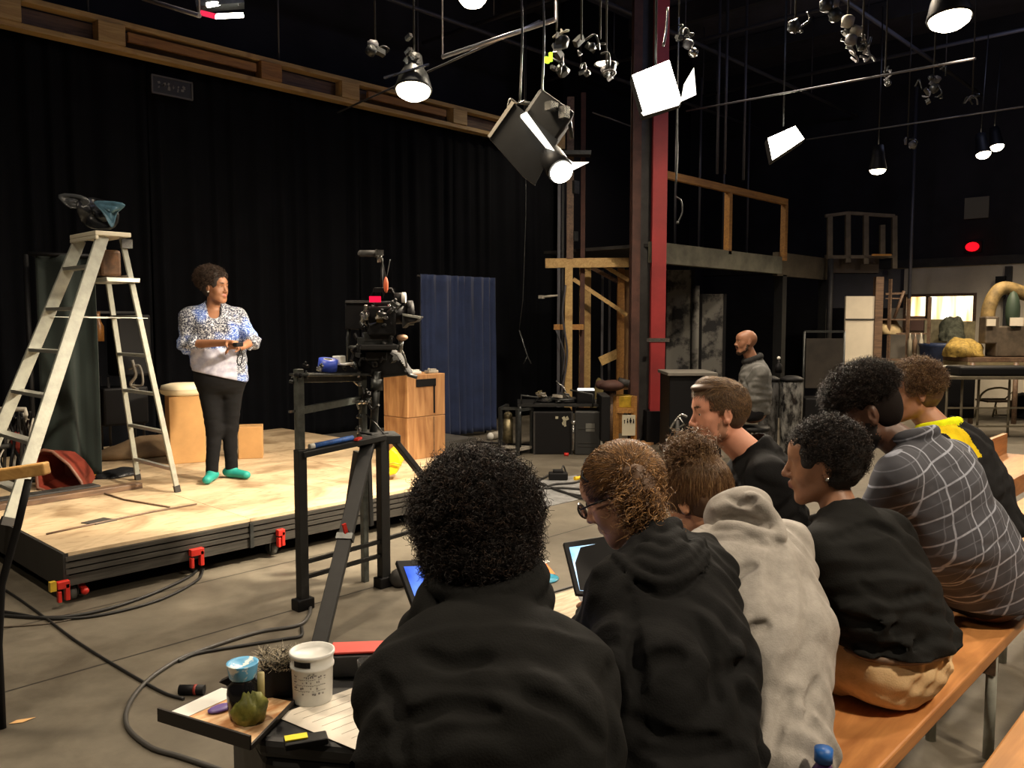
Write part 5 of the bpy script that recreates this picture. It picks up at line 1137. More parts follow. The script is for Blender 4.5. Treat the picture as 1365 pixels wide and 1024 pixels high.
# ================================================================== sculpting: signed distance volumes turned into one smooth surface
def npv(p): return np.array(tuple(p), dtype=np.float64)
class Vol:
    def __init__(s, lo, hi, h):
        s.lo = npv(lo); s.h = h; s.n = np.ceil((npv(hi) - s.lo) / h).astype(int) + 1
        s.ax = [(s.lo[i] + np.arange(s.n[i]) * h).astype(np.float32) for i in range(3)]
        s.V = np.full(s.n, .5, np.float32); s.L = np.zeros(s.n, np.int8)
    def blk(s, lo, hi):
        a = np.clip(np.floor((lo - s.lo) / s.h).astype(int), 0, s.n - 1); b = np.clip(np.ceil((hi - s.lo) / s.h).astype(int) + 1, 0, s.n)
        if np.any(b <= a): return None, None
        sl = tuple(slice(a[i], b[i]) for i in range(3))
        return sl, (s.ax[0][sl[0]][:, None, None], s.ax[1][sl[1]][None, :, None], s.ax[2][sl[2]][None, None, :])
    def put(s, sl, d, k, lab, mode):
        cur = s.V[sl]
        if mode == 'add':
            if lab is not None: s.L[sl] = np.where(d < cur, lab, s.L[sl])
            h = np.maximum(k - np.abs(cur - d), 0) / max(k, 1e-6); s.V[sl] = np.minimum(cur, d) - h * h * k * .25
        else:
            h = np.maximum(k - np.abs(cur + d), 0) / max(k, 1e-6); s.V[sl] = np.maximum(cur, -d) + h * h * k * .25
            if lab is not None: s.L[sl] = np.where((d < .004), lab, s.L[sl])
    def cap(s, a, b, ra, rb=None, k=.02, lab=0, u=None, fac=1.0, mode='add'):
        """tapered capsule; u/fac: widen the section along unit vector u by 1/fac"""
        rb = ra if rb is None else rb; a = npv(a); b = npv(b); R = max(ra, rb) / min(fac, 1.0) + k + 3 * s.h
        sl, g = s.blk(np.minimum(a, b) - R, np.maximum(a, b) + R)
        if sl is None: return s
        ab = b - a; L2 = max(float(ab @ ab), 1e-9)
        px, py, pz = g[0] - a[0], g[1] - a[1], g[2] - a[2]
        t = np.clip((px * ab[0] + py * ab[1] + pz * ab[2]) / L2, 0, 1)
        qx, qy, qz = px - t * ab[0], py - t * ab[1], pz - t * ab[2]
        if u is not None:
            u = npv(u); du = (qx * u[0] + qy * u[1] + qz * u[2]) * (fac - 1); qx = qx + du * u[0]; qy = qy + du * u[1]; qz = qz + du * u[2]
        d = np.sqrt(qx * qx + qy * qy + qz * qz) - (ra + (rb - ra) * t)
        s.put(sl, d, k, lab, mode); return s
    def ell(s, c, r, R=None, k=.02, lab=0, mode='add'):
        c = npv(c); r = np.array(r, float); m = r.max() + k + 3 * s.h
        sl, g = s.blk(c - m, c + m)
        if sl is None: return s
        px, py, pz = g[0] - c[0], g[1] - c[1], g[2] - c[2]
        if R is not None: px, py, pz = (px * R[0][i] + py * R[1][i] + pz * R[2][i] for i in range(3))
        k0 = np.sqrt((px / r[0]) ** 2 + (py / r[1]) ** 2 + (pz / r[2]) ** 2); k1 = np.sqrt((px / r[0] ** 2) ** 2 + (py / r[1] ** 2) ** 2 + (pz / r[2] ** 2) ** 2)
        d = k0 * (k0 - 1) / np.maximum(k1, 1e-6); d = np.where(k0 < .05, -r.min(), d)
        s.put(sl, d.astype(np.float32), k, lab, mode); return s
    def plane(s, p, n, k=.005, lab=None):
        """remove everything on the side n points to"""
        n = npv(n); n = n / np.linalg.norm(n); p = npv(p)
        d = (s.ax[0][:, None, None] - p[0]) * n[0] + (s.ax[1][None, :, None] - p[1]) * n[1] + (s.ax[2][None, None, :] - p[2]) * n[2]
        s.V = np.maximum(s.V, d.astype(np.float32)); return s
    def torso(s, pts, lat, k=.03, lab=0, grow=0.0):
        """pts: (point, half width, half depth)"""
        for (a, wa, da), (b, wb, db) in zip(pts[:-1], pts[1:]):
            wa, wb, da, db = wa + grow, wb + grow, da + grow, db + grow
            s.cap(a, b, da, db, k, lab, u=lat, fac=((da / wa) + (db / wb)) / 2)
        return s
    def noise(s, cell, seed=0, M=None):
        r = np.random.default_rng(seed); cell = np.broadcast_to(np.array(cell, float), (3,)); W = []; m = []
        for i in range(3):
            t = np.arange(s.n[i]) * s.h / cell[i]; j = np.floor(t).astype(int); f = t - j; f = f * f * (3 - 2 * f); mm = j.max() + 2
            w = np.zeros((s.n[i], mm), np.float32); w[np.arange(s.n[i]), j] = 1 - f; w[np.arange(s.n[i]), j + 1] += f; W.append(w); m.append(mm)
        R = r.uniform(-1, 1, m).astype(np.float32)
        R = np.tensordot(W[0], R, (1, 0)); R = np.tensordot(R, W[1], (1, 1)).transpose(0, 2, 1); R = np.tensordot(R, W[2], (2, 1)); return R
    def folds(s, amp=.006, cell=(.12, .12, .05), seed=0, ridge=True, maskc=None, fine=.0015):
        n = s.noise(cell, seed)
        if ridge: n = (1 - 2 * np.abs(s.noise(cell, seed + 50))) * .6 + n * .4
        s.V += (amp * n).astype(np.float32)
        if fine: s.V += (fine * s.noise(np.array(cell) * .35, seed + 9)).astype(np.float32)
        return s
    def hit(s, x, y):
        """where the sight line of a photo point meets this surface"""
        d = npv(ray(x, y)); d /= np.linalg.norm(d); t = np.arange(.6, 9, s.h * .7)[:, None]; p = npv(EYE) + d * t
        i = np.round((p - s.lo) / s.h).astype(int); ok = np.all((i >= 0) & (i < s.n), 1); p, i = p[ok], i[ok]
        if not len(p): return None
        k = np.nonzero(s.V[i[:, 0], i[:, 1], i[:, 2]] < 0)[0]; return V(p[k[0]]) if len(k) else None
    def on(s, path, r, k=.01, mode='add'):
        """lay a roll (or press a crease) along the surface"""
        q = [s.hit(x, y) for x, y in path]; q = [p for p in q if p is not None]
        if len(q) < 2: return s
        q = bez(q, 4); n = len(q)
        for j, (a, b) in enumerate(zip(q[:-1], q[1:])):
            w = r if mode == 'add' else r * (.35 + .65 * math.sin(math.pi * (j + .5) / n)); s.cap(a, b, w, w, k, None if mode == 'sub' else 0, mode=mode)
        return s
    def sit(s, c, r, z):
        """flatten what rests on a seat at height z, within r of c"""
        w = np.clip((r + .06 - np.sqrt((s.ax[0][:, None, None] - c.x) ** 2 + (s.ax[1][None, :, None] - c.y) ** 2)) / .06, 0, 1)
        d = (z - s.ax[2][None, None, :]) - (1 - w) * .3; s.V = np.maximum(s.V, d.astype(np.float32)); return s
    def drape(s, d, wl, amp, seed=0, sharp=1.6):
        """directional cloth folds: warped ridges across d, fading in and out"""
        d = npv(d); d = d / np.linalg.norm(d); w = s.noise(.17, seed) * 2.6 + s.noise(.07, seed + 77) * .5; m = np.clip(s.noise(.20, seed + 31) * 1.8 + .15, 0, 1)
        ph = ((s.ax[0] * d[0])[:, None, None] + (s.ax[1] * d[1])[None, :, None] + (s.ax[2] * d[2])[None, None, :]) * (2 * math.pi / wl) + w
        q = np.sin(ph); q = np.sign(q) * np.abs(q) ** sharp; s.V += (amp * m * q).astype(np.float32); return s
    def mesh(s):
        V = s.V; n = s.n; nc = n - 1; h = s.h; S_ = V < 0; ids = []; pts = []; quads = []
        tot = int(nc[0] * nc[1] * nc[2]); st = np.array([nc[1] * nc[2], nc[2], 1])
        for ax in range(3):
            a = [slice(None)] * 3; b = [slice(None)] * 3; a[ax] = slice(0, -1); b[ax] = slice(1, None); a, b = tuple(a), tuple(b)
            I = np.argwhere(S_[a] != S_[b]); o1, o2 = (ax + 1) % 3, (ax + 2) % 3
            ok = (I[:, o1] > 0) & (I[:, o2] > 0) & (I[:, o1] < nc[o1]) & (I[:, o2] < nc[o2]) ; I = I[ok]
            e = np.zeros(3, int); e[ax] = 1; J = I + e
            v0 = V[I[:, 0], I[:, 1], I[:, 2]]; v1 = V[J[:, 0], J[:, 1], J[:, 2]]; t = v0 / (v0 - v1)
            p = I.astype(float); p[:, ax] += t
            d1 = np.zeros(3, int); d1[o1] = 1; d2 = np.zeros(3, int); d2[o2] = 1
            c = [(I - d1 * x - d2 * y) @ st for x, y in ((1, 1), (0, 1), (0, 0), (1, 0))]
            for q in c: ids.append(q); pts.append(p)
            Q = np.stack(c, 1); fl = ~(v0 < 0); Q[fl] = Q[fl][:, ::-1]; quads.append(Q)
        ids = np.concatenate(ids); pts = np.concatenate(pts); Q = np.concatenate(quads)
        u, inv = np.unique(ids, return_inverse=True); cnt = np.bincount(inv).astype(float)
        P_ = np.stack([np.bincount(inv, pts[:, i]) / cnt for i in range(3)], 1)
        Q = np.searchsorted(u, Q)
        cell = np.stack(np.unravel_index(u, tuple(nc)), 1)
        lab = s.L[tuple(np.clip(np.round(P_).astype(int), 0, n - 1).T)]
        fl = lab[Q[:, 0]]
        # a little smoothing
        for _ in range(2):
            acc = np.zeros_like(P_); c_ = np.zeros(len(P_))
            for i in range(4):
                np.add.at(acc, Q[:, i], P_[Q[:, (i + 1) % 4]]); np.add.at(c_, Q[:, i], 1)
            P_ = P_ * .5 + .5 * acc / c_[:, None]
        return s.lo + P_ * h, Q, fl
    def build(s, name, mats, parent=None):
        v, q, l = s.mesh(); return arr_obj(name, v, q, mats, parent, l)

def strands(name, Pl, rad, mats, parent, midx=None, taper=.35):
    """Pl: (N,K,3) polylines -> three sided tubes"""
    Pl = np.asarray(Pl, np.float64); N_, K, _ = Pl.shape
    T = np.gradient(Pl, axis=1); T /= np.linalg.norm(T, axis=2, keepdims=True) + 1e-9
    ref = np.array([.31, .52, .79]); A = np.cross(T, ref); A /= np.linalg.norm(A, axis=2, keepdims=True) + 1e-9; B = np.cross(T, A)
    r = (np.linspace(1, taper, K)[None, :, None]) * (np.broadcast_to(np.asarray(rad, float).reshape(-1, 1, 1), (N_, 1, 1)))
    rings = [Pl + r * (A * math.cos(a) + B * math.sin(a)) for a in (0, 2.094, 4.189)]
    v = np.stack(rings, 2).reshape(-1, 3)
    base = (np.arange(N_)[:, None] * K + np.arange(K - 1)[None, :]) * 3
    qs = []
    for j in range(3): j2 = (j + 1) % 3; qs.append(np.stack([base + j, base + j2, base + 3 + j2, base + 3 + j], -1))
    q = np.stack(qs, 2).reshape(-1, 4); mi = None
    if midx is not None: mi = np.repeat(np.asarray(midx), (K - 1) * 3)
    return arr_obj(name, v, q, mats, parent, mi)

class HF:
    """head frame: centre, forward, up"""
    def __init__(s, c, f, up=(0, 0, 1), sc=1.0):
        s.c = V(c); s.f = V(f).normalized(); u = V(up); s.r = s.f.cross(u).normalized(); s.u = s.r.cross(s.f).normalized(); s.s = sc
        s.M = np.array([tuple(s.r), tuple(s.f), tuple(s.u)])
    def __call__(s, x, y, z): return s.c + (s.r * x + s.f * y + s.u * z) * s.s
    def np(s, a): return np.asarray(a) @ s.M * s.s + npv(s.c)
    def R(s, extra=None):
        m = Matrix((s.r, s.f, s.u)).transposed()
        if extra is not None: m = m @ extra
        return [[m[i][j] for j in range(3)] for i in range(3)]

def head(vol, F, beard=None, female=False, lips=1, ears=True):
    q = F.s; R = F.R(); c = vol.cap; e = vol.ell
    e(F(0, -.018, .028), (.077 * q, .098 * q, .090 * q), R, .01)
    e(F(0, .022, -.012), (.066 * q, .070 * q, .088 * q), R, .02)
    e(F(0, .048, .045), (.058 * q, .046 * q, .05 * q), R, .02)
    jw = .044 if female else .05
    for sx in (-1, 1):
        c(F(sx * jw, .005, -.060), F(sx * .018, .066, -.100), .020 * q, .017 * q, .025)
        c(F(sx * .046, .050, -.012), F(sx * .040, .055, -.035), .020 * q, .022 * q, .02)
        c(F(sx * .030, .036, -.07), F(sx * .02, .058, -.08), .028 * q, .026 * q, .02)
    e(F(0, .072, -.104), (.018 * q, .015 * q, .014 * q), R, .015)
    for sx in (-1, 1):
        c(F(sx * .012, .083, .036), F(sx * .046, .066, .032), .010 * q, .008 * q, .010)
        e(F(sx * .031, .096, .014), (.016 * q, .014 * q, .011 * q), R, .010, None, 'sub')
        e(F(sx * .031, .068, .013), (.0135 * q, .0135 * q, .0125 * q), R, .004)
        c(F(sx * .022, .083, .0205), F(sx * .041, .077, .0195), .0035 * q, .003 * q, .004)
        c(F(sx * .022, .081, .005), F(sx * .041, .076, .006), .003 * q, .003 * q, .004)
    c(F(0, .083, .022), F(0, .110, -.020), .0075 * q, .0095 * q, .010)
    e(F(0, .108, -.025), (.012 * q, .013 * q, .010 * q), R, .006)
    for sx in (-1, 1): e(F(sx * .0125, .098, -.028), (.0085 * q, .010 * q, .008 * q), R, .006)
    for sx in (-1, 1): e(F(sx * .006, .106, -.037), (.0038 * q, .004 * q, .004 * q), R, .003, None, 'sub')
    e(F(0, .075, -.055), (.030 * q, .022 * q, .022 * q), R, .012)
    for sx in (-1, 1):
        c(F(0, .099, -.0505), F(sx * .022, .086, -.0555), .0055 * q, .003 * q, .004, lips)
        c(F(0, .096, -.0630), F(sx * .020, .085, -.0585), .0068 * q, .0035 * q, .004, lips)
    c(F(-.020, .094, -.0568), F(.020, .094, -.0568), .0016 * q, .0016 * q, .002, lips, mode='sub')
    if ears:
        for sx in (-1, 1):
            Re = F.R(Matrix.Rotation(sx * -.35, 3, 'Z') @ Matrix.Rotation(.15, 3, 'X'))
            e(F(sx * .079, -.012, -.002), (.009 * q, .019 * q, .033 * q), Re, .006)
            e(F(sx * .088, -.008, .002), (.006 * q, .011 * q, .020 * q), Re, .004, None, 'sub')
            e(F(sx * .083, -.006, -.026), (.007 * q, .009 * q, .010 * q), Re, .005)
            e(F(sx * .084, -.018, .004), (.004 * q, .004 * q, .018 * q), Re, .003)
    if beard is not None:
        for sx in (-1, 1):
            c(F(sx * .058, .005, -.030), F(sx * .052, .012, -.066), .017 * q, .021 * q, .01, beard); c(F(sx * .052, .012, -.066), F(sx * .02, .068, -.104), .022 * q, .022 * q, .012, beard)
        c(F(-.02, .070, -.104), F(.02, .070, -.104), .022 * q, .022 * q, .012, beard); c(F(-.02, .094, -.042), F(.02, .094, -.042), .006 * q, .006 * q, .006, beard)
def eyes(F, parent, iris=(.05, .025, .01)):
    mw = mat('eye_white', (.75, .72, .68), .25); mi_ = mat('iris_%02d' % int(iris[0] * 100), iris, .15)
    for sx in (-1, 1):
        b = MB(); b.ball(F(sx * .031, .0705, .0128), .0128 * F.s, 0, 14); b.ball(F(sx * .031, .0800, .0128), (.0055 * F.s,) * 3, 1, 10); b.build('eye', [mw, mi_], parent)
def brows(F, parent, m, thick=1.0, seed=0):
    r = np.random.default_rng(seed); L = []
    for sx in (-1, 1):
        for i in range(70):
            t = r.uniform(); x = .013 + .034 * t; z = .036 + .006 * math.sin(t * 2.6) + r.normal() * .002 * thick; y = .0945 - .022 * t * t + .0
            a = np.array([sx * x, y, z]); d = np.array([sx * .006, -.002 * t - .0005, .003 - .004 * t]); L.append(np.stack([a, a + d * .5 + [0, .001, 0], a + d]))
    strands('eyebrows', F.np(np.array(L)), .0011 * F.s, m, parent)
def hand(vol, w, d, n, s=1.0, curl=.5, side=1, lab=0):
    """w wrist point, d finger direction, n palm normal (palm faces n); five fingers"""
    d = V(d).normalized(); n = V(n); n = (n - d * n.dot(d)).normalized(); l = d.cross(n).normalized() * side
    p = w + d * .045 * s
    vol.cap(w, w + d * .03 * s, .024 * s, .026 * s, .012, lab, u=n, fac=1.3)
    vol.cap(w + d * .03 * s - l * .018 * s, w + d * .085 * s - l * .022 * s, .015 * s, .012 * s, .012, lab); vol.cap(w + d * .03 * s + l * .014 * s, w + d * .085 * s + l * .02 * s, .016 * s, .013 * s, .014, lab)
    vol.cap(w + d * .03 * s, w + d * .088 * s, .017 * s, .014 * s, .016, lab)
    for i, (o, L) in enumerate(((.026, .070), (.009, .080), (-.009, .074), (-.026, .058))):
        b = w + d * (.086 - abs(o) * .25) * s + l * o * s; a_ = curl * (.8 + .12 * i); r_ = (.0085, .0085, .008, .0075)[i] * s; pr_ = b; dd = d
        for j, f in enumerate((.45, .32, .23)):
            an = a_ * (.55 + .35 * j); dd = (dd * math.cos(an) + n * math.sin(an)).normalized(); nx = pr_ + dd * L * f * s; vol.cap(pr_, nx, r_ * (1 - .08 * j), r_ * (.93 - .08 * j), .003, lab); pr_ = nx
    b = w + d * .022 * s + l * .026 * s; td = (d * .6 + l * .65 + n * .45).normalized(); m_ = b + td * .038 * s; vol.cap(b, m_, .013 * s, .010 * s, .012, lab)
    vol.cap(m_, m_ + (td * .5 + d * .5 + n * .35 * curl).normalized() * .034 * s, .0098 * s, .0082 * s, .004, lab)
def sph(r, n):
    d = r.normal(size=(n, 3)); return d / np.linalg.norm(d, axis=1, keepdims=True)
def curls(F, c, rad, n, keep, seed=0, cr=.005, ln=.03, turns=1.6, K=9, inner=.8, outer=1.0, out=.5):
    """little helices around an ellipsoid in head coordinates"""
    r = np.random.default_rng(seed); D = sph(r, n * 3); D = D[[keep(*(np.array(c) + d * rad)) for d in D]][:n]; n = len(D)
    P0 = np.array(c) + D * np.array(rad) * r.uniform(inner, outer, (n, 1))
    ax = D * out + sph(r, n) * (1 - out); ax /= np.linalg.norm(ax, axis=1, keepdims=True)
    a = np.cross(ax, sph(r, n)); a /= np.linalg.norm(a, axis=1, keepdims=True); b = np.cross(ax, a)
    t = np.linspace(0, 1, K)[None, :, None]; ph = r.uniform(0, 6.28, (n, 1, 1)); R_ = cr * r.uniform(.6, 1.4, (n, 1, 1)); LL = ln * r.uniform(.5, 1.3, (n, 1, 1)); tw = turns * r.uniform(.7, 1.3, (n, 1, 1))
    return F.np(P0[:, None] + ax[:, None] * t * LL + R_ * (a[:, None] * np.cos(6.28 * tw * t + ph) + b[:, None] * np.sin(6.28 * tw * t + ph)))
# ================================================================== people
def skin(name, c, c2=None): return mat(name, c, .48, noise=.18, nscale=14, col2=c2 or tuple(q * .8 for q in c), bump=.06, bscale=220, spec=.4)
H_blk = mat('hair_black', (.011, .008, .007), .55, spec=.3)
H_blk2 = mat('hair_dark_brown', (.035, .020, .012), .55, spec=.3)
H_brn = mat('hair_brown', (.11, .055, .022), .42)
H_bld = mat('hair_honey', (.36, .19, .07), .4)
H_lt = mat('hair_light_brown', (.20, .115, .05), .42)
M_lip = mat('lips', (.33, .10, .08), .4); M_lipd = mat('lips_dark', (.20, .07, .055), .4)
def cloth(name, c, c2=None, **k): return mat(name, c, .9, noise=.2, nscale=30, col2=c2, bump=.18, bscale=240, spec=.15, **k)

def person(name_label, F, pel, mid, nb, face, lat_tilt=0, shw=.19, hipw=.17, chw=.17, chd=.115, belly=.12, skinm=None, lipm=None, beard=None, beardm=None, female=False,
           elbows=None, hands=None, knees=None, feet=None, top=None, topm=None, legm=None, shoem=None, sleeve='long', hem=None, folds=.006, seed=0, h=.0055, hc_mats=None, collar=None, neckr=.055,
           cut=None, hipd=.13, extra_top=None, curl=.5, vol_pad=.16, loc=None, hdh=None, plant=None, footlen=.17, legr=1.0, waist=None, skirt=None, shdrop=.09, drapes=True, trg=-.018, seat=.452, fdir=None, pdrape=False):
    f = V(face); f.z = 0; f.normalize(); lat = f.cross(V((0, 0, 1))).normalized(); lat = (lat + V((0, 0, lat_tilt))).normalized(); up = V((0, 0, 1))
    sp = (nb - mid).normalized()
    shc = nb - sp * shdrop
    sh = [shc - lat * shw, shc + lat * shw]
    root = None
    pts = [pel, mid, nb, F.c] + sh + list(elbows) + list(hands) + list(knees) + list(feet)
    lo = V([min(p[i] for p in pts) for i in range(3)]) - V((vol_pad,) * 3); hi = V([max(p[i] for p in pts) for i in range(3)]) + V((vol_pad,) * 3)
    chest = nb.lerp(mid, .45)
    tors = [(pel, hipw, hipd), (mid.lerp(pel, .45), hipw * .93, belly), (mid, chw * .97, chd * 1.05), (chest, chw, chd), (nb - sp * .085, chw * .80, chd * .70)]
    hipj = [pel - lat * hipw * .5, pel + lat * hipw * .5]
    # ---- body: one continuous skin surface
    B = Vol(lo, hi, h); g = -.014
    B.torso(tors, lat, .03, 0, g)
    B.cap(sh[0], sh[1], .045, .045, .03)
    B.cap(nb - sp * .06, F(0, -.022, -.085), neckr * 1.12, neckr * .95, .03)
    for i in (0, 1):
        B.cap(sh[i], elbows[i], .044, .037, .02); wr = elbows[i].lerp(hands[i], .97); B.cap(elbows[i], wr, .037, .024, .012)
        d = (hands[i] - elbows[i]).normalized(); n = (-up if hdh is None else hdh[i]); dd = d if plant is None else plant[i]
        hand(B, wr, dd, n, 1.0 if not female else .92, curl, (1 if i == 0 else -1))
        B.cap(hipj[i], knees[i], .075 * legr, .052 * legr, .03); B.cap(knees[i], feet[i] + V((0, 0, .06)), .050 * legr, .036 * legr, .02)
    head(B, F, beard, female)
    mats = [skinm, lipm or M_lip] + ([beardm] if beardm else [])
    root = B.build('person', mats); tag(root, name_label, 'person', None)
    # ---- trousers
    T = Vol(lo, hi, h * 1.15)
    T.torso([(pel, hipw + trg, hipd + trg), (mid.lerp(pel, .5), hipw * .93 + trg, belly - .004 + trg)], lat, .03)
    for i in (0, 1):
        T.cap(hipj[i], knees[i], .092 * legr, .068 * legr, .04); T.cap(knees[i], feet[i] + V((0, 0, .075)), .064 * legr, .050 * legr, .03)
    T.folds(.004, (.10, .10, .05), seed + 3)
    if pdrape: T.drape(lat * .5 + up * .9, .045, .007, seed + 5); T.drape(lat * -.7 + up * .7, .05, .006, seed + 6)
    if waist is not None: T.plane(waist, up)
    if seat is not None: T.sit(pel, .20, seat)
    T.build('trousers', legm, root)
    # ---- shoes
    for i in (0, 1):
        a = feet[i]; d = f if fdir is None else fdir[i]; s_ = Vol(a - V((.25,) * 3), a + V((.25,) * 3), .006)
        s_.cap(a + V((0, 0, .045)) - d * .04, a + V((0, 0, .035)) + d * footlen * .75, .042, .036, .02, u=up, fac=1.15); s_.cap(a + V((0, 0, .08)), a + V((0, 0, .05)), .043, .045, .02)
        s_.plane(a + V((0, 0, .002)), -up); s_.build('shoe', shoem, root)
    # ---- top
    if topm is not None:
        C = Vol(lo, hi, h)
        C.torso(tors, lat, .035, 0, .010)
        C.cap(sh[0], sh[1], .056, .056, .06); C.cap(nb - sp * .05, nb + sp * .0, .070, neckr * 1.12, .05)
        for i in (0, 1): C.cap(nb - sp * .03, sh[i], .05, .05, .05)
        for i, sx in ((0, -1), (1, 1)):
            C.cap(sh[i] - up * .02, mid + lat * sx * chw * .55, .050, chd * .85, .07)
            e_ = elbows[i]
            C.cap(sh[i], e_, .060, .054 if sleeve != 'short' else .062, .06, 1 if sleeve == 'two' else 0)
            if sleeve in ('long', 'two', 'elbow'):
                w_ = e_.lerp(hands[i], .93 if sleeve != 'elbow' else .22); C.cap(e_, w_, .056, .040 if sleeve != 'elbow' else .055, .03, 1 if sleeve == 'two' else 0)
        if sleeve == 'short':
            for i in (0, 1):
                e_ = sh[i].lerp(elbows[i], .8); d_ = elbows[i] - sh[i]
        if skirt: skirt(C, tors, lat, f, up)
        if folds: C.folds(folds * .8, (.11, .11, .06), seed)
        if drapes:
            C.drape(lat * .75 + sp * .6, .085, .007, seed + 1); C.drape(-lat * .75 + sp * .6, .08, .007, seed + 2); C.drape(sp + lat * .15, .06, .005, seed + 4)
        if extra_top: extra_top(C, sh, lat, f, up, nb, sp)
        if seat is not None: C.sit(pel, .24, seat)
        if hem is not None:
            C.folds(.006, (.05, .05, .3), seed + 8, fine=0) if drapes == 'hem' else None
            C.plane(V((pel.x, pel.y, hem.z)), -up if cut is None else cut)
        # neck opening
        C.cap(nb + sp * .005, F(0, -.02, -.05), neckr * .98, neckr * 1.0, .01, None, mode='sub')
        C.build('top_garment' if top is None else top, topm, root)
    return root, sh, lat, f
dirv = lambda a, b, c=0: (RR * a + VV * b + V((0, 0, c))).normalized()
Rp = lambda x, y, d: at_d(x, y, d)
def seat_pose(pel, f, lat, sh, kn=.42, spread=.16, kz=.50, elb=.16, hz=.62, hf=.45, hsep=.07, ez=.0):
    knees = [pel + f * kn - lat * spread, pel + f * kn + lat * spread]; feet = []
    for k_ in knees: k_.z = kz; feet.append(V((k_.x, k_.y, 0.0)) - f * .02)
    return knees, feet

HC = (0, -.02, .03); HR = (.083, .104, .096)
def cap_hair(F, name, m, root, grow=.004, cut_z=-.045, front=.055, nseed=1, bump=.003, extra=None, temple=.02):
    """hair cap over the skull, open at the face"""
    C = Vol(F.c - V((.24,) * 3), F.c + V((.24,) * 3), .005)
    C.ell(F(*HC), [r + grow for r in HR], F.R(), .01); C.ell(F(0, -.042, -.015), (.068 + grow, .062 + grow, .062), F.R(), .03)
    if extra: extra(C)
    if bump: C.V += bump * C.noise(.02, nseed)
    C.ell(F(0, .115, -.035), (.085, .075, .105), F.R(), .012, None, 'sub')
    for sx in (-1, 1): C.ell(F(sx * .09, .012, -.028), (.034, .030, .052), F.R(), .008, None, 'sub')
    C.ell(F(0, .03, -.13), (.12, .075, .075), F.R(), .008, None, 'sub')
    return C.build(name, m, root)
def flow(F, n, tgt, seed, lift=.006, K=9, start=None, rad=None, jitter=.10, wob=.002):
    """strands lying on the skull from their roots to a gathering point tgt (head coords)"""
    r = np.random.default_rng(seed); D = sph(r, n * 4); P0 = np.array(HC) + D * np.array(HR)
    k = np.array([start(*p) for p in P0]); D = D[k][:n]; n = len(D)
    t_ = np.array(tgt) - np.array(HC); t_ = t_ / np.array(HR); t_ /= np.linalg.norm(t_); T = t_ + r.normal(size=(n, 3)) * jitter; T /= np.linalg.norm(T, axis=1, keepdims=True)
    om = np.arccos(np.clip((D * T).sum(1), -1, .999))[:, None]; out = []
    for t in np.linspace(0, 1, K):
        q = (np.sin((1 - t) * om) * D + np.sin(t * om) * T) / np.sin(om); out.append(np.array(HC) + q * (np.array(HR) + .004 + lift * math.sin(math.pi * t) * r.uniform(.2, 1.2, (n, 1))) + r.normal(size=(n, 3)) * wob * t)
    return F.np(np.stack(out, 1))
def ringlets(F, path, n, sd, ln, cr, seed, turns=5, K=22, hang=.7):
    """curly locks leaving random points of a path (head coords) and drooping in world down"""
    r = np.random.default_rng(seed); path = F.np(np.array(path)); t = r.uniform(0, 1, n) * (len(path) - 1.001); i = t.astype(int); f = (t - i)[:, None]
    P0 = path[i] * (1 - f) + path[i + 1] * f + np.clip(r.normal(size=(n, 3)), -1.6, 1.6) * sd; td = path[-1] - path[0]; td /= np.linalg.norm(td)
    ax = td * (1 - hang) + np.array([0, 0, -1]) * hang + r.normal(size=(n, 3)) * .45; ax /= np.linalg.norm(ax, axis=1, keepdims=True)
    a = np.cross(ax, sph(r, n)); a /= np.linalg.norm(a, axis=1, keepdims=True); b = np.cross(ax, a); u = np.linspace(0, 1, K)[None, :, None]
    ph = r.uniform(0, 6.28, (n, 1, 1)); R_ = cr * r.uniform(.5, 1.4, (n, 1, 1)) * (.3 + .7 * u); L_ = ln * r.uniform(.35, 1.15, (n, 1, 1)); tw = turns * r.uniform(.6, 1.2, (n, 1, 1))
    return P0[:, None] + ax[:, None] * u * L_ + R_ * (a[:, None] * np.cos(6.28 * tw * u + ph) + b[:, None] * np.sin(6.28 * tw * u + ph))
UPV = V((0, 0, 1))
def jointset(pel, nb, mid, f, shw, kn, spread, kz, elo, eld, hup=.12, hin=.08, hands=None):
    lat = f.cross(UPV); knees, feet = seat_pose(pel, f, lat, None, kn, spread, kz)
    s_ = nb - (nb - mid).normalized() * .075
    el = [s_ - lat * (shw + elo) + f * eld - UPV * .25, s_ + lat * (shw + elo) + f * eld - UPV * .25]
    hd = hands or [knees[0] + lat * hin + UPV * hup, knees[1] - lat * hin + UPV * hup]; return knees, feet, el, hd

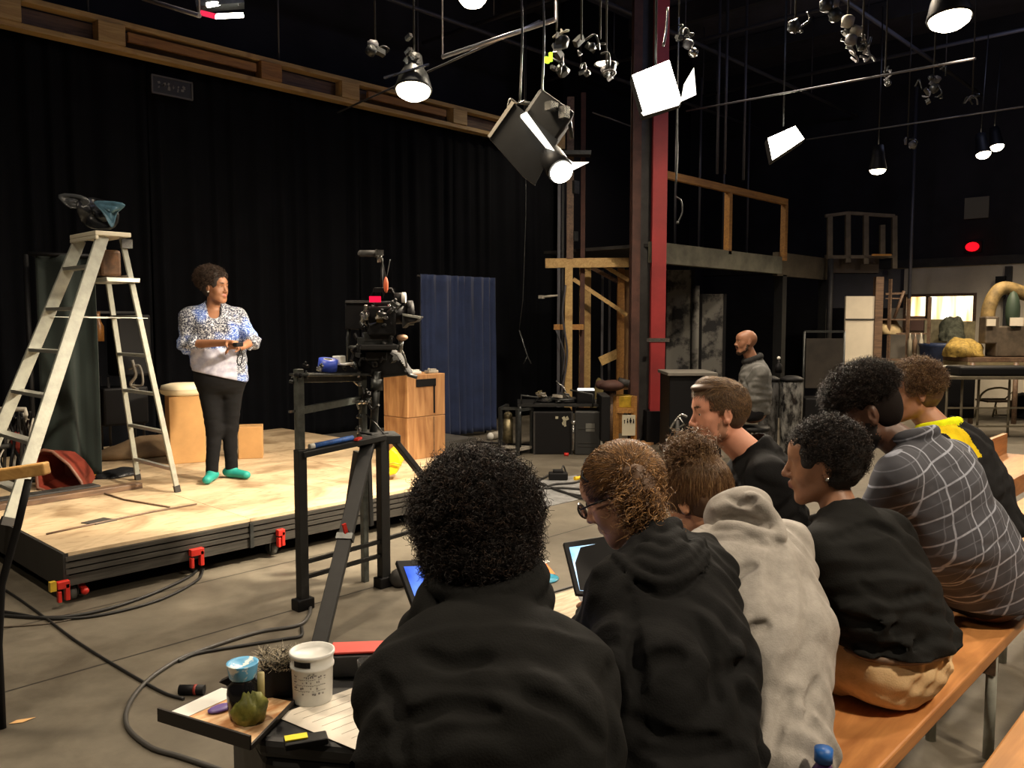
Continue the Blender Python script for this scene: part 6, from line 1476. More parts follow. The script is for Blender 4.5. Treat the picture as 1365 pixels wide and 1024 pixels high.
# ---------------------------------------------------------------- A
def make_A():
    f = dirv(-.14, 1); lat = f.cross(UPV)
    F = HF(Rp(634, 712, 1.66), dirv(-.25, 1, -.35))
    nb = Rp(645, 830, 1.56); pel = V((*Rp(664, 900, 1.27).xy, .56)); mid = Rp(656, 990, 1.36)
    kn, ft, el, hd = jointset(pel, nb, mid, f, .17, .44, .17, .50, -.005, .20, hands=[Rp(585, 842, 1.99), Rp(662, 846, 2.06)])
    def ex(C, sh, lat, f, up, nb, sp):
        for rr, zz, rad, tilt, off, s0 in ((.112, .0, .030, .07, -.010, 0), (.098, .055, .024, .05, -.004, 1), (.088, .092, .016, .02, 0, 2)):
            pr = None
            for k_ in range(31):
                a = 2 * math.pi * k_ / 30; wv = .006 * math.sin(3 * a + s0); p = nb + f * (.02 + math.sin(a) * rr * .85) + lat * (math.cos(a) * (rr * 1.08 + wv) + off) + up * (zz + math.cos(a) * tilt * .5 + math.sin(a) * .02)
                if pr is not None: C.cap(pr, p, rad, rad, .006)
                pr = p
        C.cap(nb + lat * -.11 + up * -.0 + f * .03, nb - lat * .14 + f * .09 - up * .06, .035, .03, .02)
    _ex = ex
    def ex(C, sh, lat, f, up, nb, sp):
        _ex(C, sh, lat, f, up, nb, sp)
        for p_ in (((508, 905), (528, 950), (534, 1015)), ((812, 890), (820, 950), (815, 1018)), ((560, 870), (600, 885), (650, 880)), ((545, 960), (600, 940), (660, 950)), ((700, 930), (760, 950), (800, 990))): C.on(p_, .008, .02, 'sub')
    M = cloth('fleece_black', (.008, .008, .0075))
    root, *_ = person('person with a round dark afro and black cowl-neck fleece, seen from behind', F, pel, mid, nb, f, shw=.148, shdrop=.135, chw=.192, chd=.125, hipw=.19, skinm=skin('skin_brown', (.17, .075, .04)), lipm=M_lipd,
                      elbows=el, hands=hd, knees=kn, feet=ft, top='fleece_pullover', topm=M, legm=cloth('jeans_black', (.02, .02, .024)), shoem=M_black, extra_top=ex, folds=.008, seed=3, female=True)
    c = (.0, -.022, .040); rad = (.130, .136, .128)
    keep = lambda x, y, z: not (y > .045 and z < .06) and z > -.105
    core = Vol(F.c - V((.25,) * 3), F.c + V((.25,) * 3), .005); core.ell(F(*c), [r * .90 for r in rad], F.R(), .02); core.ell(F(0, -.03, -.04), (.112, .105, .090), F.R(), .03); core.ell(F(0, .10, -.05), (.07, .06, .085), F.R(), .02, None, 'sub')
    core.V += .007 * core.noise(.022, 5) + .004 * core.noise(.010, 6)
    hr = core.build('hair', mat('hair_core_black', (.008, .0065, .006), .8), root)
    P1 = curls(F, c, rad, 9000, keep, 1, .0045, .022, 1.4, 9, .86, .985, .5); P2 = curls(F, (0, -.035, -.045), (.118, .115, .092), 3000, lambda x, y, z: z < .02 and y < .03, 2, .0045, .02, 1.4, 9, .85, 1.0, .5)
    P3 = curls(F, c, rad, 900, keep, 9, .006, .024, 1.2, 9, .95, 1.03, .6)
    P_ = np.concatenate([P1, P2, P3]); mi = (rng.uniform(size=len(P_)) < .22).astype(int)
    strands('curls', P_, .00095, [H_blk, H_blk2], hr, mi)
make_A()
# ---------------------------------------------------------------- B: glasses, honey ponytail, black hoodie
def hood(C, nb, f, lat, up, sp, w=.13, drop=.15, r0=.034, back=.05, side=0.0):
    """a hood lying folded on the back: rolled rim around the neck and a sagging pouch"""
    pr = None
    for k_ in range(25):
        a = math.pi * (-.12 + 1.24 * k_ / 24); s_ = math.sin(a); p = nb + lat * (math.cos(a) * w * .80 + side) - f * (s_ * w * .66 - .035) + up * (-.012 + .030 * s_)
        if pr is not None: C.cap(pr, p, r0 * (.55 + .45 * max(s_, 0)), None, .006)
        pr = p
    b = nb - sp * drop - f * (back + .045)
    for sx in (-1, 1): C.cap(nb + lat * (sx * w + side) - f * .045 - up * .005, b + lat * sx * .012 - f * .006, r0 * .55, r0 * .8, .006)
    for t in np.linspace(0, 1, 9):
        a = nb + lat * (w * (1 - t) + side) - f * (.05 + .04 * t) - up * .01; C.cap(a.lerp(b, t), (nb - lat * w * (1 - t) + lat * side - f * (.05 + .04 * t) - up * .01).lerp(b, t), .030 * (1 - .45 * t) + .004, None, .012)
def make_B():
    f = dirv(-.62, .78); lat = f.cross(UPV); d0 = 1.98
    F = HF(Rp(829, 660, 2.06), dirv(-.88, .42, -.55), sc=.97)
    nb = Rp(882, 726, d0); pel = V((*Rp(916, 900, 1.52).xy, .56)); mid = Rp(897, 900, 1.68)
    kn, ft, el, hd = jointset(pel, nb, mid, f, .15, .42, .13, .50, -.01, .16, hands=[Rp(793, 806, 2.38), Rp(862, 812, 2.46)])
    def ex(C, sh, lat, f, up, nb, sp):
        hood(C, nb, f, lat, up, sp, .10, .14, .026, .06)
        for dy, sx, rr in ((-64, .45, .022), (-48, .6, .022), (-32, .75, .020), (-16, .88, .016), (0, 1, .013)):
            C.on([(882 + (x - 882) * sx, y + dy) for x, y in ((800, 716), (822, 742), (852, 767), (885, 778), (918, 765), (940, 738), (952, 712))], rr, .010 if dy else .003)
        C.on([(806, 736), (828, 760), (856, 784), (886, 796), (920, 783), (944, 754)], .007, .004, 'sub')
        for p_ in (((845, 908), (870, 882), (905, 874)), ((950, 905), (980, 893), (1000, 884)), ((846, 960), (900, 988), (965, 986)), ((838, 790), (845, 860), (852, 930)), ((930, 820), (950, 870), (955, 930)), ((860, 1000), (920, 1010), (990, 1000))): C.on(p_, .009, .02, 'sub')
    M = cloth('hoodie_black', (.007, .007, .007))
    root, *_ = person('person in glasses with a curly honey-brown ponytail and black hoodie, looking at a tablet', F, pel, mid, nb, f, shw=.124, shdrop=.118, chw=.175, chd=.12, hipw=.205, skinm=skin('skin_fair_shade', (.52, .27, .17)),
                      elbows=el, hands=hd, knees=kn, feet=ft, top='hoodie', topm=M, legm=cloth('jeans_black', (.02, .02, .024)), shoem=M_black, extra_top=ex, folds=.008, seed=8, female=True, neckr=.048)
    hr = cap_hair(F, 'hair', mat('hair_under_brown', (.10, .05, .022), .6), root, -.001, nseed=3)
    tie = (-.060, -.075, .050)
    st = lambda x, y, z: (z > .02 or (z > -.085 and y < -.0)) and not (y > .075 and z < .07)
    P_ = flow(F, 5200, tie, 4, .007, 10, st); mi = (rng.uniform(size=len(P_)) < .45).astype(int)
    strands('pulled_back_strands', P_, .0009, [H_brn, H_bld], hr, mi)
    Q = ringlets(F, [tie, (-.085, -.085, .01), (-.085, -.075, -.04), (-.075, -.060, -.09)], 900, .019, .085, .0085, 5, 3, 26, .55)
    Q2 = ringlets(F, [(-.075, -.06, .055), (-.09, -.045, .0), (-.08, -.04, -.07)], 420, .014, .06, .007, 6, 2.5, 26, .7)
    Q = np.concatenate([Q, Q2]); mi = (rng.uniform(size=len(Q)) < .55).astype(int); strands('ponytail_curls', Q, .0013, [H_brn, H_bld], hr, mi)
    vl = Vol(F.c - V((.25,) * 3), F.c + V((.25,) * 3), .006); vl.ell(F(-.080, -.082, .0), (.034, .040, .06), F.R(), .03); vl.ell(F(-.075, -.07, -.055), (.034, .036, .05), F.R(), .03); vl.V += .006 * vl.noise(.018, 3); vl.build('ponytail', MATS['hair_under_brown'], hr)
    b = MB(); b.tube([F(-.08, .02, .045), F(-.06, .05, .085), F(0, .045, .122), F(.06, .0, .112), F(.085, -.03, .07)], .004, 6); b.build('head_band', M_black, root)
    g = thing('eyeglasses', 'black framed eyeglasses worn by the person with the honey-brown ponytail', 'glasses', F(0, .11, .01)); b = MB()
    for sx in (-1, 1):
        ring = [F(sx * .033 + .024 * math.cos(a), .106 - .10 * abs(sx * .033 + .024 * math.cos(a)) * .35, .008 + .018 * math.sin(a)) for a in np.linspace(0, 2 * math.pi, 21)]; b.tube(ring, .0024, 6, caps=False)
        b.tube([F(sx * .058, .096, .014), F(sx * .080, .06, .014), F(sx * .088, -.01, .008)], .0022, 6)
    b.tube([F(-.010, .106, .012), F(.010, .106, .012)], .002, 6); b.build('glasses_frame', M_black, g)
    for sx in (-1, 1): MB().lathe([(0, 0), (.022, 0), (.022, .001), (0, .001)], F(sx * .033, .1035, .008), 20, R=Matrix((F.r, F.u, F.f)).transposed()).build('glasses_lens', mat('lens_glass', (.9, .9, .9), .05, trans=.95), g)
make_B()
# ---------------------------------------------------------------- C: bun, grey hoodie
def make_C():
    f = dirv(-.60, .80); lat = f.cross(UPV)
    F = HF(Rp(930, 668, 2.36), dirv(-.62, .72, -.75), sc=.98)
    nb = Rp(985, 706, 2.20); pel = V((*Rp(1020, 950, 1.78).xy, .57)); mid = Rp(1015, 850, 1.95)
    kn, ft, el, hd = jointset(pel, nb, mid, f, .19, .42, .14, .50, .02, .10)
    def ex(C, sh, lat, f, up, nb, sp):
        C.on([(925, 712), (955, 690), (990, 684), (1020, 696)], .034, .02); C.on([(930, 700), (958, 678), (990, 668), (1012, 672)], .030, .02)
        C.on([(918, 722), (945, 706), (980, 703), (1012, 712), (1038, 716)], .017, .004); C.on([(1000, 664), (1018, 676), (1034, 698), (1040, 716)], .018, .005); C.on([(950, 678), (975, 672), (1002, 680), (1016, 690)], .010, .004)
        for p_, r_ in ((((922, 732), (950, 718), (985, 716), (1020, 726), (1042, 728)), .008), (((935, 704), (965, 690), (1000, 694), (1022, 704)), .008), (((972, 664), (992, 672), (1008, 664)), .007), (((972, 778), (985, 762), (1005, 754)), .010), (((985, 860), (1005, 840), (1022, 834)), .010), (((1000, 1000), (1006, 960), (1012, 915)), .010), (((1030, 1000), (1040, 960), (1052, 925)), .010), (((1075, 960), (1082, 930), (1092, 905)), .009)): C.on(p_, r_, .012, 'sub')
    M = cloth('hoodie_grey', (.37, .345, .315), (.29, .27, .245))
    root, *_ = person('person with a messy brown bun in a pale grey hoodie, hunched over on the bench', F, pel, mid, nb, f, shw=.168, chw=.160, chd=.125, hipw=.178, hipd=.135, belly=.122, skinm=skin('skin_tan', (.46, .23, .13)),
                      elbows=el, hands=hd, knees=kn, feet=ft, top='hoodie', topm=M, legm=cloth('leggings_black', (.016, .016, .018)), shoem=M_black, extra_top=ex, folds=.009, seed=15, female=True, neckr=.05, hem=V((0, 0, .50)))
    hr = cap_hair(F, 'hair', mat('hair_under_brown2', (.085, .045, .022), .6), root, -.001, nseed=5)
    bun = (0, -.055, .118)
    P_ = flow(F, 5200, (0, -.07, .09), 14, .006, 10, lambda x, y, z: (z > -.075 and y < .03) or (z > -.03 and y < .06) or z > .03); mi = (rng.uniform(size=len(P_)) < .3).astype(int)
    strands('pulled_up_strands', P_, .0009, [H_brn, H_lt], hr, mi)
    vl = Vol(F.c - V((.3,) * 3), F.c + V((.3,) * 3), .006); vl.ell(F(*bun), (.054, .048, .046), F.R(), .02); vl.V += .006 * vl.noise(.018, 3); bn = vl.build('bun', H_brn, hr)
    Q = curls(F, bun, (.070, .064, .058), 1300, lambda x, y, z: True, 7, .009, .045, 1.6, 14, .7, 1.05, .15); mi = (rng.uniform(size=len(Q)) < .4).astype(int); strands('bun_curls', Q, .0013, [H_brn, H_lt], hr, mi)
make_C()
# ---------------------------------------------------------------- D: short black curls, black tee, khaki trousers
def make_D():
    f = dirv(-.62, .78); lat = f.cross(UPV)
    F = HF(Rp(1096, 618, 2.50), dirv(-.96, .30, -.12), sc=1.0)
    nb = Rp(1122, 688, 2.44); pel = V((*Rp(1192, 900, 2.28).xy, .56)); mid = Rp(1168, 800, 2.32)
    kn, ft, el, hd = jointset(pel, nb, mid, f, .19, .43, .14, .51, .02, .10)
    M = cloth('tee_black', (.009, .009, .0085))
    def ex(C, sh, lat, f, up, nb, sp):
        pr = None
        for k_ in range(25):
            a = 2 * math.pi * k_ / 24; p = nb + lat * math.cos(a) * .070 + f * (.02 + math.sin(a) * .065) + up * (.002 + .02 * -math.sin(a)); 
            if pr is not None: C.cap(pr, p, .009, .009, .006)
            pr = p
    _ex = ex
    def ex(C, sh, lat, f, up, nb, sp):
        _ex(C, sh, lat, f, up, nb, sp)
        for p_ in (((1090, 800), (1140, 828), (1200, 836)), ((1115, 850), (1180, 868), (1245, 852)), ((1060, 720), (1075, 760), (1078, 800)), ((1150, 780), (1190, 800), (1235, 790)), ((1110, 720), (1160, 700), (1200, 715))): C.on(p_, .008, .02, 'sub')
    sk = skin('skin_medium', (.30, .145, .08))
    root, sh, lt_, ff = person('person with short black curls, black tee and khaki trousers sitting on the pine bench', F, pel, mid, nb, f, shw=.178, chw=.178, chd=.125, hipw=.178, hipd=.132, skinm=sk, lipm=M_lipd,
                      elbows=el, hands=hd, knees=kn, feet=ft, top='t_shirt', topm=M, legm=cloth('khaki', (.70, .50, .28), (.60, .42, .22)), shoem=M_dark, extra_top=ex, folds=.008, seed=25, female=True, neckr=.052, sleeve='short', hem=V((0, 0, pel.z + .065)), cut=-UPV + f * .05, trg=.0, pdrape=True, waist=V((pel.x, pel.y, pel.z + .075)), skirt=lambda C, tors, lat, f, up: C.torso([(mid, .175, .12), (pel + UPV * .03, .203, .158)], lat, .03, 0))
    b = MB(); n_ = 30
    ring = [pel + V((0, 0, .054)) + lat * math.cos(a) * .178 + f * math.sin(a) * .131 for a in np.linspace(0, 2 * math.pi, n_)]
    b.tube(ring, .010, 6, caps=False).build('belt', M_timber3, root)
    c = (0, -.022, .035); rad = (.098, .118, .110)
    keep = lambda x, y, z: not (y > .055 and z < .075) and not (abs(x) > .05 and y > -.005 and z < .02) and z > -.085
    hr = cap_hair(F, 'hair', mat('hair_core_black', (.008, .0065, .006), .8), root, .008, bump=.006)
    P_ = curls(F, c, rad, 5200, keep, 21, .0045, .016, 1.5, 9, .86, 1.0, .4); mi = (rng.uniform(size=len(P_)) < .15).astype(int); strands('curls', P_, .001, [H_blk, H_blk2], hr, mi)
    MB().ball(F(-.085, -.006, -.034), .006).build('earring', M_chrome, root)
make_D()
# ---------------------------------------------------------------- E: high-top, beard, plaid shirt
def plaid(name, lat, sp, org=(0, 0, 0)):
    m = bpy.data.materials.new(name); m.use_nodes = True; nt = m.node_tree; N = nt.nodes; L = nt.links; b = N['Principled BSDF']; b.inputs['Roughness'].default_value = .9
    tc = N.new('ShaderNodeTexCoord'); ns = N.new('ShaderNodeTexNoise'); ns.inputs['Scale'].default_value = 5; L.new(tc.outputs['Object'], ns.inputs['Vector'])
    wp = N.new('ShaderNodeVectorMath'); wp.operation = 'SCALE'; L.new(ns.outputs['Color'], wp.inputs[0]); wp.inputs['Scale'].default_value = .014
    ad = N.new('ShaderNodeVectorMath'); L.new(tc.outputs['Object'], ad.inputs[0]); L.new(wp.outputs[0], ad.inputs[1])
    def stripes(vec, per, ph, wid):
        d = N.new('ShaderNodeVectorMath'); d.operation = 'DOT_PRODUCT'; L.new(ad.outputs[0], d.inputs[0]); d.inputs[1].default_value = tuple(vec)
        def M_(op, a, v=None, a2=None):
            q = N.new('ShaderNodeMath'); q.operation = op; L.new(a, q.inputs[0]) 
            if v is not None: q.inputs[1].default_value = v
            if a2 is not None: L.new(a2, q.inputs[1])
            return q.outputs[0]
        x = M_('FRACT', M_('ADD', M_('MULTIPLY', d.outputs['Value'], 1 / per), ph)); x = M_('ABSOLUTE', M_('SUBTRACT', x, .5))
        r = N.new('ShaderNodeMapRange'); L.new(x, r.inputs[0]); r.inputs[1].default_value = wid; r.inputs[2].default_value = wid * .45; r.inputs[3].default_value = 0; r.inputs[4].default_value = 1; return r.outputs[0], M_
    a, M_ = stripes(lat, .078, .1, .05); a2, _ = stripes(lat, .078, .42, .03); c, _ = stripes(sp, .080, .0, .05); c2, _ = stripes(sp, .080, .45, .03)
    w = M_('MAXIMUM', a, None, c); w2_ = M_('MULTIPLY', M_('MAXIMUM', a2, None, c2), .25); w = M_('MAXIMUM', w, None, w2_)
    n2 = N.new('ShaderNodeTexNoise'); n2.inputs['Scale'].default_value = 60; L.new(tc.outputs['Object'], n2.inputs['Vector']); w = M_('MULTIPLY', w, None, M_('ADD', n2.outputs['Fac'], .25))
    w = M_('MULTIPLY', w, .85)
    d1, _ = stripes(lat, .112, .1, .9); d2, _ = stripes(sp, .136, .3, .9)
    base = N.new('ShaderNodeMixRGB'); base.inputs[0].default_value = .5; L.new(M_('MULTIPLY', d1, None, d2), base.inputs[0]); base.inputs[1].default_value = (.022, .024, .031, 1); base.inputs[2].default_value = (.055, .056, .068, 1)
    mx = N.new('ShaderNodeMixRGB'); L.new(w, mx.inputs[0]); L.new(base.outputs[0], mx.inputs[1]); mx.inputs[2].default_value = (.42, .45, .54, 1); L.new(mx.outputs[0], b.inputs['Base Color']); return m
def make_E():
    f = dirv(-.66, .75); lat = f.cross(UPV)
    F = HF(Rp(1158, 552, 2.92), dirv(-.86, .35, -.50), sc=1.04)
    nb = Rp(1222, 592, 2.86); pel = V((*Rp(1318, 800, 2.92).xy, .58)); mid = Rp(1270, 712, 2.86)
    kn, ft, el, hd = jointset(pel, nb, mid, f, .21, .45, .16, .52, .02, .12)
    M = plaid('plaid_flannel', lat, (nb - mid).normalized())
    def ex(C, sh, lat, f, up, nb, sp):
        pr = None
        for k_ in range(25):
            a = 2 * math.pi * k_ / 24; p = nb + lat * math.cos(a) * .075 + f * (.02 + math.sin(a) * .07) + up * (.03 + .02 * -math.sin(a)); 
            if pr is not None: C.cap(pr, p, .018, .018, .01)
            pr = p
    sk = skin('skin_deep', (.105, .048, .028))
    root, sh, lt_, ff = person('person with a tall dark high-top, beard and grey plaid flannel shirt on the bench', F, pel, mid, nb, f, shw=.20, chw=.195, chd=.14, hipw=.205, hipd=.155, belly=.15, skinm=sk, lipm=M_lipd, beard=2, beardm=H_blk,
                      elbows=el, hands=hd, knees=kn, feet=ft, top='plaid_shirt', topm=M, legm=cloth('trousers_black', (.014, .014, .016)), shoem=M_black, extra_top=ex, folds=.008, drapes=False, seed=33, neckr=.06, hem=V((0, 0, pel.z - .07)))
    hr = cap_hair(F, 'hair', mat('hair_faded', (.010, .007, .006), .9, spec=.1), root, -.002, bump=0)
    c = (0, -.012, .088); rad = (.105, .125, .085); keep = lambda x, y, z: z > .045
    vl = Vol(F.c - V((.3,) * 3), F.c + V((.3,) * 3), .006); vl.ell(F(*c), [q * .88 for q in rad], F.R(), .02); vl.V += .007 * vl.noise(.02, 3); vl.plane(F(0, 0, .045), -F.u); vl.build('high_top', mat('hair_core_black', (.008, .0065, .006), .8), hr)
    P_ = curls(F, c, rad, 7000, keep, 31, .005, .024, 1.5, 9, .84, 1.0, .55); mi = (rng.uniform(size=len(P_)) < .2).astype(int); strands('curls', P_, .001, [H_blk, H_blk2], hr, mi)
make_E()
# ---------------------------------------------------------------- F: brown curls, black and yellow shirt
def make_F():
    f = dirv(-.70, .70); lat = f.cross(UPV)
    F = HF(Rp(1218, 524, 3.66), dirv(-.97, .15, -.15), sc=1.0)
    nb = Rp(1258, 572, 3.60); pel = V((*Rp(1318, 720, 3.62).xy, .60)); mid = Rp(1290, 648, 3.60)
    kn, ft, el, hd = jointset(pel, nb, mid, f, .20, .43, .15, .53, .02, .12)
    def ex(C, sh, lat, f, up, nb, sp):
        pr = None
        for k_ in range(25):
            a = 2 * math.pi * k_ / 24; p = nb + lat * math.cos(a) * .078 + f * (.02 + math.sin(a) * .07) + up * (.012 + .02 * -math.sin(a))
            if pr is not None: C.cap(pr, p, .024, .024, .006, 1)
            pr = p
        # yellow yoke towards the left shoulder
        X, Y, Z = C.ax[0][:, None, None], C.ax[1][None, :, None], C.ax[2][None, None, :]; q = nb
        l_ = (X - q.x) * lat.x + (Y - q.y) * lat.y; ff_ = (X - q.x) * f.x + (Y - q.y) * f.y
        C.L[(C.L != 1) & np.broadcast_to((l_ < -.05) & (l_ > -.17) & (ff_ > -.30), C.L.shape) & (Z > q.z - .10)] = 2
    sk = skin('skin_fair', (.50, .27, .17))
    root, *_ = person('person with brown curls in a black shirt with a bright yellow collar', F, pel, mid, nb, f, shw=.195, chw=.195, chd=.13, hipw=.19, skinm=skin('skin_olive', (.42, .20, .115)),
                      elbows=el, hands=hd, knees=kn, feet=ft, top='jersey', topm=[cloth('jersey_black', (.014, .014, .015)), cloth('collar_neon', (.80, .85, .01)), cloth('jersey_amber', (.75, .55, .012))], legm=cloth('trousers_black', (.014, .014, .016)), shoem=M_black, extra_top=ex, folds=.006, seed=41, neckr=.058, hem=V((0, 0, pel.z - .02)))
    hr = cap_hair(F, 'hair', mat('hair_under_brown', (.10, .05, .022), .6), root, .002, bump=.003)
    c = (0, -.02, .048); rad = (.098, .118, .104); keep = lambda x, y, z: not (y > .05 and z < .07) and z > .0
    P_ = curls(F, c, rad, 4200, keep, 41, .005, .022, 1.4, 9, .84, 1.0, .5); mi = (rng.uniform(size=len(P_)) < .45).astype(int); strands('curls', P_, .0012, [mat('hair_chestnut', (.075, .035, .015), .45), H_lt], hr, mi)
make_F()
# ---------------------------------------------------------------- G: man in profile, black V-neck
def make_G():
    f = dirv(-.95, .10); lat = f.cross(UPV); d = 3.28
    F = HF(Rp(958, 551, d), dirv(-1, -.06, -.16), sc=1.03)
    nb = Rp(1007, 598, d); pel = V((*Rp(1030, 760, d + .02).xy, .58)); mid = Rp(1024, 690, d)
    kn, ft, el, hd = jointset(pel, nb, mid, f, .19, .42, .14, .52, .02, .06)
    sk = skin('skin_rosy', (.62, .30, .20), (.56, .24, .15))
    def ex(C, sh, lat, f, up, nb, sp):
        # V neck opening at the throat
        C.cap(nb + f * .10 + up * .06, nb + f * .135 - up * .07, .052, .012, .008, None, mode='sub')
    root, *_ = person('man with short brown hair in a black V-neck sweater, facing left in profile', F, pel, mid, nb, f, shw=.185, chw=.175, chd=.125, hipw=.175, skinm=sk, lipm=mat('lips_rosy', (.45, .14, .10), .4), beard=2, beardm=skin('stubble', (.40, .20, .125)),
                      elbows=el, hands=hd, knees=kn, feet=ft, top='sweater', topm=cloth('sweater_black', (.0065, .0065, .007)), legm=cloth('trousers_black', (.014, .014, .016)), shoem=M_black, extra_top=ex, folds=.006, seed=51, neckr=.060)
    eyes(F, root, (.05, .03, .015)); brows(F, root, H_brn, 1.2, 3)
    hr = cap_hair(F, 'hair', mat('hair_under_brown3', (.075, .042, .022), .6), root, -.001, bump=0, extra=lambda C: C.ell(F(0, .035, .110), (.058, .060, .018), F.R(), .03))
    r = np.random.default_rng(5); D = sph(r, 40000); P0 = np.array(HC) + D * (np.array(HR) + .001); x, y, z = P0.T
    hl = .052 + .012 * np.clip(1 - np.abs(x) / .05, 0, 1)
    k = (((z > .075) & (y > .0)) | ((z > .025 - .9 * np.clip(y, -.0, .06) * 0) & (y < .055)) | ((y < -.03) & (z > -.075)) | ((y < .02) & (z > .0))) & ~((y > .058) & (z < .075)) & ~((np.abs(x) > .06) & (y > -.035) & (y < .035) & (z < .005))
    P0 = P0[k][:15000]; D = D[k][:15000]; x, y, z = P0.T; top = np.clip((z - .06) / .05, 0, 1)[:, None]
    dr = D * .22 + top * np.stack([.25 * np.sign(x) * 0 + .1, .9 + 0 * y, .45 + 0 * y], 1) + (1 - top) * np.stack([0 * x, -.35 + 0 * y, -.8 + 0 * z], 1) + r.normal(size=P0.shape) * .12
    dr /= np.linalg.norm(dr, axis=1, keepdims=True); L_ = (.009 + .044 * top * (.6 + .6 * np.clip((y[:, None] + .02) / .1, 0, 1))) * r.uniform(.6, 1.2, (len(P0), 1)); t = np.linspace(0, 1, 6)[None, :, None]
    P0 = P0 + np.stack([0 * x, 0 * x, .016 * np.clip((z - .085) / .03, 0, 1) * np.clip((y + .04) / .06, 0, 1)], 1)
    Pl = P0[:, None] + dr[:, None] * t * L_[:, None] - (D[:, None] * .25 + np.array([0, .15, .25]) * top[:, None]) * (t ** 2) * L_[:, None]
    mi = (r.uniform(size=len(Pl)) < .35).astype(int); strands('short_strands', F.np(Pl), .0010, [mat('hair_ash_brown', (.085, .048, .024), .5), H_lt], hr, mi)
make_G()
# ---------------------------------------------------------------- far man
def make_far():
    f = dirv(-1, .05); lat = f.cross(UPV); d = 8.4
    F = HF(Rp(994, 456, d), dirv(-1, -.1, -.05), sc=1.0)
    nb = Rp(1007, 483, d); pel = V((*Rp(1003, 550, d).xy, .62)); mid = Rp(1006, 520, d)
    kn, ft, el, hd = jointset(pel, nb, mid, f, .19, .40, .14, .50, -.02, .05)
    for i in (0, 1): hd[i] = el[i] + f * .24 + UPV * -.02 + lat * (.06 if i == 0 else -.06)
    def ex(C, sh, lat, f, up, nb, sp):
        pr = None
        for k_ in range(21):
            a = 2 * math.pi * k_ / 20; p = nb + lat * math.cos(a) * .080 + f * (.03 + math.sin(a) * .075) + up * (.035 - .03 * math.sin(a))
            if pr is not None: C.cap(pr, p, .030, .030, .01, 1)
            pr = p
    root, *_ = person('bald man in a grey pullover and dark scarf perched on a stool beneath the gallery', F, pel, mid, nb, f, shw=.19, chw=.19, chd=.14, hipw=.18, hipd=.16, belly=.15, skinm=skin('skin_brown_far', (.30, .14, .08)), lipm=M_lipd, beard=2, beardm=H_blk2,
                      elbows=el, hands=hd, knees=kn, feet=ft, top='pullover', topm=[cloth('pullover_grey', (.15, .15, .145)), cloth('scarf_dark', (.03, .03, .03))], legm=cloth('jeans_black', (.02, .02, .024)), shoem=M_black, extra_top=ex, folds=.006, seed=61, h=.008, neckr=.062, hem=V((0, 0, pel.z - .05)))
    eyes(F, root)
    t = thing('work_stool', 'round black work stool under the bald man', 'stool', (pel.x, pel.y, 0)); z_ = pel.z - .17
    MB().lathe([(0, 0), (.17, 0), (.18, .02), (.17, .045), (0, .05)], (pel.x, pel.y, z_ - .05), 20).build('seat', M_black, t)
    for a in range(4): q_ = V((math.cos(a * 1.57 + .7), math.sin(a * 1.57 + .7), 0)); MB().cyl(V((pel.x, pel.y, z_ - .05)) + q_ * .1, V((pel.x, pel.y, 0)) + q_ * .18, .014, 8).build('leg', M_gun, t)
make_far()
# ---------------------------------------------------------------- woman on the stage
def blouse():
    m = bpy.data.materials.new('speckled_blouse'); m.use_nodes = True; nt = m.node_tree; N = nt.nodes; L = nt.links; b = N['Principled BSDF']; b.inputs['Roughness'].default_value = .85
    tc = N.new('ShaderNodeTexCoord'); n = N.new('ShaderNodeTexNoise'); n.inputs['Scale'].default_value = 95; n.inputs['Detail'].default_value = 3; n.inputs['Roughness'].default_value = .7; L.new(tc.outputs['Object'], n.inputs['Vector'])
    r1 = N.new('ShaderNodeValToRGB'); e = r1.color_ramp.elements; e[0].position = .49; e[0].color = (.025, .03, .055, 1); e[1].position = .58; e[1].color = (.48, .50, .55, 1); L.new(n.outputs['Fac'], r1.inputs[0])
    r2 = N.new('ShaderNodeValToRGB'); e = r2.color_ramp.elements; e[0].position = .47; e[0].color = (.02, .07, .34, 1); e[1].position = .58; e[1].color = (.42, .54, .80, 1); L.new(n.outputs['Fac'], r2.inputs[0])
    n3 = N.new('ShaderNodeTexNoise'); n3.inputs['Scale'].default_value = 5.5; n3.inputs['Detail'].default_value = 1; L.new(tc.outputs['Object'], n3.inputs['Vector']); r3 = N.new('ShaderNodeValToRGB'); r3.color_ramp.elements[0].position = .47; r3.color_ramp.elements[1].position = .6; L.new(n3.outputs['Fac'], r3.inputs[0])
    mx = N.new('ShaderNodeMixRGB'); L.new(r3.outputs[0], mx.inputs[0]); L.new(r1.outputs[0], mx.inputs[1]); L.new(r2.outputs[0], mx.inputs[2]); L.new(mx.outputs[0], b.inputs['Base Color']); return m
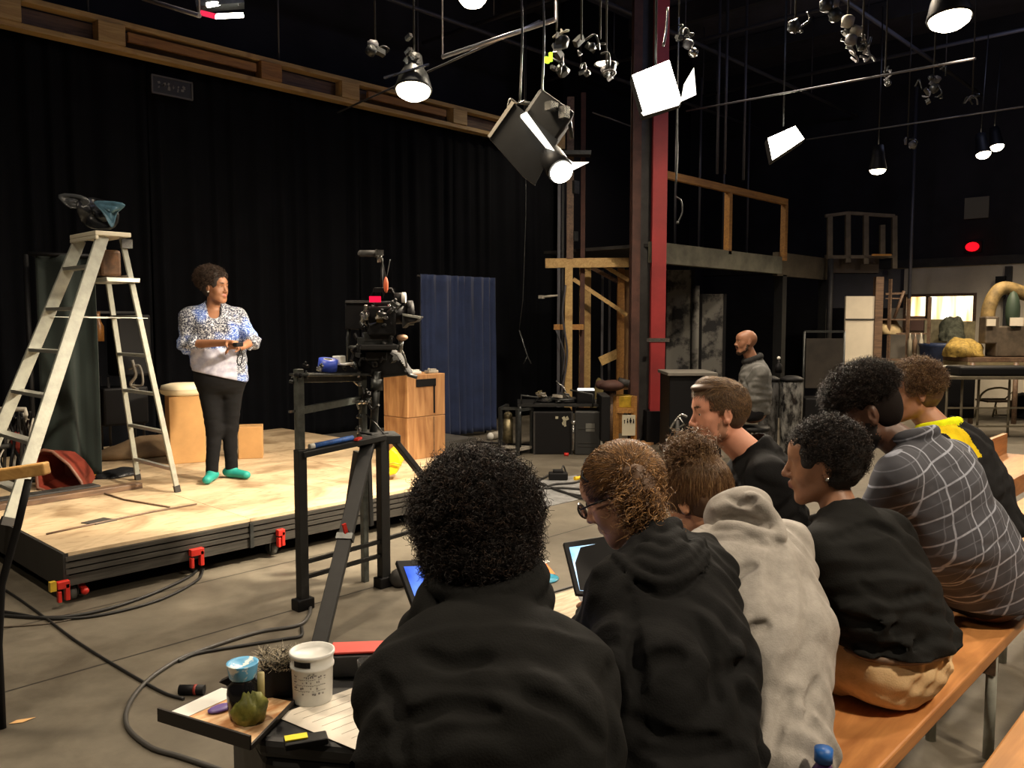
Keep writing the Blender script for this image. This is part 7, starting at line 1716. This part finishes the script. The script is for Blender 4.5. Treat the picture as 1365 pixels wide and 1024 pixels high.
def make_woman():
    d = 6.45; f = dirv(.42, -.90); lat = f.cross(UPV); g = lambda x, y, dd=0: Rp(x, y, d + dd)
    F = HF(g(288, 384, -.05), dirv(.90, -.42, -.06), sc=.95)
    nb = g(283, 408, .0); pel = g(294, 502, 0); mid = g(289, 458, 0)
    el = [g(337, 455, -.06), g(247, 459, -.12)]; hd = [g(322, 463, -.30), g(305, 457, -.31)]
    # body faces us: index 0 is her left arm (-lat), which is on the image right
    kn = [g(306, 572, .05), g(286, 573, -.02)]; ft = [at_z(309, 637, S), at_z(283, 641, S)]
    sk = skin('skin_warm_brown', (.30, .135, .07))
    def ex(C, sh, lat, f, up, nb, sp):
        C.cap(nb - sp * .13 - lat * .07 + f * .07, nb - sp * .16 - lat * .07 + f * .09, .062, .07, .05); C.cap(nb - sp * .13 + lat * .07 + f * .07, nb - sp * .16 + lat * .07 + f * .09, .062, .07, .05)
        C.cap(nb + f * .05 + up * .05, nb + f * .12 - up * .045, .06, .052, .01, None, mode='sub')
        Z = C.ax[2][None, None, :]; X = C.ax[0][:, None, None]; Y = C.ax[1][None, :, None]; l_ = (X - nb.x) * lat.x + (Y - nb.y) * lat.y
        C.L[np.broadcast_to((Z < mid.z - .035) & (np.abs(l_ - .01) < .16), C.L.shape)] = 1
    def sk_(C, tors, lat, f, up): C.torso([(mid, .18, .15), (pel + UPV * .02, .195, .16)], lat, .03, 0)
    root, sh, lt_, ff = person('woman in a speckled blue blouse, black trousers and turquoise shoes standing on the stage', F, pel, mid, nb, f, shw=.17, chw=.175, chd=.125, hipw=.195, hipd=.15, belly=.145, skinm=sk, lipm=mat('lips_warm', (.42, .14, .10), .35), female=True,
           elbows=el, hands=hd, knees=kn, feet=ft, top='blouse', topm=[blouse(), cloth('blouse_hem', (.42, .42, .50), (.32, .32, .42))], legm=cloth('trousers_soft_black', (.007, .007, .008)), shoem=mat('shoe_turquoise', (.012, .27, .23), .6), extra_top=ex, folds=.005, seed=71, h=.0055,
           sleeve='elbow', neckr=.050, hem=V((0, 0, pel.z + .0)), cut=-UPV + lat * .25, skirt=sk_, plant=[dirv(-.7, -.5, .0), dirv(.8, -.5, .05)], footlen=.20, curl=.9, fdir=[dirv(.88, -.46), dirv(.10, -.98)], trg=.0, seat=None, legr=.93)
    eyes(F, root); brows(F, root, H_blk, 1.2, 8)
    hr = cap_hair(F, 'hair', mat('hair_core_dkbrown', (.02, .013, .01), .8), root, .002, bump=.002)
    c = (0, -.065, .075); rad = (.112, .140, .104); keep = lambda x, y, z: z > -.02 and not (y > .045 and z < .085)
    vl = Vol(F.c - V((.3,) * 3), F.c + V((.3,) * 3), .007); vl.ell(F(*c), [q * .9 for q in rad], F.R(), .02); vl.ell(F(0, .115, -.03), (.09, .075, .115), F.R(), .012, None, 'sub'); vl.V += .006 * vl.noise(.02, 3); vl.build('swept_afro', mat('hair_core_dkbrown', (.02, .013, .01), .8), hr)
    P_ = curls(F, c, rad, 3600, keep, 71, .005, .02, 1.3, 8, .85, 1.0, .5); mi = (rng.uniform(size=len(P_)) < .5).astype(int); strands('curls', P_, .0016, [H_blk2, mat('hair_warm_brown', (.06, .033, .02), .5)], hr, mi)
    MB().ball(F(.080, -.004, -.030), .008).build('earring', M_white, root)
    t = thing('clip_microphone', 'small black clip microphone with a looped cord held by the standing woman', 'microphone', hd[0].lerp(hd[1], .4) + f * .05)
    c0 = hd[0].lerp(hd[1], .35) + f * .06 + UPV * .01
    MB().box(c0, (.10, .035, .03), Matrix.Rotation(.6, 3, 'Z')).build('body', M_black, t, bevel=.006); MB().tube(bez([c0, c0 - UPV * .05 - lat * .01, c0 - UPV * .12 + lat * .01, c0 - UPV * .15 - lat * .01, c0 - UPV * .08 - lat * .03, c0], 5), .004, 6).build('cord', M_black, t)
make_woman()
# ================================================================== benches
def bench(label, x0, x1, y0, y1, z, m, legs, group=None):
    t = thing('bench', label, 'bench', ((x0 + x1) / 2, (y0 + y1) / 2, 0), 0, group)
    MB().span((x0, y0, z - .045), (x1, y1, z)).build('seat_plank', m, t, bevel=.006)
    for X in legs:
        MB().span((X - .02, y0 + .03, .30), (X + .02, y1 - .03, z - .047)).build('cleat', M_timber3, t)
        for Y in (y0 + .045, y1 - .045): MB().cyl((X, Y, 0), (X, Y, z - .05), .018, 10).build('leg', M_alu, t)
    return t
b1 = bench('long pine bench plank beneath the grey hoodie, black tee and plaid shirt', .25, 3.78, .68, .955, .45, M_bench, (.5, 1.9, 3.15))
bench('pine bench continuing beyond the plaid shirt under the yellow and black shirt', 3.86, 6.4, .86, 1.16, .47, M_bench2, (4.1, 6.1))
bench('bare pine bench end cut by the bottom right corner', 1.9, 3.9, .22, .508, .45, M_bench2, (2.2, 3.6))
t = thing('wooden_trough', 'wooden box bench with raised sides at the right edge, beyond the yellow and black shirt', 'bench', (6.2, 1.5, 0))
MB().span((5.35, 1.30, .40), (7.6, 1.72, .44)).build('base_board', M_bench2, t); MB().span((5.35, 1.28, .40), (7.6, 1.31, .52)).build('side_board', M_bench, t); MB().span((5.35, 1.71, .40), (7.6, 1.74, .60)).build('side_board', M_bench2, t)
MB().box((5.9, 1.5, .49), (.3, .22, .1)).build('filler_block', M_timber3, t)
for X in (5.5, 7.4):
    for Y in (1.36, 1.66): MB().span((X - .03, Y - .03, 0), (X + .03, Y + .03, .40)).build('leg', M_timber, t)
# stool / crate under the man in profile
pg = V((*Rp(1030, 760, 3.3).xy, 0)); t = thing('black_crate', 'black crate used as a seat by the man in the V-neck sweater', 'crate', pg, .3)
MB().box((0, 0, .205), (.42, .42, .41)).build('body', M_black, t, world=False, bevel=.01)
# bottle on the bench
bt = at_z(1098, 1026, .62); bt = V((*at_d(1098, 1000, 1.62).xy, .45)); t = thing('drink_bottle', 'purple bottle with a blue cap at the bottom edge of the pine bench', 'bottle', bt)
MB().lathe([(0, 0), (.030, 0), (.032, .01), (.032, .12), (.026, .145), (.015, .165), (.015, .175)], bt, 20).build('bottle_body', mat('bottle_purple', (.07, .03, .14), .25), t); MB().lathe([(0, .172), (.018, .172), (.018, .198), (0, .198)], bt, 18).build('bottle_cap', mat('cap_blue', (.02, .12, .42), .4), t)
MB().box(bt + V((0, 0, .13)) - VV * .026 + RR * .012, (.012, .008, .02)).build('label_mark', M_redp, t)
# ================================================================== low black table with materials
ZT = .5
tc_ = [at_z(345, 985, ZT), at_z(300, 902, ZT), at_z(452, 866, ZT), at_z(772, 786, ZT)]
p3 = tc_[3] - V((.30, .62, 0)); p4 = V((1.15, 1.55, ZT))
tb = thing('low_table', 'low black cloth-covered table in front of the seated row', 'table', (1.7, 1.9, 0))
poly = [tc_[0], tc_[1], tc_[2], tc_[3], p3, p4]
def inset(pl, k): c = sum(pl, V((0, 0, 0))) / len(pl); return [p + (c - p) * k for p in pl]
M_tcl = mat('table_black_cloth', (.028, .028, .029), .55, noise=.4, nscale=6, bump=.15, bscale=20)
MB().prism([V((p.x, p.y, ZT - .05)) for p in poly], (0, 0, 0), (0, 0, .049)).build('table_top', M_tcl, tb, bevel=.016)
MB().prism([V((p.x, p.y, .18)) for p in inset([poly[0], tc_[1], tc_[2], p3, p4], .035)], (0, 0, 0), (0, 0, .27)).build('cloth_drape', M_tcl, tb, bevel=.02)
for p in inset([tc_[1], tc_[3], p3, p4], .12): MB().cyl((p.x, p.y, 0), (p.x, p.y, ZT - .05), .022, 10).build('leg', M_dark, tb)
zz = lambda x, y, h=0: at_z(x, y, ZT + .002) + V((0, 0, h))
# tray with paint sheet
ty = thing('paint_tray', 'shallow dark tray holding a streaked orange paper, overhanging the table corner', 'tray', zz(270, 960))
q4 = [at_z(211, 952, ZT + .02), at_z(297, 912, ZT + .02), at_z(392, 930, ZT + .02), at_z(334, 990, ZT + .02)]
MB().prism([p - V((0, 0, .018)) for p in q4], (0, 0, 0), (0, 0, .006)).build('tray_base', M_dark, ty)
e = MB()
for a, b, h_ in ((q4[0], q4[1], .010), (q4[1], q4[2], .010), (q4[2], q4[3], .012), (q4[3], q4[0], .034)): e.bar(a - V((0, 0, .018 - h_ / 2)), b - V((0, 0, .018 - h_ / 2)), .006, h_)
e.build('rim', mat('tray_rim_dark', (.02, .016, .014), .5), ty)
MB().prism([p - V((0, 0, .011)) for p in inset(q4, .03)], (0, 0, 0), (0, 0, .0015)).build('painted_paper', mat('paint_streaks', (.85, .62, .36), .6, col2=(.55, .24, .08), nscale=9, ramp=(.4, .62), stretch=(1, 3.5, 1)), ty)
w4 = inset([q4[0], q4[1], q4[1] + (q4[2] - q4[1]) * .32, q4[0] + (q4[3] - q4[0]) * .2], .06)
MB().prism([p - V((0, 0, .009)) for p in w4], (0, 0, 0), (0, 0, .0015)).build('white_paper', M_white, ty)
MB().ball(at_z(294, 944, ZT + .015), (.035, .022, .006)).build('paint_blob', mat('paint_violet', (.16, .1, .35), .4), ty)
# paint jar
c = zz(325, 960, .012); t = thing('paint_jar', 'black paint jar with a blue and white splashed lid standing on the tray', 'jar', c)
MB().lathe([(0, 0), (.034, 0), (.038, .02), (.04, .06), (.036, .082), (.028, .095), (.030, .10)], c, 24).build('jar_body', mat('jar_glossy_black', (.01, .01, .012), .15), t)
MB().lathe([(.030, .098), (.033, .102), (.038, .134), (.039, .137), (.034, .133), (0, .125)], c, 24, cap=False).build('lid', mat('lid_blue_white', (.10, .36, .62), .4, col2=(.75, .78, .72), nscale=22, ramp=(.42, .47)), t)
MB().prism([c + V((0, 0, .075)) - RR * .036, c + V((0, 0, .085)) - RR * .06, c + V((0, 0, .10)) - RR * .03], VV * -.01, VV * .01).build('spout', M_black, t)
MB().lathe([(0, .0), (.009, 0), (.009, .09), (0, .09)], c + RR * .045 + V((0, 0, .02)), 10).build('brush_handle', mat('olive_stick', (.3, .25, .1), .5), t)
# green scrunch
def crumple(name, c, rad, m, label, cat, seed, par=None, n=26, amp=.35):
    r = np.random.default_rng(seed); b = MB(); b.ball((0, 0, 0), 1, 0, n); k = r.normal(size=(14, 3)) * 4; ph = r.uniform(0, 6, 14); vs = []
    for p in b.v:
        d = np.array(p); f = 1 + amp * sum(abs(math.sin(float(k[j] @ d) + ph[j])) - .6 for j in range(14)) / 5
        vs.append(c + V((p.x * rad[0] * f, p.y * rad[1] * f, (p.z + .8) * rad[2] * f)))
    b.v = vs; o = b.build(name, m, par)
    if label: tag(o, label, cat)
    return o
crumple('green_cloth', zz(338, 957, .0) - VV * .03, (.042, .04, .045), mat('scrunch_green', (.34, .34, .07), .5, col2=(.12, .14, .02), nscale=30), 'scrunched yellow green netting in front of the paint jar', 'cloth', 3)
# bristly block
c = zz(368, 932); t = thing('brush_block', 'dark block with a rough bristly top between the jar and the paint bucket', 'block', c)
R_ = Matrix.Rotation(YAW - 1.2, 3, 'Z'); MB().box(c + V((0, 0, .045)) + VV * .03, (.088, .07, .09), R_).build('body', M_black, t, bevel=.008)
rr = np.random.default_rng(4); n = 2200; u = rr.uniform(-1, 1, (n, 2)); s0 = np.array([(npv(c + V((0, 0, .075 + .03 * rr.uniform())) + VV * .03 + R_ @ V((a * .044, b_ * .035, 0)))) for a, b_ in u])
dr = rr.normal(size=(n, 3)) * np.array([.5, .5, .25]) + np.array([0, 0, .35]); tt_ = np.linspace(0, 1, 4)[None, :, None]
strands('bristles', s0[:, None] + dr[:, None] * tt_ * .028 + rr.normal(size=(n, 4, 3)) * .002, .0012, [mat('bristle_dark', (.03, .026, .02), .6), mat('bristle_tan', (.42, .37, .27), .6)], t, (rr.uniform(size=n) < .6).astype(int))
# white bucket
c = zz(417, 932); t = thing('paint_bucket', 'white plastic paint bucket with a printed label and dark sticker', 'bucket', c)
M_bw = mat('bucket_white', (.66, .66, .63), .4, noise=.12, nscale=12)
MB().lathe([(0, 0), (.049, 0), (.051, .004), (.0535, .092), (.057, .094), (.057, .100), (.0545, .102), (.055, .124), (.059, .126), (.059, .134), (.054, .134), (.052, .124), (.0, .122)], c, 40, cap=False).build('body', M_bw, t)
ang = math.atan2(-VV.y, -VV.x)
def on(a, z, w_, h_, m_=0.0012, r=.0545): 
    d = V((math.cos(ang + a), math.sin(ang + a), 0)); Rz = Matrix.Rotation(ang + a + math.pi / 2, 3, 'Z'); return c + d * (r + .0005) + V((0, 0, z)), (w_, m_, h_), Rz
b = MB()
for k_ in range(5): p, s_, R2 = on(-.62 + k_ * .17, .113, .0105, .014, r=.0545); b.box(p, s_, R2)
b.build('sticker', M_black, t)
b = MB(); r_ = random.Random(8)
for row, z in enumerate((.080, .073, .066, .058, .050, .043, .035)):
    for k_ in range(17):
        if r_.random() < (.85 if row in (1, 3, 5) else .4): p, s_, R2 = on(-.75 + k_ * .1, z + r_.uniform(-.001, .001), .0035 if row in (1, 3, 5) else r_.uniform(.002, .005), .0009 if row in (1, 3, 5) else r_.uniform(.002, .005), r=.0526); b.box(p, s_, R2)
for k_ in range(7): p, s_, R2 = on(.05 + k_ * .06, .085 + .003 * math.sin(k_ * 2), .004, .0016, r=.0534); b.box(p, s_, R2)
b.build('printed_text', mat('print_grey', (.16, .15, .15), .6), t)
# dark box with red folder, cup
c = zz(470, 905); t = thing('dark_box', 'charcoal box behind the paint bucket with a red folder on it', 'box', c)
R_ = Matrix.Rotation(YAW - math.pi / 2 + .1, 3, 'Z'); MB().box(c + VV * .06 + V((0, 0, .03)) + RR * .01, (.15, .1, .06), R_).build('body', M_tcl, t, bevel=.004)
o = MB().box(c + VV * .06 + V((0, 0, .066)) + RR * .005, (.15, .08, .006), R_).build('red_folder', mat('folder_red', (.62, .05, .035), .5), bevel=.002); tag(o, 'red folder lying on the charcoal box behind the paint bucket', 'folder')
cu = c + RR * .045 - VV * .02; t = thing('clear_cup', 'clear plastic cup standing right of the charcoal box', 'cup', cu)
MB().lathe([(0, .001), (.022, 0), (.028, .062), (.0272, .062), (.0214, .002), (0, .003)], cu, 24, cap=False).build('cup_wall', mat('clear_plastic', (.8, .8, .8), .08, trans=.92), t)
# paper sheet, wallet
sp_ = [zz(366, 955), zz(486, 912), zz(640, 905), zz(560, 1060), zz(474, 1000)]
o = MB().prism(sp_, (0, 0, 0), (0, 0, .001)).build('paper_sheet', mat('sheet_white', (.78, .72, .62), .7, noise=.1, nscale=14)); tag(o, 'large white drawing sheet lying on the low table', 'paper')
b = MB(); r_ = random.Random(2)
for k_ in range(7):
    a = sp_[0].lerp(sp_[4], .1 + k_ * .12) + (sp_[1] - sp_[0]) * .12; b.bar(a + V((0, 0, .0014)), a + (sp_[1] - sp_[0]) * r_.uniform(.4, .8) + V((0, 0, .0014)), .0012, .0004)
b.build('pencil_lines', mat('pencil', (.45, .41, .36), .8), o)
wl = zz(408, 992); t = thing('wallet', 'thick black wallet lying on the table edge with a yellow note on it', 'wallet', wl)
Rw = Matrix.Rotation(YAW - math.pi / 2 + .35, 3, 'Z'); MB().box(wl + V((0, 0, .008)), (.10, .045, .016), Rw).build('body', M_black, t, bevel=.004)
o = MB().box(wl + V((0, 0, .018)) - Rw @ V((.022, -.006, 0)), (.052, .026, .003), Rw).build('sticky_note', mat('note_yellow', (.95, .80, .02), .6)); tag(o, 'bright yellow note lying on the black wallet', 'note')
o = MB().ball(zz(364, 965), (.009, .006, .003)).build('paint_drip', M_white); tag(o, 'tiny white paint drip on the table beside the paper corner', 'paint')
# pages at the table's far right
o = MB().prism([zz(700, 806), zz(764, 786), zz(790, 830), zz(720, 850)], (0, 0, 0), (0, 0, .003)).build('script_page', mat('page_cream', (.62, .52, .36), .7, col2=(.35, .28, .18), nscale=8, stretch=(1, 6, 1))); tag(o, 'cream striped page lying on the table between the afro and the black hoodie', 'page')
MB().bar(zz(700, 802, .004), zz(768, 782, .004), .008, .006).build('page_edge', M_dark, o)
# papers on the floor
f0 = lambda x, y, h=0: at_z(x, y, 0) + V((0, 0, .002 + h))
o = MB().prism([f0(700, 762), f0(728, 752), f0(740, 766), f0(704, 768)], (0, 0, 0), (0, 0, .003)).build('paper_sheet', mat('paper_orange', (.85, .22, .05), .6)); tag(o, 'orange paper lying on the floor beyond the afro', 'paper')
o = MB().prism([f0(699, 758), f0(728, 748), f0(733, 750), f0(703, 762)], (0, 0, .003), (0, 0, .008)).build('paper_strip', M_white); tag(o, 'white strip lying on the orange paper on the floor', 'paper')
o = MB().lathe([(0, 0), (.10, 0), (.10, .006), (0, .006)], f0(722, 772), 24).build('blue_disc', mat('disc_blue', (.05, .36, .55), .3, noise=.5, nscale=20)); tag(o, 'glossy blue disc lying on the floor in front of the orange paper', 'disc')
# tablets
def tablet(corners, label, scr, e):
    pts = [at_d(*q_) for q_ in corners]; c = sum(pts, V((0, 0, 0))) / 4; n = (pts[1] - pts[0]).cross(pts[3] - pts[0]).normalized()
    if n.dot(VV) > 0: n = -n
    t = thing('tablet_computer', label, 'tablet', c)
    MB().prism(pts, (0, 0, 0), -n * .014).build('case', M_black, t, bevel=.003)
    def uv(u, v): return pts[0].lerp(pts[1], u).lerp(pts[3].lerp(pts[2], u), v) + n * .001
    MB().prism([uv(.05, .12), uv(.97, .12), uv(.97, .94), uv(.05, .94)], (0, 0, 0), n * .001).build('screen', scr, t)
    return t, uv, n
def screen_mat(name, c1, c2, s):
    m = emis(name, c1, s); nt = m.node_tree; N = nt.nodes; L = nt.links; tc = N.new('ShaderNodeTexCoord'); n = N.new('ShaderNodeTexNoise'); n.inputs['Scale'].default_value = 9; n.inputs['Detail'].default_value = 3
    r = N.new('ShaderNodeValToRGB'); r.color_ramp.elements[0].position = .4; r.color_ramp.elements[0].color = (*c1, 1); r.color_ramp.elements[1].position = .62; r.color_ramp.elements[1].color = (*c2, 1)
    L.new(tc.outputs['Object'], n.inputs['Vector']); L.new(n.outputs['Fac'], r.inputs[0]); L.new(r.outputs[0], N['Emission'].inputs[0]); return m
tablet(((528, 747, 2.16), (655, 742, 2.30), (675, 832, 2.16), (558, 828, 2.02)), 'tablet with a blue screen held in front of the person with the afro', screen_mat('screen_blue', (.05, .12, .75), (.16, .30, .95), 1.0), 1)
tablet(((751, 723, 2.56), (862, 706, 2.66), (880, 800, 2.52), (768, 792, 2.42)), 'tablet with a pale cyan screen held by the person in glasses', screen_mat('screen_cyan', (.12, .45, .95), (.65, .85, 1), 1.15), 1)
# ================================================================== cables on the floor
def cable(px, label, r=.009, z=0.0, m=None, n=10, closed=None):
    pts = [at_z(x, y, z) + V((0, 0, r)) for x, y in px]; o = MB().tube(bez(pts, n), r, 8).build('floor_cable', m or M_rubber); tag(o, label, 'cable'); return o
cable([(-30, 818), (20, 824), (80, 825), (140, 815), (200, 795), (250, 772), (268, 757)], 'black cable curving along the floor to the right red stage clamp')
cable([(-30, 812), (20, 820), (70, 827), (135, 822), (212, 802), (262, 776), (271, 760)], 'second black cable just in front of the one feeding the right red clamp', .008)
cable([(-6, 780), (25, 800), (60, 825), (104, 858), (160, 893), (215, 924), (245, 934)], 'black cable running diagonally from the stage corner to the low table', .0065)
cable([(414, 812), (411, 824), (397, 836), (350, 844), (311, 855), (265, 871), (236, 883), (197, 910), (172, 942), (170, 972), (200, 999), (240, 1012), (300, 1032)], 'big grey cable loop sweeping around the low table', .009, m=mat('cable_grey', (.05, .048, .045), .45))
cable([(402, 838), (401, 850), (380, 854), (330, 862), (265, 873), (238, 884)], 'black cable joining the big grey loop from the frame foot', .008)
cable([(-10, 838), (60, 833), (120, 822)], 'thin brown cable lying flat before the stage corner', .004, m=mat('cable_brown', (.06, .045, .03), .6))
cable([(548, 613), (572, 617), (597, 625), (640, 614), (660, 606), (680, 600)], 'black cable running from the plywood crates toward the frame cart', .014)
cable([(602, 588), (640, 591), (691, 594), (712, 596)], 'black cable lying on the floor below the blue curtain', .014)
for i, pts in enumerate((((690, 642), (715, 646), (745, 655), (775, 666), (800, 670)), ((700, 655), (722, 640), (740, 632), (752, 640)), ((692, 648), (720, 652), (750, 652), (790, 655)), ((705, 636), (730, 650), (760, 660), (792, 664)), ((712, 660), (735, 648), (765, 645), (780, 640)))):
    cable(pts, ['lowest cable of the tangle by the black adaptor, ending under the glasses', 'cable arching up to the black adaptor in the tangle', 'straight middle cable of the floor tangle', 'cable crossing the silver sheet from its upper left corner', 'cable leading to the yellow connector in the tangle'][i], .010, .006)
o = MB().prism([at_z(x, y, 0) + V((0, 0, .001)) for x, y in ((702, 644), (768, 634), (800, 660), (712, 680))], (0, 0, 0), (0, 0, .004)).build('silver_sheet', mat('foil_sheet', (.42, .43, .44), .35, .3, noise=.5, nscale=14, bump=.5, bscale=30)); tag(o, 'silver grey sheet lying on the floor under the cable tangle', 'sheet')
c = at_z(744, 640, 0); t = thing('power_adaptor', 'black power adaptor block on the floor in the cable tangle', 'adaptor', c)
MB().box(c + V((0, 0, .04)), (.18, .10, .07), Rf).box(c + V((0, 0, .085)), (.10, .07, .03), Rf).build('body', M_black, t, bevel=.012); MB().tube(bez([c + V((.05, 0, .09)), c + V((.1, .02, .12)), c + V((.14, .02, .05))], 5), .008, 6).build('lead', M_rubber, t)
o = MB().cyl(at_z(766, 641, 0) + V((0, 0, .02)), at_z(774, 640, 0) + V((0, 0, .02)), .02, 12).build('yellow_connector', M_yel); tag(o, 'small yellow connector at the end of the cable tangle', 'connector')
c = at_z(256, 926, 0); t = thing('cable_plug', 'black plug with a dull red ring on the floor beside the paint tray', 'plug', c)
MB().cyl(c - RR * .05 + V((0, 0, .02)), c + RR * .05 + V((0, 0, .02)), .02, 14).build('body', M_black, t); MB().cyl(c + RR * .01 + V((0, 0, .02)), c + RR * .02 + V((0, 0, .02)), .0215, 14).build('ring', mat('dull_red', (.25, .03, .02)), t)
o = MB().prism([f0(12, 966), f0(22, 961), f0(48, 957), f0(30, 964)], (0, 0, 0), (0, 0, .001)).build('paper_scrap', mat('scrap_tan', (.6, .36, .15), .7)); tag(o, 'tan paper scrap lying on the floor at the lower left', 'scrap')
# ================================================================== shared groups
GR = {'rigging_clamp': 'clamps hanging in the ceiling grid', 'pendant_lamp': 'pendant lamps in the ceiling grid', 'person': 'people gathered in the hall', 'floor_cable': 'cables on the floor', 'plywood_crate': 'stacked plywood crates', 'scenery_flat': 'scenery flats under the gallery', 'steel_column': 'steel columns by the timber tower', 'road_case': 'road cases under the gear table', 'storage_bin': 'storage bins', 'bench': 'wooden benches', 'tablet_computer': 'tablets', 'hanging_pipe': 'pipes behind the guard rail', 'cross_pipe': 'cross pipes under the ceiling', 'flood_light': 'flood lights', 'cardboard_box': 'cardboard boxes on the stage', 'cardboard_sheet': 'sheets before the window', 'clip_pack': 'packs on the crate', 'grid_rod': 'bright grid rods', 'batten': 'battens on the stage', 'plank': 'dark planks on the stage'}
for o in SC.objects:
    if o.parent is None and o.name.split('.')[0] in GR and 'group' not in o.keys(): o['group'] = GR[o.name.split('.')[0]]
